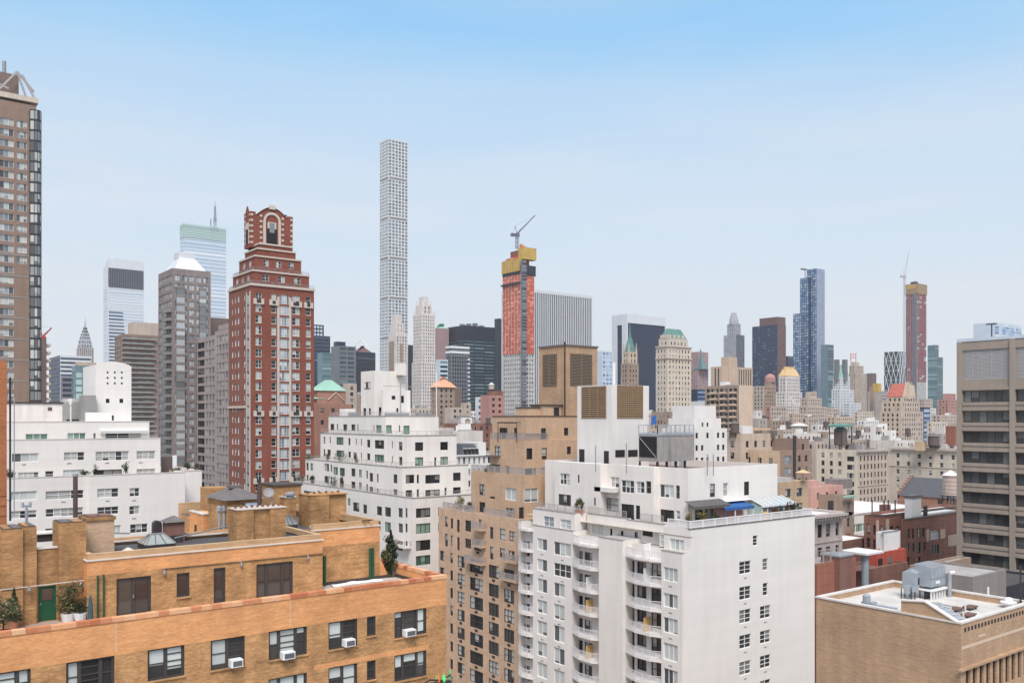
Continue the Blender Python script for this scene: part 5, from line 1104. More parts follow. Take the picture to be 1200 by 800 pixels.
for i in range(4):
    a1=yA_-i*(bayw+gap); a0=a1-bayw
    for r in range(12):
        z=zt0-fl*r; k.box(xo-.22,a0+.003,z+.12,xo-.003,a1-.003,z+.62,'office_concrete'); k.box(xo-.12,a0+.003,z-1.95-.55,xo-.003,a1-.003,z-1.97,'office_concrete')
for i in range(3):
    a1=yA_-i*(bayw+gap); a0=a1-bayw; k=b.part('louvre'); k.box(xo+.3,a0,zl0,xo+.44,a1,zl1,'metal_grey')
    for j in range(22): z=zl0+(zl1-zl0)*j/22; k.box(xo+.2,a0+.01,z+.02,xo+.29,a1-.01,z+.19,'louvre_grey')
    for j in range(1,5): y=a0+(a1-a0)*j/5; k.box(xo+.15,y-.05,zl0+.01,xo+.2,y+.05,zl1-.01,'louvre_grey')
k=b.part('camera_pole'); x,y=xo+1,aL(1159,xo); z=t['z1']+.5; k.tube((x,y,z),(x,y,z+2.2),.1,'metal_dark',6); k.bar((x,y-.9,z+2.3),(x,y+.9,z+2.3),.14,'metal_dark')
b.done()

# ================================================================== tan building at the lower right
b=Bld('brick_building','windowless tan brick building with a flat grey roof full of equipment, at the lower right')
KS=.815; D=92*KS; x0,y0=P(1126,D); y1=61.7*KS; x1=110.5*KS; ZP=ZD(731,D); b.loc=(x0,y0,0)
wn_=[]
zw=ZD(786,D)
for i in range(14): a=x0+.9+i*1.25; wn_.append((a,a+.75,zw-2.6,zw-.1,'brown1',True))
facade(b.mb(),'L',x0,y0,y1,0,ZP,[],'wide_tan_brick'); facade(b.mb(),'F',y0,x0,x1,0,ZP,[r[:4] for r in wn_],'wide_tan_brick',.25)
for r in wn_: b.addwin('F',y0,r,.25)
mb=b.mb(); mb.quad([(x1,y0,0),(x1,y1,0),(x1,y1,ZP),(x1,y0,ZP)],'wide_tan_brick'); mb.quad([(x1,y1,0),(x0,y1,0),(x0,y1,ZP),(x1,y1,ZP)],'wide_tan_brick')
ZQ=ZP-.5; pt=.35
b.mb('roof').quad([(x0+pt,y0+pt,ZQ),(x1-pt,y0+pt,ZQ),(x1-pt,y1-pt,ZQ),(x0+pt,y1-pt,ZQ)],'roof_gravel')
i=[(x0+pt,y0+pt),(x1-pt,y0+pt),(x1-pt,y1-pt),(x0+pt,y1-pt)]
for k in range(4): p,q=i[k],i[(k+1)%4]; mb.quad([(*q,ZQ),(*p,ZQ),(*p,ZP),(*q,ZP)],'wide_tan_brick')
cp=b.mb('coping')
for a in ((x0-.08,y0-.08,x1+.08,y0+pt+.04),(x0-.08,y1-pt-.04,x1+.08,y1+.08),(x0-.08,y0+pt+.05,x0+pt+.04,y1-pt-.05),(x1-pt-.04,y0+pt+.05,x1+.08,y1-pt-.05)): cp.box(a[0],a[1],ZP+.002,a[2],a[3],ZP+.16,'flashing')
# wall of a roof shed rising above the parapet
ya,yb,yc=aL(1056,x0),aL(1072,x0),aL(1122,x0); k=b.part('shed_wall')
za=ZP+1.45
k.quad([(x0-.004,ya,ZP-.5),(x0-.004,yc,ZP-.5),(x0-.004,yc,ZP+.1),(x0-.004,yb-.9,za),(x0-.004,ya,za-.25)],'wide_tan_brick'); k.quad([(x0+.4,ya,ZP-.5),(x0+.4,ya,za-.25),(x0+.4,yb-.9,za),(x0+.4,yc,ZP+.1),(x0+.4,yc,ZP-.5)],'wide_tan_brick')
k.quad([(x0-.004,ya,ZP-.5),(x0-.004,ya,za-.25),(x0+.4,ya,za-.25),(x0+.4,ya,ZP-.5)],'wide_tan_brick')
c=b.part('shed_coping')
for (p,zp),(q,zq) in (((ya,za-.25),(yb-.9,za)),((yb-.9,za),(yc,ZP+.12))): c.quad([(x0-.1,p,zp+.02),(x0-.1,q,zq+.02),(x0+.5,q,zq+.02),(x0+.5,p,zp+.02)],'flashing'); c.quad([(x0-.1,p,zp-.1),(x0-.1,q,zq-.1),(x0-.1,q,zq+.02),(x0-.1,p,zp+.02)],'flashing')
k=b.part('skylight'); k.quad([(x0+.6,yb-1.2,za-.1),(x0+.6,yc+.1,ZP+.12),(x0+1.9,yc+.1,ZP+.05),(x0+1.9,yb-1.2,za-.25)],'galvanised'); k.quad([(x0+1.9,yb-1.2,za-.25),(x0+1.9,yc+.1,ZP+.05),(x0+1.9,yc+.1,ZQ),(x0+1.9,yb-1.2,ZQ)],'galvanised')
for j in range(5): f=.1+.2*j; yy=(yb-1.2)*(1-f)+yc*f; zz=(za-.1)*(1-f)+(ZP+.12)*f; k.bar((x0+.6,yy,zz+.03),(x0+1.9,yy,zz-.05),.04,'flashing')
k=b.mb('dentil')
for j in range(24): a=x0+.6+j*.62; k.box(a,y0-.003-.02,ZP-.75,a+.32,y0-.002,ZP-.40,'frame_black')
k=b.mb('ledge'); k.box(x0-.5,y0-.3,zw+.05,x1,y0-.004,zw+.25,'wide_tan_brick'); k.box(x0+3.2,y0-.012,zw+2.6,x0+4.5,y0-.003,ZP-1.6,'sandy_brick'); k.box(x0+.1,y0-.012,ZP-2.2,x1,y0-.003,ZP-1.95,'sandy_brick')
for px,D_,r,h in ((1158,106.5,.05,1.4),(1196,103,.04,4.0)): k=b.part('vent_pipe'); x,y=P(px,D_*KS); k.tube((x,y,ZQ),(x,y,ZQ+h),r+.05,'flashing' if px<1190 else 'metal_dark',8)
b.done()
def roof_thing(name,label,cat,px,D_,z=ZQ,group=None):
    x,y=P(px,D_*KS); o=thing(name,label,cat,(x,y,z),group); o.scale=(KS,KS,KS); return o
t=roof_thing('air_handler','big blue grey metal air handling unit with a curved hood on the tan building roof','air handler',1091,107)
t.scale=(KS*.95,KS*.85,KS*.82)
m=MB(); m.box(0,0,1.9,3.6,2.4,4.6,'galvanised')
for i in range(5): m.box(3.6*i/4-.03,-.05,1.9,3.6*i/4+.03,-.003,4.6,'galvanised')
m.box(-.04,-.06,3.1,3.64,-.004,3.2,'metal_grey'); m.box(1.2,-.06,2.3,2.2,-.004,2.7,'frame_white'); m.build('casing',t)
m=MB(); n=6
for i in range(n):
    a,b_=math.pi*.5*i/n,math.pi*.5*(i+1)/n
    m.quad([(0,2.4-2.4*math.cos(a)*1,4.61+.55*math.sin(a)),(3.6,2.4-2.4*math.cos(a),4.61+.55*math.sin(a)),(3.6,2.4-2.4*math.cos(b_),4.61+.55*math.sin(b_)),(0,2.4-2.4*math.cos(b_),4.61+.55*math.sin(b_))],'metal_grey')
m.quad([(0,2.4-2.4*math.cos(math.pi*.5*i/n),4.61+.55*math.sin(math.pi*.5*i/n)) for i in range(n+1)]+[(0,2.4,4.61)],'galvanised'); m.quad([(3.6,2.4-2.4*math.cos(math.pi*.5*i/n),4.61+.55*math.sin(math.pi*.5*i/n)) for i in range(n,-1,-1)]+[(3.6,2.4,4.61)],'galvanised'); m.build('hood',t)
m=MB(); m.box(-.2,-.3,1.3,3.8,2.4,1.55,'frame_white')
for i in range(6): m.box(i*.68,-.1,0,i*.68+.18,.1,1.3,'frame_white')
m.box(0,.8,0,3.6,1.0,1.3,'frame_black'); m.build('stand',t)
m=MB(); m.tube((4.1,-.4,-.1),(4.1,-.4,3.6),.28,'galvanised',10); m.tube((4.1,-.4,3.6),(4.6,-.9,3.75),.3,'flashing',10); m.build('duct',t)
t=roof_thing('air_handler','smaller blue grey air unit left of the big hooded one on the tan roof','air handler',1072,107.5)
t.scale=(KS*.85,KS*.8,KS*.85)
m=MB(); m.box(0,0,1.5,1.8,2.0,3.7,'galvanised'); m.hip(0,0,1.8,2,3.71,.1,.7,4.1,'galvanised'); m.box(.9,-.04,2.0,1.6,-.003,3.0,'metal_dark'); m.box(-.9,-.2,1.2,.5,-.02,2.0,'galvanised'); m.box(-1.0,.2,.9,-.02,1.2,2.0,'galvanised'); m.build('casing',t)
m=MB(); [m.box(a,b_,0,a+.12,b_+.12,1.5,'metal_dark') for a in (-.9,.1,1.5) for b_ in (0,1.6)]; m.build('stand',t)
t=roof_thing('duct','grey metal duct with an upright elbow on the left part of the tan building roof','duct',1018,102)
m=MB(); m.box(-.6,-.2,0,.2,.6,.9,'galvanised'); m.lathe(-.1,.2,[(.45,.9),(.45,1.6),(.2,1.8),(.05,1.82)],'galvanised',10); m.build('elbow',t); m=MB(); m.box(.21,-.3,.1,1.3,.3,.75,'galvanised'); m.box(.21,-3.0,.1,.9,-.31,.6,'galvanised'); m.build('run',t)
for px,D_,s,lab in ((1182,103,.9,'white mushroom vent with a domed cap near the right edge of the tan building roof'),(1172,105.5,.55,'smaller white mushroom vent just left of the domed one on the tan building roof')):
    t=roof_thing('roof_vent',lab,'vent',px,D_,group='mushroom vents on the tan roof'); m=MB(); m.lathe(0,0,[(.55*s,0),(.55*s,.5*s),(.01,.5*s)],'flashing',12); m.build('base',t); m=MB(); m.lathe(0,0,[(.95*s,.5*s),(1.0*s,.75*s),(.55*s,.8*s),(.45*s,1.25*s),(.05,1.35*s)],'frame_white',14); m.build('cap',t)
for px,D_,lab in ((1135,98,'rusty flat metal curb nearest the front edge on the tan building roof'),(1137,102,'rusty flat metal curb farther back on the tan building roof'),(1120,101,'small grey pipe cluster beside the shed wall on the tan building roof')):
    t=roof_thing('roof_curb',lab,'roof fitting',px,D_); m=MB(); m.box(-.9,-.5,.25,.9,.5,.4,'roof_brown'); m.build('plate',t); m=MB(); [m.box(a,b_,0,a+.15,b_+.15,.25,'metal_dark') for a in (-.8,.6) for b_ in (-.4,.25)]; m.tube((-1.2,0,0),(-1.2,0,.7),.1,'flashing',8); m.build('legs',t)

k=MB(); x0_,y0_=P(1110,96*KS); o=thing('roof_conduit','thin grey pipe run lying across the gravel of the tan building roof','pipe',(x0_,y0_,ZQ)); k.tube((0,0,.12),(6,1.2,.12),.06,'metal_grey',6); k.tube((6,1.2,.12),(6.2,4.6,.12),.06,'metal_grey',6); k.tube((2.5,.5,.12),(2.2,5.2,.12),.045,'metal_grey',6); k.build('pipe',o)
k=MB(); [k.box(a-.12,b_-.06,0,a+.12,b_+.06,.07,'wood_dark') for a,b_ in ((.6,.12),(3.4,.68),(5.4,1.08))]; k.build('block',o)
# ================================================================== right middle distance
def G(fl,bay,ww,wh,st=None,glass=None,top=1.4,marg=1.0,**k):
    d=dict(fl=fl,bay=bay,ww=ww,wh=wh,top=top,marg=marg); d.update(k)
    if st: d['st']=st
    if glass: d['glass']=glass
    return d
def clutter(b,t,n,seed,mats=('white_paint','roof_grey','pavement_grey','dark_concrete')):
    r=random.Random(seed); x0,y0,x1,y1,z=t['x0']+1,t['y0']+1,t['x1']-1,t['y1']-1,t['z1']-.95
    if x1-x0<3 or y1-y0<3: return
    for i in range(n):
        w=min(r.uniform(1.5,5),(x1-x0)*.5); d=min(r.uniform(1.5,4),(y1-y0)*.5); h=r.uniform(1.2,3.6); x=r.uniform(x0,x1-w); y=r.uniform(y0,y1-d)
        k=b.part(r.choice(['roof_house','roof_unit','bulkhead'])); k.box(x,y,z,x+w,y+d,z+h,r.choice(mats)); 
        if r.random()<.6: k=b.part('vent_pipe'); k.tube((x+w+.5,y,z),(x+w+.5,y,z+r.uniform(1.5,3.5)),.12,'metal_grey',6)
def simple(name,label,tiers,cat='building',group=None,clut=0,seed=1,extra=None):
    b=Bld(name,label,cat,group); prev=None; ts=[]
    for t in tiers:
        t=dict(t); 
        if prev is not None and 'zb' not in t: t['zb']=prev['z1']-max(.0,prev.get('par',.9))+.02-.1
        args=[t.pop(k) for k in ('xl','xc','xr','yt','D','mat')]; par=t.get('par',.9); q=b.tier(*args,**t); q['par']=par; prev=q; ts.append(q)
    if clut: clutter(b,prev,clut,seed)
    if extra: extra(b,ts)
    b.done(); return ts
def TT(xl,xc,xr,yt,D,mat,**k): return dict(xl=xl,xc=xc,xr=xr,yt=yt,D=D,mat=mat,**k)
# grey building with a heavy cornice just behind the white one
def ex(b,ts):
    t=ts[0]; k=b.mb('cornice'); z=t['z1']-.3; k.box(t['x0']-.2,t['y0']-1.1,z-.1,t['x1']+1.1,t['y0']-.003,z+.28,'grey_limestone'); k.box(t['x0'],t['y0']-.6,z-.6,t['x1']+.5,t['y0']-.003,z-.11,'grey_limestone'); k.box(t['x1']+.003,t['y0']-1.1,z-.1,t['x1']+1.1,t['y1'],z+.28,'grey_limestone')
    for i in range(22): k.box(t['x0']+i*.8,t['y0']-.95,z-.45,t['x0']+i*.8+.3,t['y0']-.61,z-.11,'grey_limestone')
    k=b.mb('band'); [k.box(t['x0'],t['y0']-.12,z-4.0-3.45*i*1.0,t['x1'],t['y0']-.003,z-3.75-3.45*i,'grey_limestone') for i in (0,2)]
    for px in (972,975): k=b.part('vent_pipe'); x,y=P(px,140); k.tube((x,y,t['z1']-.3),(x,y,t['z1']+1.2),.25,'metal_dark',8)
x0,y0=P(948,132)
simple('apartment_building','grey stone building with heavy cornice and white roof, just right of the white balconied building',[TT(930,938,987,605,128,'grey_limestone',d=22,par=.3,pt=.3,roof='roof_white',gF=[G(3.45,2.5,.55,2.0,'brown1',top=1.5,a=(.12,.78),marg=.6),G(3.45,2.2,.55,2.0,'brown1',top=1.5,a=(.84,1),marg=.6)])],extra=ex)
# dark red brick roofs in the hollow between
def ex(b,ts):
    t=ts[0]; k=b.part('chimney'); x,y=P(984,124); k.box(x,y,20,aF(999,y),y+3,ZD(653,124),'dark_red_brick'); k.box(x-.1,y-.1,ZD(653,124),aF(999,y)+.1,y+3.1,ZD(653,124)+.25,'galvanised')
    railing(b.part('railing'),[(t['x0']+.2,t['y0']+.2),(aF(983,t['y0']),t['y0']+.2)],t['z1']+.01,1.8,'rail_grey',.5,.03,1.5)
simple('brick_building','low rust red brick building with a roof fence below the grey cornice building',[TT(945,957,1003,661,122,'rust_brick',d=8,par=.4)],extra=ex)
simple('brick_building','flat brown red brick roof behind the round white post of the canopy',[TT(996,1001,1064,670,138,'dark_red_brick',d=5,par=.4,roof='roof_brown')])
t=thing('canopy','white flat canopy on a single thick grey post above the red brick roofs','canopy',(*P(1014,135),44)); m=MB(); z=ZD(649,135)-44
m.tube((0,0,-44),(0,0,z),.55,'galvanised',12); m.build('post',t); m=MB(); m.box(-1.2,-1.0,z,3.6,3.6,z+.3,'roof_white'); m.build('slab',t)
def ex(b,ts):
    t=ts[0]; k=b.part('door'); a=aL(1031,t['x0']); 
    k=b.part('door'); k.box(aF(1029,t['y0']),t['y0']-.05,t['z1']-3.2,aF(1034,t['y0']),t['y0']-.003,t['z1']-1.0,'frame_black'); k=b.part('window'); k.box(aF(1040,t['y0']),t['y0']-.05,t['z1']-2.2,aF(1045,t['y0']),t['y0']-.003,t['z1']-1.0,'glass_dark')
simple('roof_house','bright red stucco roof house with a dark door below the white tank housing',[TT(1024,1027,1062,648,146,'bright_red_stucco',d=2.5,par=.3,zb=0)],extra=ex)
def ex(b,ts):
    t=ts[0]; k=b.part('upper_box'); k.box(t['x0']-.4,t['y0']-.5,t['z1']-4.2,t['x0']+3.4,t['y0']-.003,t['z1']+.1,'frame_white'); k.box(t['x0']-.45,t['y0']-.55,t['z1']+.1,t['x0']+3.5,t['y0']+.4,t['z1']+.2,'metal_grey')
simple('roof_house','tall white boxy tank housing standing behind the red stucco roof house',[TT(1033,1037,1055,624,150,'white_paint',d=1.6,par=.2,zb=20)],extra=ex)
# red brick building with patched walls
def ex(b,ts):
    t=ts[0]; k=b.part('chimney'); t2=ts[1]; y=t2['y0']+.9; x=aF(1069,y); zc_=zF(1074,583,y); k.box(x,y,t2['z1']-1,aF(1079.5,y),y+1.6,zc_,'frame_white'); k.box(x-.15,y-.15,zc_,aF(1080,y)+.1,y+1.8,zc_+.5,'roof_lead')
    k=b.part('bulkhead'); y=t2['y0']+1.0; x=aF(1081,y); k.box(x,y,t2['z1']-1,aF(1120,y),y+2.2,zF(1100,600,y),'white_paint'); k.box(x+.3,y-.05,t['z1']-.7,x+2.0,y-.003,t['z1']+1.4,'frame_black')
    for px in (1022,1036,1041,1049): k=b.part('vent_pipe'); x,y=P(px,187); k.tube((x,y,t['z1']-1),(x,y,t['z1']+2.2),.14,'metal_dark',6)
    k=b.part('roof_unit'); x,y=P(1038,189); k.box(x,y,t['z1']-.9,x+2,y+1.5,t['z1']+.9,'dark_red_brick')
ex_old=ex
def ex(b,ts):
    ex_old(b,ts)
    for t,pa,pb,ya,yb in ((ts[0],1038,1042,608,640),(ts[1],1102,1107.5,620,631),(ts[1],1111,1122,627,640),(ts[1],1085.5,1089,620,634)):
        k=b.part('brick_patch'); k.box(aF(pa,t['y0']),t['y0']-.02,zF(pa,yb,t['y0']),aF(pb,t['y0']),t['y0']-.003,zF(pa,ya,t['y0']),'warm_stone')
    k=b.part('coping'); 
    t=ts[0]; k.box(t['x0']-.1,t['y0'],t['z1']-.25,t['x0']-.003,t['y1'],t['z1']+.05,'roof_lead'); kk=b.part('brick_patch'); kk.box(t['x0']-.02,aL(1029,t['x0']),zL(1025,626,t['x0']),t['x0']-.003,aL(1021,t['x0']),zL(1025,609,t['x0']),'warm_stone') if False else kk.box(t['x0']-.02,aL(1030,t['x0']),zL(1028,640,t['x0']),t['x0']-.003,aL(1027,t['x0']),zL(1028,609,t['x0']),'warm_stone')
    for t in ts: k.box(t['x0'],t['y0']-.1,t['z1']-.25,t['x1'],t['y0']-.003,t['z1']+.05,'roof_lead')
simple('apartment_building','red brick building with tan patched walls and white roof, left of the concrete office',[TT(1012.5,1036,1126,603,178,'low_red_brick',par=.6,roof='roof_white',wl=[(1015.5,1019.5,613,625,'mixd1'),(1031,1035,616,628,'mixd1'),(1015.5,1019.5,630,641,'mixd1'),(1031,1035,633,645,'brown1'),(1015.5,1019.5,647,658,'brown1'),(1023,1026,615,626,'brown1'),(1023,1026,632,643,'mixd1')],wf=[(1043,1047,616,627,'brown1'),(1050,1053.5,616,627,'mixd1'),(1043,1047,633,644,'mixd1'),(1050,1053.5,633,644,'brown1')]),TT(1056,1058,1132,608,175,'low_red_brick',zb=0,par=.6,roof='roof_white',wf=[(1063,1066.5,619.5,631,'brown1'),(1068.5,1071.5,619,631,'brown1'),(1074,1079,618,630,'mixd2'),(1080.5,1083.5,618,629,'brown1'),(1063,1066,636,647,'dark1'),(1068.5,1072,636,646,'mixd1'),(1074,1079,635,648,'dark1'),(1080.5,1085,635,645,'brown1'),(1090.5,1100.5,621,631.5,'pale2'),(1090.5,1100.5,638,648.5,'mixd3'),(1063,1066,652,662,'dark1'),(1074,1079,652,662,'mixd2'),(1090.5,1100.5,655,664,'mixd3')])],extra=ex)
water_tank('weathered pale wooden water tank on a steel stand beside the concrete office building',*P(1114,206),ZD(608,206),1.75,4.6,5.6)
simple('flat_roof_building','long low building with white roof and green clerestory, left of the red brick building',[TT(983,986,1020,606,205,'white_paint',d=40,par=.0,roof='roof_white',gF=G(4,3,.95,2.0,'greenw3',top=2.0,marg=.3))])
simple('flat_roof_building','lower white flat roof in front of the green clerestory',[TT(984,987,1022,634,178,'dark_red_brick',d=18,par=.3,roof='roof_white')])
simple('flat_roof_building','wide white roof behind the red brick building, reaching to the church-like brick house',[TT(1008,1012,1078,600,212,'white_paint',d=30,par=.3,roof='roof_white')])
D=217; x0=aL(1052,224.7) and 224.7; ya=aL(1150,x0); yb=aL(1052,x0); b=Bld('brick_house','church-like brick house with a steep dark slate roof and stepped gable beside the water tank'); b.loc=(x0,ya,0); ze=zL(1052,579,x0)
b.solid(dict(x0=x0,y0=ya,x1=x0+14,y1=yb,z1=ze,zb=0),'house_brick',par=0,wl=[(1061,1065,579.5,588,'dark1'),(1099,1104,585,592,'dark1')])
r=b.mb('gable_roof'); xr=x0+7; zr=ze+4.4
r.quad([(x0-.3,ya,ze-.1),(xr,ya,zr),(xr,yb,zr),(x0-.3,yb,ze-.1)],'slate'); r.quad([(x0+14.3,ya,ze-.1),(x0+14.3,yb,ze-.1),(xr,yb,zr),(xr,ya,zr)],'slate')
g=b.mb('stepped_gable'); n=7
for i in range(n):
    for s in (0,1):
        xa,xb=(x0+7*i/n,x0+7*(i+1)/n) if s==0 else (x0+14-7*(i+1)/n,x0+14-7*i/n); zz=ze+(zr-ze)*(i+1)/n+.45
        for yy in (yb-.35,ya): g.box(xa,yy,ze-1,xb,yy+.5,zz,'church_brick'); g.box(xa-.05,yy-.05,zz,xb+.05,yy+.55,zz+.18,'dusk_limestone')
b.done()
simple('low_building','low brown concrete building with a flat grey gravel roof, below the concrete office building',[TT(1066,1082,1138,664,136,'brown_stone',par=.35,roof='roof_grey')],clut=2,seed=4)
simple('low_building','plain grey concrete block with a flat roof at the foot of the concrete office building',[TT(1100,1140,1179,676,118,'dark_concrete',d=9,par=.3,roof='roof_grey')])
simple('low_building','near-black block for the dark void at the right edge below the concrete office building',[TT(1170,1178,1230,688,126,'dark_cladding',d=12,par=.3,roof='roof_dark')])  # solid block stands for a dark void, its darkness put into the colour
# tan apartment house behind, terraces
def ex(b,ts):
    t=ts[0]; k=b.part('roof_house'); x,y=P(870,240); k.box(x,y,t['z1']-1,aF(882,y),y+4,t['z1']+2.0,'white_paint')
    for px in (864,889,907): kk=b.part('roof_unit'); x,y=P(px,243); kk.box(x,y,t['z1']-.8,x+1.6,y+1.5,t['z1']+.7,'roof_lead')
gt=G(3.1,3.6,.34,1.7,'mixd2',top=2.0)
simple('apartment_building','ochre brick apartment building with roof terraces right of the white louvred tower',[TT(848,868,912,508,236,'warm_stone',gL=gt,gF=gt,par=.9,d=24),TT(876,884,903,501,248,'ochre_brick',d=8,gF=G(3,6,.2,1.5,'dark1'),par=.4)],extra=ex)
simple('apartment_building','narrow dark brown building end against the ochre brick terraces',[TT(902,906,918,504,246,'brown_stone',d=14,gF=G(3.2,2.6,.5,1.8,'dark1'))])
def ex(b,ts):
    t=ts[0]; k=b.part('stack_pipe'); x,y=P(931,222); k.tube((x,y,30),(x,y,ZD(510,222)),.42,'metal_dark',10); k.box(x-1,y,30,x+1,y+2,40,'metal_dark')
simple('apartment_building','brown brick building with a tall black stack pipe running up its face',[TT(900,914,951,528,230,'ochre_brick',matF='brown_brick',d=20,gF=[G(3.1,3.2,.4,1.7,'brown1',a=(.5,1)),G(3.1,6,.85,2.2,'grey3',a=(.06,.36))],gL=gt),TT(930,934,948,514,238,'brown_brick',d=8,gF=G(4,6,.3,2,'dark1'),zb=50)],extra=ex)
simple('apartment_building','small orange tan brick house with a white flat roof, behind the terrace conservatory',[TT(905,913,947,565,172,'ochre_brick',d=18,par=.4,roof='roof_white',gF=G(3,3.2,.5,1.7,'grey2',top=1.4),gL=G(3,3.2,.5,1.7,'grey2'))],clut=2,seed=8)
t=thing('parasol','tan square parasol open on a small roof behind the white building','parasol',(*P(941,176),ZD(567,176))); m=MB(); m.hip(-1.1,-1.1,1.1,1.1,2.3,1.05,1.05,2.9,'canvas_tan'); m.build('canopy',t); m=MB(); m.tube((0,0,0),(0,0,2.4),.05,'metal_dark',6); m.build('pole',t)
def ex(b,ts):
    k=b.part('chimney'); x,y=P(953,196); k.box(x,y,40,aF(960,y),y+2,ZD(563,196),'pink_stucco'); t=ts[0]; k=b.part('roof_house'); x,y=P(985,200); k.box(x,y,t['z1']-1,aF(999,y),y+4,t['z1']+1.2,'dark_concrete'); k=b.part('cornice'); x,y=P(988,188); k.box(x,y-.6,ZD(583,188),aF(1000,y),y-.003,ZD(581,188),'green_copper')
simple('apartment_building','pink stucco house with a chimney, in front of the pale stone blocks',[TT(937,950,988,571,192,'pink_stucco',d=14,par=.5,gF=G(3.2,3.6,.24,1.5,'dark1',top=1.3)),TT(984,988,1001,581,189,'brown_stone',d=10,zb=0,gF=G(3.4,3,.5,2,'grey1'))],extra=ex)
# prewar blocks
def ex(b,ts):
    for t in ts[:1]:
        k=b.mb('cornice'); z=t['z1']; k.box(t['x0']-.6,t['y0']-.9,z-.9,t['x1']+.6,t['y0']-.003,z-.2,'grey_limestone'); k.box(t['x0'],t['y0']-.25,z-14.2,t['x1'],t['y0']-.003,z-13.7,'dusk_limestone')
    clutter(b,ts[0],4,21)
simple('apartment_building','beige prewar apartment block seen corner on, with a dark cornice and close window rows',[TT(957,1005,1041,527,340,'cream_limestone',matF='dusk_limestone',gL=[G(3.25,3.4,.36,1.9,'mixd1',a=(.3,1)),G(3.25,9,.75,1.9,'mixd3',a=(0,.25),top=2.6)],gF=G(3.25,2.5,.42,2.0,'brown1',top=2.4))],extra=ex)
def ex(b,ts):
    t=ts[0]; k=b.mb('cornice'); z=t['z1']; k.box(t['x0']-.9,t['y0'],z-1.2,t['x0']-.003,t['y1'],z-.5,'grey_limestone'); k.box(t['x0']-.25,t['y0'],z-8.0,t['x0']-.003,t['y1'],z-7.6,'limestone')
    k=b.mb('dormer'); r=random.Random(4); y=t['y0']+2
    while y<t['y1']-3: k.box(t['x0']+1.2,y,z-.9,t['x0']+2.6,y+r.uniform(.8,3),z+r.uniform(.8,2.0),r.choice(['dusk_limestone','pale_limestone','roof_lead','white_paint'])); y+=r.uniform(2.5,5)
simple('apartment_building','long pale stone apartment block with small attic dormers along its roof, behind the church-like house',[TT(1042,1186,1230,527,330,'limestone',gL=G(3.3,4.6,.30,1.9,'white1',top=2.6,marg=1.5),d=None)],extra=ex)
water_tank('dark wooden water tank under a green flat canopy above the beige prewar block',*P(985,352),ZD(527,352),2.5,6.0,2.0,'wood_dark','dark_green_copper')
t=thing('roof_canopy','green copper flat canopy over the dark water tank','roof canopy',(*P(985,352),ZD(527,352))); m=MB(); m.box(-4,-3.2,9.2,4,3.2,9.9,'dark_green_copper'); m.hip(-3.5,-3,3.5,3,9.91,1.5,1.5,10.6,'dark_green_copper'); m.build('slab',t); m=MB(); [m.box(a,b_,0,a+.3,b_+.3,9.2,'metal_dark') for a in (-3.6,3.3) for b_ in (-2.9,2.6)]; m.build('post',t)
water_tank('squat brown water tank on the roof of the long pale stone block',*P(1094,352),ZD(524,352),2.1,3.6,.8,'wood_dark','roof_lead')
simple('roof_house','small mustard yellow roof house beside the squat brown tank',[TT(1078,1080.5,1086,517.5,352,'ochre_brick',d=3,par=.2,zb=57)])
simple('apartment_building','white stepped low building in front of the red roofed tower',[TT(1020,1022,1040,496,430,'white_paint',d=16,gF=G(3.2,4.2,.3,1.5,glass='glass_dark')),TT(1036,1038,1050,504,428,'white_paint',d=14,zb=0,gF=G(3.2,4.2,.3,1.5,glass='glass_dark')),TT(1019,1021,1072,516,420,'pale_limestone',d=14,zb=0,gF=G(3.2,3.2,.4,1.5,glass='glass_dark'))],clut=3,seed=33)
# white stepped tower with scattered small windows
sc=G(2.2,1.8,.40,1.0,'dark1',skip=.5,top=1.0,marg=.4)
simple('apartment_building','bright white stepped apartment building behind the grey cooling tower',[TT(806,812,852,502,205,'white_paint',d=10,gF=G(2.9,1.9,.46,1.3,'dark1',skip=.22,top=1.0,marg=.4)),TT(808,813,845,490,207,'white_paint',d=8,gF=sc),TT(809,814,839,475,209,'white_paint',d=7,gF=sc)])
simple('apartment_building','tan balcony tower with one blank end wall, behind the white stepped building',[TT(826,866,882,451,430,'brown_stone',matF='sandy_brick',gL=[G(3.0,3.0,.7,1.6,'dark2',top=1.5,marg=.8)])],clut=2,seed=5,extra=lambda b,ts:[b.part('balcony').box(ts[0]['x0']-1.2,ts[0]['y0']+2+6*j,z,ts[0]['x0']-.003,ts[0]['y0']+5.2+6*j,z+.9,'sandy_brick') for j in range(int((ts[0]['y1']-ts[0]['y0']-6)/6)+1) for z in [ts[0]['z1']-4-3.0*i for i in range(16)]])
simple('office_tower','tan slab tower with dark vertical strips on both sides of a blank centre',[TT(833,846,882,429,660,'tan_panel',gF=[G(3,2.6,.5,2,glass='glass_black',vstrip=True,a=(.52,1),top=1.5)],gL=G(3,3.5,.45,2,glass='glass_black',vstrip=True,a=(.1,.8),top=1.5)),TT(845,847,864,418,664,'tan_panel',d=18,zb=40)])
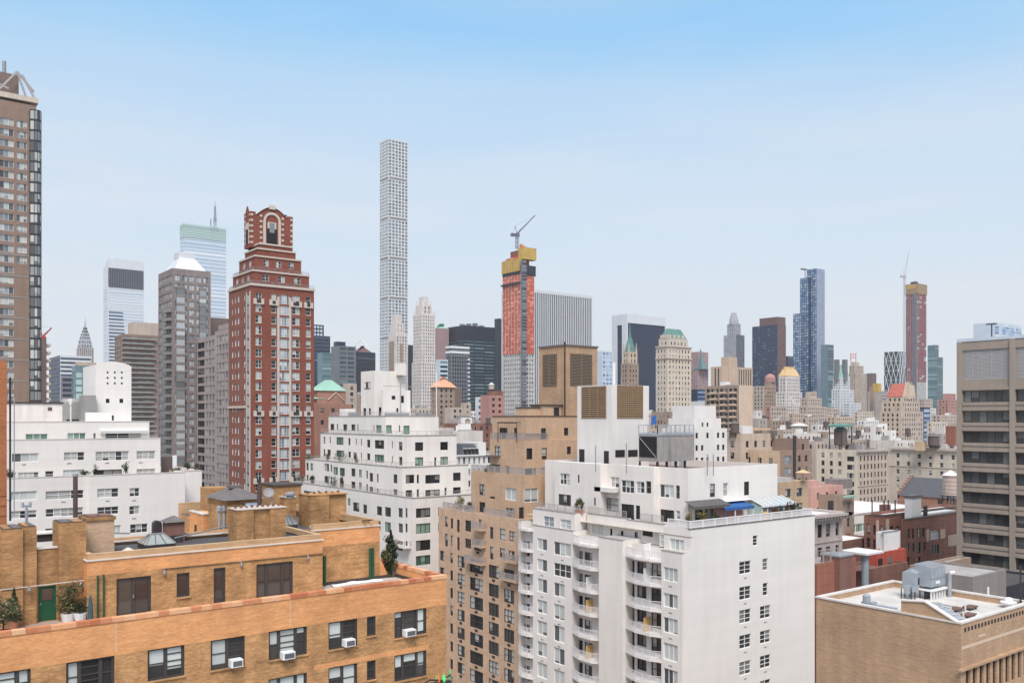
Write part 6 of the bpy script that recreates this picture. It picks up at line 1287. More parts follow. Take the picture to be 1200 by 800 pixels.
# hotel with the green mansard, and its spired neighbour
def mans(b,t,yt,mat,inset=3.5,parts='mansard_roof'):
    k=b.part(parts); z1=ZD(yt,t['D']); k.hip(t['x0']+.3,t['y0']+.3,t['x1']-.3,t['y1']-.3,t['z1']-.2,inset,inset,z1,mat)
def ex(b,ts):
    mans(b,ts[-1],384,'dark_green_copper',3.0); t=ts[-1]; k=b.part('dormer')
    for i in range(4): y=t['y0']+1+i*(t['y1']-t['y0']-2)/4; k.box(t['x0'],y,t['z1']-.3,t['x0']+1.5,y+1.5,t['z1']+2.4,'limestone'); x=t['x0']+1+i*(t['x1']-t['x0']-2)/4; k.box(x,t['y0'],t['z1']-.3,x+1.5,t['y0']+1.5,t['z1']+2.4,'limestone')
    k=b.part('roof_cresting'); 
    k=b.mb('cornice'); t=ts[0]; z=t['z1']
    for zz in (z-.5,z-8): k.box(t['x0']-.7,t['y0']-.7,zz,t['x1']+.3,t['y0']-.003,zz+.6,'limestone'); k.box(t['x0']-.7,t['y0']-.003,zz,t['x0']-.003,t['y1'],zz+.6,'limestone')
gp=G(3.4,3.1,.36,1.9,'mixd1',top=2.2)
simple('hotel_tower','cream stone hotel tower with a green copper mansard roof, right of the dark glass office',[TT(768.5,782,810,405,560,'limestone',matF='cream_limestone',gL=gp,gF=gp),TT(772,783.5,806,396,564,'limestone',gL=gp,gF=gp,par=.3)],extra=ex)
simple('hotel_wing','lower brown stone base wing at the foot of the green roofed hotel',[TT(764,781,813,482,548,'brown_stone',d=14,gF=gp,gL=gp)],clut=3,seed=14)
def ex(b,ts):
    t=ts[-1]; k=b.part('spire'); x0,y0,x1,y1,z=t['x0'],t['y0'],t['x1'],t['y1'],t['z1']; xm,ym=(x0+x1)/2,(y0+y1)/2
    k.hip(x0+.8,y0+.8,x1-.8,y1-.8,z-.3,(x1-x0)/2-1.9,(y1-y0)/2-1.9,ZD(396,650),'dark_green_copper'); k.lathe(xm,ym,[(1.1,ZD(398,650)),(.5,ZD(388,650)),(.1,ZD(377,650))],'dark_green_copper',8)
    k=b.part('pinnacle')
    for x,y in ((x0,y0),(x1-1.2,y0),(x0,y1-1.2),(x1-1.2,y1-1.2)): k.hip(x,y,x+1.2,y+1.2,z-.3,.5,.5,z+7,'warm_stone')
simple('hotel_tower','slender brown hotel tower with a green copper spire before the dark glass office',[TT(727.5,736,748.5,425,646,'brown_stone',gL=G(3.5,3,.4,2,glass='glass_dark'),gF=G(3.5,3,.4,2,glass='glass_dark')),TT(729.5,737,747,412,648,'warm_stone',gF=G(4,3,.4,2.5,glass='glass_dark'),gL=G(4,3,.4,2.5,glass='glass_dark'),par=.3)],extra=ex)
# red tiled roof tower
def ex(b,ts):
    t=ts[2]; k=b.part('tiled_roof'); x0,y0,x1,y1,z=t['x0'],t['y0'],t['x1'],t['y1'],t['z1']; zr=ZD(449,t['D']); ym=y0+(y1-y0)*.1
    k.quad([(x0-.3,y1,z-.2),(x0-.3,y0,z-.2),(x0+5,y0+1,zr),(x0+5,y1-1,zr)],'red_tile'); k.quad([(x0-.3,y0,z-.2),(x1,y0,z-.2),(x1,y0+1,zr-1),(x0+5,y0+1,zr)],'warm_stone'); k.quad([(x0+5,y1-1,zr),(x0+5,y0+1,zr),(x1,y0+1,zr-1),(x1,y1-1,zr-1)],'red_tile'); k.quad([(x1,y1,z-.2),(x0,y1,z-.2),(x0+5,y1-1,zr),(x1,y1-1,zr-1)],'red_tile'); k.quad([(x1,y0,z-.2),(x1,y1,z-.2),(x1,y1-1,zr-1),(x1,y0+1,zr-1)],'red_tile')
    k=b.part('gable'); x=aF(1063,y0); k.hip(x,y0-.4,x+4,y0+2.5,z-2,1.6,.2,ZD(447,t['D']),'warm_stone')
gr=G(3.3,3.0,.40,1.9,glass='glass_dark',skip=.06)
simple('apartment_tower','tan stone stepped apartment tower with a bright red tiled roof',[TT(1031,1056,1082,482,598,'warm_stone',matF='dusk_limestone',gL=gr,gF=gr),TT(1033,1056.5,1078,470,600,'warm_stone',matF='dusk_limestone',gL=gr,gF=gr),TT(1039,1058,1073,464,604,'warm_stone',matF='dusk_limestone',gL=gr,gF=gr,par=.2)],extra=ex)
# ================================================================== left background
# tall brown tower cut by the left edge
YT=276.6; xr=aF(48.2,YT); xl=xr-34
b=Bld('apartment_tower','very tall brown brick tower with glazed corner bay and white roof trusses, far left'); b.loc=(xl,YT,0)
ztop=zF(30,128,YT); wf=[]; fl=2.9; xg=aF(34.5,YT)
rects=[]; z=zF(10,139,YT)
r=random.Random(2); k_=0
while z>45:
    low=z<zF(10,300,YT)
    rects.append((aF(-40,YT),aF(-3,YT),z-1.75,z,'tower2',True)); rects.append((aF(-1,YT),aF(16,YT),z-1.9,z,'tower3',True))
    if not low: rects.append((aF(19.5,YT),aF(31.5,YT),z-1.9,z,'tower3',True))
    z-=fl
facade(b.mb(),'F',YT,xl,xg,0,ztop,[q[:4] for q in rects],'brown_brick',.25)
for q in rects: b.addwin('F',YT,q,.25)
mb=b.mb(); mb.quad([(xl,YT+30,0),(xl,YT,0),(xl,YT,ztop),(xl,YT+30,ztop)],'brown_brick'); mb.quad([(xr,YT,0),(xr,YT+30,0),(xr,YT+30,ztop),(xr,YT,ztop)],'brown_brick')
b.mb('roof').quad([(xl,YT,ztop),(xr,YT,ztop),(xr,YT+30,ztop),(xl,YT+30,ztop)],'roof_grey')
zg=zF(40,131,YT); k=b.mb('corner_bay'); n=4; pts=[(xg,YT-.0)]+[(xg+(xr-xg)*(.02+.96*i/n)+.35*math.sin(i/n*3.14),YT-1.3*math.sin(math.pi*(.15+.7*i/n))) for i in range(n+1)]+[(xr+.3,YT+2)]
z=zg
while z>30:
    for (xa,ya),(xb,yb) in zip(pts,pts[1:]):
        k.quad([(xa,ya,z-2.3),(xb,yb,z-2.3),(xb,yb,z),(xa,ya,z)],'glass_bay',[(0,0),(1,0),(1,1),(0,1)]); k.quad([(xa,ya,z-2.9),(xb,yb,z-2.9),(xb,yb,z-2.3),(xa,ya,z-2.3)],'dark_cladding')
        k.box(xa-.06,ya-.08,z-2.9,xa+.06,ya+.08,z,'frame_dark')
    z-=2.9
k.prism([*pts,(xg,YT+2)],zg,zg+.3,'frame_black')
k=b.mb('band')
for i in range(24): z=zF(25,300,YT)-i*5.8; k.box(xl,YT-.06,z,xg-.01,YT-.003,z+.3,'pavement_grey') if z>40 else None
zc=ztop; k=b.part('crown'); xc1=aF(42.5,YT+2); k.box(xl,YT+2,zc,xc1,YT+26,zF(20,120,YT+2),'brown_brick'); k.box(xl,YT+1.6,zF(20,117,YT+2),xc1+.5,YT+26.4,zF(20,111,YT+2),'limestone'); k.box(xl,YT+5,zc,aF(22,YT+5),YT+22,zF(10,86,YT+5),'brown_brick_dark')
k=b.part('roof_truss'); zt=zF(20,82,YT+4); z0=zF(30,113,YT+4); 
for a,c,e,f in ((0,104,20,84),(20,84,40,108),(20,84,30,112),(26,88,44,122),(0,108,42,120),(-20,90,10,104)): k.bar((aF(a,YT+3),YT+3,zF(a,c,YT+3)),(aF(e,YT+3),YT+3,zF(e,f,YT+3)),.36,'rail_grey')
k=b.part('mast'); k.tube((aF(5,YT+8),YT+8,zt-3),(aF(5,YT+8),YT+8,zt+3),.5,'metal_grey',8); b.done()
gb=G(3,3.2,.45,1.6,glass='glass_dark')
ts=simple('apartment_tower','brown balcony tower half hidden behind the tall tower at the left edge',[TT(44,47,54.5,396,330,'brown_brick_dark',d=16,gF=G(2.9,3,.6,1.5,glass='glass_dark'))],extra=lambda b,ts:[b.mb('balcony').box(ts[0]['x1']+.003,ts[0]['y0']+.5,ts[0]['z1']-3-2.9*i,ts[0]['x1']+1.6,ts[0]['y0']+6,ts[0]['z1']-2-2.9*i,'limestone') for i in range(30)])
def crane(label,px,D,y0,y1,jib,mat,t=.5,group=None,name='tower_crane'):
    x,y=P(px,D); z0=ZD(y0,D); o=thing(name,label,'crane',(x,y,z0),group); m=MB(); z1=ZD(y1,D)-z0; s=t*1.2
    for a in (-s,s):
        for c in (-s,s): m.bar((a,c,0),(a,c,z1),t*.28,mat)
    n=max(3,int(z1/(s*3)))
    for i in range(n):
        za,zb=z1*i/n,z1*(i+1)/n; m.bar((-s,-s,za),(s,-s,zb),t*.2,mat); m.bar((-s,s,zb),(-s,-s,za),t*.2,mat)
    m.build('mast',o); m=MB(); m.box(-s*1.6,-s*1.6,z1,s*1.6,s*1.6,z1+s*2.5,mat); m.build('cab',o)
    m=MB(); jx,jy=P(jib[0],D); tip=Vector((jx-x,jy-y,ZD(jib[1],D)-z0)); base=Vector((0,0,z1+s*2)); m.bar(base,tip,t*.5,mat); m.bar(base+Vector((0,0,s)),tip,t*.25,mat)
    n=10
    for i in range(n): p=base.lerp(tip,i/n); q=(base+Vector((0,0,s))).lerp(tip,(i+.5)/n); m.bar(p,q,t*.15,mat)
    m.build('jib',o); m=MB(); h=tip-base; h.z=0; h=h.normalized() if h.length>0 else Vector((1,0,0)); c=-h*abs(t)*4.5; m.bar(base,base+c,t*.5,mat); m.box(c.x-t*1.6,c.y-t*1.6,base.z-t*2.2,c.x+t*1.6,c.y+t*1.6,base.z+t*.6,mat); apex=base+Vector((0,0,t*8))-h*t*2; m.bar(base,apex,t*.3,mat); m.bar(apex,tip,t*.1,mat); m.bar(apex,base+c,t*.12,mat); m.build('counter_jib',o)
    return o
crane('small red crane with a raised jib, leaning out beside the brown tower at the left',50,340,404,399,(60.5,384),'crane_red',.55)
# art deco spire
b=Bld('skyscraper','grey art deco skyscraper with a needle spire, small between the left towers'); D=2170; x0,y0=P(93,D); W=33; zb=ZD(418,D)
b.loc=(x0,y0,0); gd=G(4.0,4.2,.45,2.6,glass='glass_dark'); b.solid(dict(x0=x0,y0=y0,x1=x0+W,y1=y0+W,z1=ZD(407,D),zb=0),'grey_limestone',gL=gd,gF=gd,par=0); xm,ym=x0+W/2,y0+W/2
k=b.part('crown'); prof=[(14.5,407),(13.2,402),(11,397),(9,393),(6.6,389),(4.4,385.5),(2.6,382),(1.3,378.5),(.7,375),(.3,371)]
for (r0,p0),(r1,p1) in zip(prof,prof[1:]):
    a,c=ZD(p0,D),ZD(p1,D)
    pl0=[(-r0,-r0),(r0,-r0),(r0,r0),(-r0,r0)]; pl1=[(-r1,-r1),(r1,-r1),(r1,r1),(-r1,r1)]
    for i in range(4): j=(i+1)%4; k.quad([(xm+pl0[i][0],ym+pl0[i][1],a),(xm+pl0[j][0],ym+pl0[j][1],a),(xm+pl1[j][0],ym+pl1[j][1],c),(xm+pl1[i][0],ym+pl1[i][1],c)],'chrome_steel')
k=b.part('crown_window')
for (r0,p0),(r1,p1) in list(zip(prof,prof[1:]))[:6]:
    for f in (-.6,-.2,.2,.6):
        a,c=ZD(p0,D)+1,ZD((p0+p1)/2-.8,D)
        k.box(xm+f*r0-1.0,ym-r0-.1,a,xm+f*r0+1.0,ym-r0+2.5,c,'glass_dark'); k.box(xm-r0-.1,ym+f*r0-1.0,a,xm-r0+2.5,ym+f*r0+1.0,c,'glass_dark')
b.done()
gw=G(3.8,30,1,1.9,glass='glass_navy',strip=True,marg=.3,top=2)
simple('office_tower','dark navy and white striped office block in front of the needle spire',[TT(57.5,70.5,107,416,800,'navy_cladding',matF='pale_grid_concrete',gL=G(3.8,4,.86,2.6,glass='glass_navy',marg=.1,top=3),gF=gw,w=None)])
simple('office_tower','dark grey block with pale sills at the foot of the navy and white office block',[TT(71,72,86,441,640,'grey_cladding',d=20,gF=G(3.8,30,1,2.0,glass='glass_black',strip=True,marg=.3))])
simple('office_tower','mint green glass office block with a tan top, left of the white tower house',[TT(84,87,113,428,450,'teal_cladding',gF=G(3.6,3.4,.9,3.0,glass='glass_mint',top=3.2,marg=.2),gL=G(3.6,3.4,.9,3.0,glass='glass_tealdark',marg=.2,top=3.2),d=24),TT(88,90.5,113,424,452,'warm_stone',d=18,par=.2,zb=70)])
# white tower with slanted top
D=1145; b=Bld('office_tower','white banded skyscraper with a slanted roof and a dark louvred panel near the top'); x0,y0=P(126.5,D); x1=aF(169,y0); y1=aL(121,x0); b.loc=(x0,y0,0); zb=ZD(337,D); zt=ZD(302.5,D); zs=ZD(326,D)
gf=G(3.9,40,1,1.7,glass='glass_sky',strip=True,top=1.5,marg=1.5); gf2=G(3.9,40,1,1.5,glass='glass_navy',strip=True,marg=.6,a=(0,.62),top=130)
b.solid(dict(x0=x0,y0=y0,x1=x1,y1=y1,z1=zb,zb=0),'white_metal',gF=[gf],gL=gf,par=0)
mb=b.mb(); mb.quad([(x0,y0,zb),(x1,y0,zb),(x1,y0,zt),(x0,y0,zt)],'white_metal'); mb.quad([(x0,y1,zb),(x0,y0,zb),(x0,y0,zt),(x0,y1,zt-12)],'white_metal'); mb.quad([(x1,y0,zb),(x1,y1,zb),(x1,y1,zt-12),(x1,y0,zt)],'white_metal'); mb.quad([(x0,y0,zt),(x1,y0,zt),(x1,y1,zt-12),(x0,y1,zt-12)],'silver_cladding')
k=b.part('louvre_panel'); k.box(aF(127.3,y0),y0-.3,ZD(336,D),aF(167.5,y0),y0-.01,ZD(313.5,D),'grey_cladding')
for i in range(20): x=aF(127.3,y0)+(aF(167.5,y0)-aF(127.3,y0))*i/19; k.box(x-.35,y0-.8,ZD(336,D),x+.35,y0-.31,ZD(313.5,D),'dark_cladding')
k=b.part('window_band')
for i in range(24): z=ZD(366,D)-3.9*i*1.15; k.box(x0+1,y0-.25,z,aF(126+18+i*.35,y0),y0-.01,z+1.6,'glass_navy') if z>40 else None
b.done()
# brown balcony tower
simple('apartment_tower','brown tower ringed with balconies, left of the grey tower with a white pyramid top',[TT(134.5,144,186,391,520,'brown_brick',gF=G(2.9,4,.8,1.5,glass='glass_grey',marg=.4),gL=G(2.9,4,.8,1.5,glass='glass_dark',marg=.4)),TT(150,152,186,377,530,'dusk_limestone',d=12,par=.2,zb=110)],extra=lambda b,ts:[b.part('balcony').box(ts[0]['x0']-1.2,ts[0]['y0']-1.2,ts[0]['z1']-3.0-2.9*i,ts[0]['x1']-2-(i%2)*1.0,ts[0]['y0']-.003,ts[0]['z1']-2.2-2.9*i,'pavement_grey') for i in range(26)])
# grey brick tower with white pyramid
def ex(b,ts):
    t=ts[0]; k=b.part('pyramid_roof'); z0=t['z1']-.2; x0,y0,x1,y1=t['x0']+1,t['y0']+1,t['x1']-1,t['y1']-1
    D=t['D']; k.hip(x0,y0,x1,y1,z0,(x1-x0)*.26,(y1-y0)*.26,ZD(298,D),'white_metal'); cx,cy=(x0+x1)/2,(y0+y1)/2; w=(x1-x0)*.25; k.box(cx-w,cy-w,ZD(298,D)-.1,cx+w,cy+w,ZD(290.5,D),'white_metal')
    for px0,px1 in ((206,216),(233,241)):
        k=b.part('bay'); xa,xb=aF(px0,t['y0']),aF(px1,t['y0']); z=t['z1']-6
        while z>45: k.box(xa,t['y0']-1.0,z-.8,xb,t['y0']-.003,z,'grey_brick'); k.box(xa+.1,t['y0']-.9,z-2.9,xb-.1,t['y0']-.004,z-.81,'glass_tower'); z-=2.9
    k=b.mb('balcony'); z=t['z1']-14
    while z>45: k.box(t['x0']-1.3,t['y0']+.5,z-1.0,t['x0']-.003,t['y0']+7,z,'frame_grey'); z-=2.9
ge=G(2.9,2.5,.72,2.0,'tower2',top=2.2,marg=.5)
simple('apartment_tower','tall grey brown brick tower with bay windows and a white pyramid top',[TT(185.5,202,247,314,300,'grey_brick',gF=ge,gL=G(2.9,3.0,.75,2.0,'tower2',top=2.2,marg=.5))],extra=ex)
# pale glass tower with mast
def ex(b,ts):
    t=ts[0]; k=b.part('top_band'); x0,y0,x1,y1=t['x0'],t['y0'],t['x1'],t['y1']; D=t['D']
    for i in range(6): z=ZD(277,D)+i*2.1; k.box(x0-.4,y0-.4,z,x1,y0-.01,z+1.5,'glass_mint'); k.box(x0-.4,y0-.01,z,x0-.01,y1,z+1.5,'glass_mint')
    k=b.part('mast'); x,y=P(252,D+15); z=t['z1']; h=ZD(231,D)-z; 
    for a in (-.9,.9):
        for c in (-.9,.9): k.bar((x+a,y+c,z),(x+a*.5,y+c*.5,z+h*.8),.22,'crane_grey')
    for i in range(9): zz=z+h*.8*i/9; k.bar((x-.9,y-.9,zz),(x+.9,y-.9,zz+h*.08),.15,'crane_grey'); k.box(x-1.5,y-.6,zz+1,x+1.5,y+.6,zz+1.5,'crane_grey') if i in (2,3) else None
    k.tube((x,y,z+h*.8),(x,y,z+h),.22,'crane_grey',6)
    x,y=P(247,D+12); k.tube((x,y,z),(x,y,z+6),.5,'crane_grey',6)
simple('glass_tower','pale glass tower with green top bands and lattice mast, behind the white pyramid top',[TT(211,215.5,265,261,790,'silver_cladding',gF=G(3.4,60,1,2.4,glass='glass_sky',strip=True,marg=.3,top=14),gL=G(3.4,60,1,2.4,glass='glass_sky',strip=True,marg=.3,top=14))],extra=ex)
# grey slab pair, long sides towards the camera's left
gs=G(2.95,3.0,.70,2.0,'slab1',top=1.6,marg=.5)
simple('apartment_tower','grey slab apartment tower with gridded windows, just left of the red brick tower',[TT(231,252.5,256,392,287,'grey_slab_wall',gL=[dict(gs,a=(0,.55)),dict(G(2.95,8,.94,2.0,'dark3',top=1.6,marg=.3),a=(.58,1))],w=16)])
simple('apartment_tower','taller grey slab wing touching the red brick tower, with a dark box behind',[TT(252,272,276,384,276,'grey_slab_wall',gL=gs,w=14),TT(256,274,277,377,279,'grey_slab_wall',gL=gs,w=10,zb=90)])
simple('apartment_tower','plain dark brown tower top showing behind the grey slab towers',[TT(243,248,268,372,330,'brown_brick_dark',d=10)])
# ------------------------------------------------------------------ red brick tower
b=Bld('apartment_tower','tall red brick tower with cream stone trim and a crowned stepped top, left of centre')
D=230; x0,y0=P(294,D); zt=ZD(332,D); x1=aF(368,y0); y1=aL(268,x0); b.loc=(x0,y0,0)
cols=[(299.5,306.5,'white2'),(318,323.5,'white1'),(327.5,339,'bay4'),(342.5,351,'white2'),(358.5,364,'white1')]
wf=[];wl_=[]; fl=2.95; z=zF(330,345,y0); i=0; k=b.mb('stone_band')
while z>45:
    for a,c,s in cols:
        if s=='bay4': wf.append((aF(a,y0),aF(c,y0),z-2.5,z-.05,s,True))
        else: wf.append((aF(a,y0),aF(c,y0),z-2.05,z-.05,s,True)); k.box(aF(a,y0)-.1,y0-.06,z-2.2,aF(c,y0)+.1,y0-.003,z-2.06,'quoin_stone')
        if i in (0,10,16) and s!='bay4': 
            kb=b.part('balconette'); xa,xb=aF(a,y0)-.6,aF(c,y0)+.6; kb.box(xa,y0-.35,z-3.1,xa+.8,y0-.003,z-1.6,'quoin_stone'); kb.box(xb-.8,y0-.35,z-3.1,xb,y0-.003,z-1.6,'quoin_stone'); kb.box(xa+.8,y0-.35,z-3.1,xb-.8,y0-.003,z-2.8,'quoin_stone'); kb.box(xa+.8,y0-.3,z-2.79,xb-.8,y0-.25,z-1.9,'metal_dark')
    for j in range(6): a0=y0+1.6+j*(y1-y0-3)/6; wl_.append((a0,a0+(y1-y0)/14,z-1.8,z-.1,'white1',True)) if (j not in (2,)) else None
    i+=1; z-=fl
# narrow stair strip of pale stone and glass at the corner
t=dict(x0=x0,y0=y0,x1=x1,y1=y1,z1=zt,zb=0)
facade(b.mb(),'F',y0,x0,x1,0,zt,[q[:4] for q in wf],'red_brick',.2); facade(b.mb(),'L',x0,y0,y1,0,zt,[q[:4] for q in wl_],'red_brick_side',.2)
for q in wf: b.addwin('F',y0,q,.2)
for q in wl_: b.addwin('L',x0,q,.2)
mb=b.mb(); mb.quad([(x1,y0,0),(x1,y1,0),(x1,y1,zt),(x1,y0,zt)],'red_brick'); mb.quad([(x1,y1,0),(x0,y1,0),(x0,y1,zt),(x1,y1,zt)],'red_brick'); b.mb('roof').quad([(x0,y0,zt-.3),(x1,y0,zt-.3),(x1,y1,zt-.3),(x0,y1,zt-.3)],'roof_grey')
for px in (326,340): k.box(aF(px,y0)-.3,y0-.12,30,aF(px,y0)+.3,y0-.003,zF(330,348,y0),'quoin_stone')
k=b.mb('corner_strip'); ya=y0+.25
k.box(x0-.12,ya,30,x0-.003,ya+.7,zt-2,'quoin_stone'); k.box(x0-.12,ya+2.5,30,x0-.003,ya+3.0,zt-2,'quoin_stone')
z=zt-3
while z>40: k.box(x0-.07,ya+.71,z-2.3,x0-.003,ya+2.49,z,'glass_grey'); z-=2.95
kk=b.mb('cornice')
for z in (zt-.1,zF(330,474,y0)-.5,zF(330,598,y0)): kk.box(x0-.35,y0-.35,z-.4,x1+.2,y0-.003,z+.2,'quoin_stone') if z==zt-.1 else None; kk.box(x0-.3,y0-.003 if z==zt-.1 else y0+3.4,z-.4,x0-.003,y1,z+.2,'quoin_stone')
def rt(inx,iny,yt,zb_,xr_=None,ins_r=0,wins=True,mat='red_brick'):
    q=dict(x0=x0+inx,y0=y0+iny,x1=x1-ins_r,y1=y1-iny*.8,z1=ZD(yt,D+iny),zb=zb_); g=G(2.95,4.0,.42,1.7,'white2',top=.9,marg=1.2) if wins else None
    b.solid(q,mat,gF=g,gL=g,par=.5,depth=.2); kk.box(q['x0']-.25,q['y0']-.25,q['z1']-.3,q['x1']+.15,q['y0']-.003,q['z1']+.12,'quoin_stone'); kk.box(q['x0']-.25,q['y0']-.003,q['z1']-.3,q['x0']-.003,q['y1'],q['z1']+.12,'quoin_stone'); return q
q1=rt(.9,1.0,316,zt-.5,ins_r=1.0); q2=rt(2.2,2.6,298.5,q1['z1']-.6,ins_r=2.6); q3=rt(3.4,4.0,289.5,q2['z1']-.6,ins_r=3.6,wins=False); q3b=rt(4.2,4.6,283.5,q3['z1']-.6,ins_r=4.6,wins=False)
railing(b.part('railing'),[(q1['x0']+.2,q1['y1']),(q1['x0']+.2,q1['y0']+.2),(q1['x1'],q1['y0']+.2)],q1['z1']+.1,.8,'metal_grey',.3,.03,2); railing(b.part('railing'),[(x0+.2,y1),(x0+.2,y0+.2),(x1,y0+.2)],zt+.1,.8,'metal_grey',.3,.03,2)
# crown with swept gables
cx0,cy0=P(293.5,238); cx1=aF(343,cy0); cy1=cy0+4.6; zb_=q3b['z1']-.6; zsh=zF(300,252,cy0); zpk=zF(317,243,cy0)
mb.box(cx0,cy0,zb_,cx1,cy1,zsh,'red_brick'); xm=(cx0+cx1)/2; w=cx1-cx0
n=10; prof=[]
for i in range(n+1): f=-1+2*i/n; prof.append((xm+f*w*.5*.72,zsh+(zpk-zsh)*max(0,math.cos(f*1.45))))
for (xa,za),(xb,zb2) in zip(prof,prof[1:]): mb.quad([(xa,cy0-.004,zsh-.01),(xb,cy0-.004,zsh-.01),(xb,cy0-.004,zb2),(xa,cy0-.004,za)],'red_brick'); mb.quad([(xa,cy0-.3,za),(xb,cy0-.3,zb2),(xb,cy0+1.2,zb2),(xa,cy0+1.2,za)],'quoin_stone'); mb.quad([(xb,cy0+1.2,zsh-.01),(xa,cy0+1.2,zsh-.01),(xa,cy0+1.2,za),(xb,cy0+1.2,zb2)],'red_brick')
ym=(cy0+cy1)/2
for i in range(n):
    f0,f1=-1+2*i/n,-1+2*(i+1)/n; za,zb2=[zsh+(zpk-zsh)*max(0,math.cos(f*1.45)) for f in (f0,f1)]; ya,yb=ym+f0*(cy1-cy0)*.36,ym+f1*(cy1-cy0)*.36
    mb.quad([(cx0-.004,yb,zsh-.01),(cx0-.004,ya,zsh-.01),(cx0-.004,ya,za),(cx0-.004,yb,zb2)],'red_brick')
for sx,sy in ((cx0,cy0),(cx1-1.4,cy0),(cx0,cy1-1.4)): mb.box(sx-.05,sy-.05,zsh-.5,sx+1.45,sy+1.4,zsh+.9,'red_brick')
k=b.part('arched_niche'); wa=w*.30; z0=zb_+1
k.box(xm-wa/2-.7,cy0-.25,z0,xm-wa/2,cy0-.006,zsh-1.2,'quoin_stone'); k.box(xm+wa/2,cy0-.25,z0,xm+wa/2+.7,cy0-.006,zsh-1.2,'quoin_stone')
n=10
for i in range(n):
    a,c=math.pi*i/n,math.pi*(i+1)/n; r0,r1=wa/2,wa/2+.7; k.quad([(xm+r0*math.cos(a),cy0-.25,zsh-1.2+r0*math.sin(a)),(xm+r1*math.cos(a),cy0-.25,zsh-1.2+r1*math.sin(a)),(xm+r1*math.cos(c),cy0-.25,zsh-1.2+r1*math.sin(c)),(xm+r0*math.cos(c),cy0-.25,zsh-1.2+r0*math.sin(c))],'quoin_stone')
k.box(xm-wa*.34,cy0-.1,z0+4.6,xm+wa*.34,cy0-.006,zsh-1.4,'quoin_stone'); k.box(xm-wa*.2,cy0-.16,zsh-4.3,xm+wa*.2,cy0-.11,zsh-1.6,'glass_grey'); k.box(xm-wa*.38,cy0-.12,z0,xm+wa*.38,cy0-.007,z0+4.5,'black_grille')
k.box(xm-wa*.25,cy0-.4,zpk-.6,xm+wa*.25,cy0-.31,zpk+.5,'quoin_stone')
k=b.part('side_niche'); k.box(cx0-.1,ym-1.2,z0,cx0-.006,ym+1.2,zsh-2,'quoin_stone'); k.box(cx0-.15,ym-.8,z0,cx0-.101,ym+.8,z0+4,'black_grille')
k=b.part('quoins')
for i in range(6):
    z=z0+i*1.5
    for xx in (cx0+.0,cx0+2.6,cx1-2.6-.7,cx1-.7): k.box(xx,cy0-.12,z,xx+.7,cy0-.005,z+.55,'quoin_stone')
    for yy in (cy0+.3,cy1-1.2): k.box(cx0-.12,yy,z,cx0-.005,yy+.6,z+.55,'quoin_stone')
k=b.part('dish'); x,y=cx1-1,cy0+3; k.tube((x,y,zsh),(x,y,zsh+1.6),.08,'metal_grey',6); k.lathe(x,y,[(.1,zsh+1.3),(.7,zsh+1.8)],'metal_grey',8)
b.done()
# ================================================================== centre background
simple('unfinished_building','dark unfinished steel frame building showing right of the red brick tower',[TT(362,365,379.5,380,900,'dark_cladding',d=30,gF=G(3.8,3.6,.7,2.6,glass='glass_sky',top=1,a=(.0,1))),TT(362,372,387,393,890,'dark_cladding',d=30,zb=0,gF=G(3.8,40,1,2.2,glass='glass_navy',strip=True,marg=.4,top=.8))])
simple('office_tower','sloping topped teal glass office building left of the grey boxy one',[TT(372,374,394,413,760,'teal_cladding',d=30,gF=G(3.8,40,1,2.4,glass='glass_teal',strip=True,marg=.3,top=.8))])
simple('office_tower','grey banded office building with a small blue top box, left of the pitched roof',[TT(388,391,417,405,720,'grey_cladding',d=30,gF=G(3.8,7,.8,2.0,glass='glass_tealdark',top=1.2)),TT(391,393,405,400,724,'navy_cladding',d=14,zb=128,par=.2)])
def ex(b,ts):
    t=ts[0]; k=b.part('pitched_roof'); D=t['D']; z=t['z1']-.3; k.hip(t['x0']+2,t['y0']+2,t['x1']-2,t['y1']-2,z,8,8,ZD(404,D),'maroon_cladding'); k=b.part('roof_frame'); x,y=P(423,D+10); k.bar((*P(415,D+10),ZD(405,D)),(x,y,ZD(396.5,D)),.5,'frame_white'); k.bar((x,y,ZD(396.5,D)),(*P(430,D+10),ZD(405,D)),.5,'frame_white'); k.bar((x,y,ZD(396.5,D)),(*P(425,D+10),ZD(404,D)),.4,'frame_white')
simple('office_tower','dark tower with a low pitched purple brown roof and a white peak frame',[TT(409,413,440,412,900,'dark_cladding',gF=G(3.9,40,1,1.7,glass='glass_black',strip=True,marg=.4),d=34)],extra=ex)
simple('apartment_building','narrow pale building with small square windows, right behind the green pyramid roof',[TT(402,404,418,449,470,'dusk_limestone',d=14,gF=G(3.3,3.6,.5,2,glass='glass_dark'))])
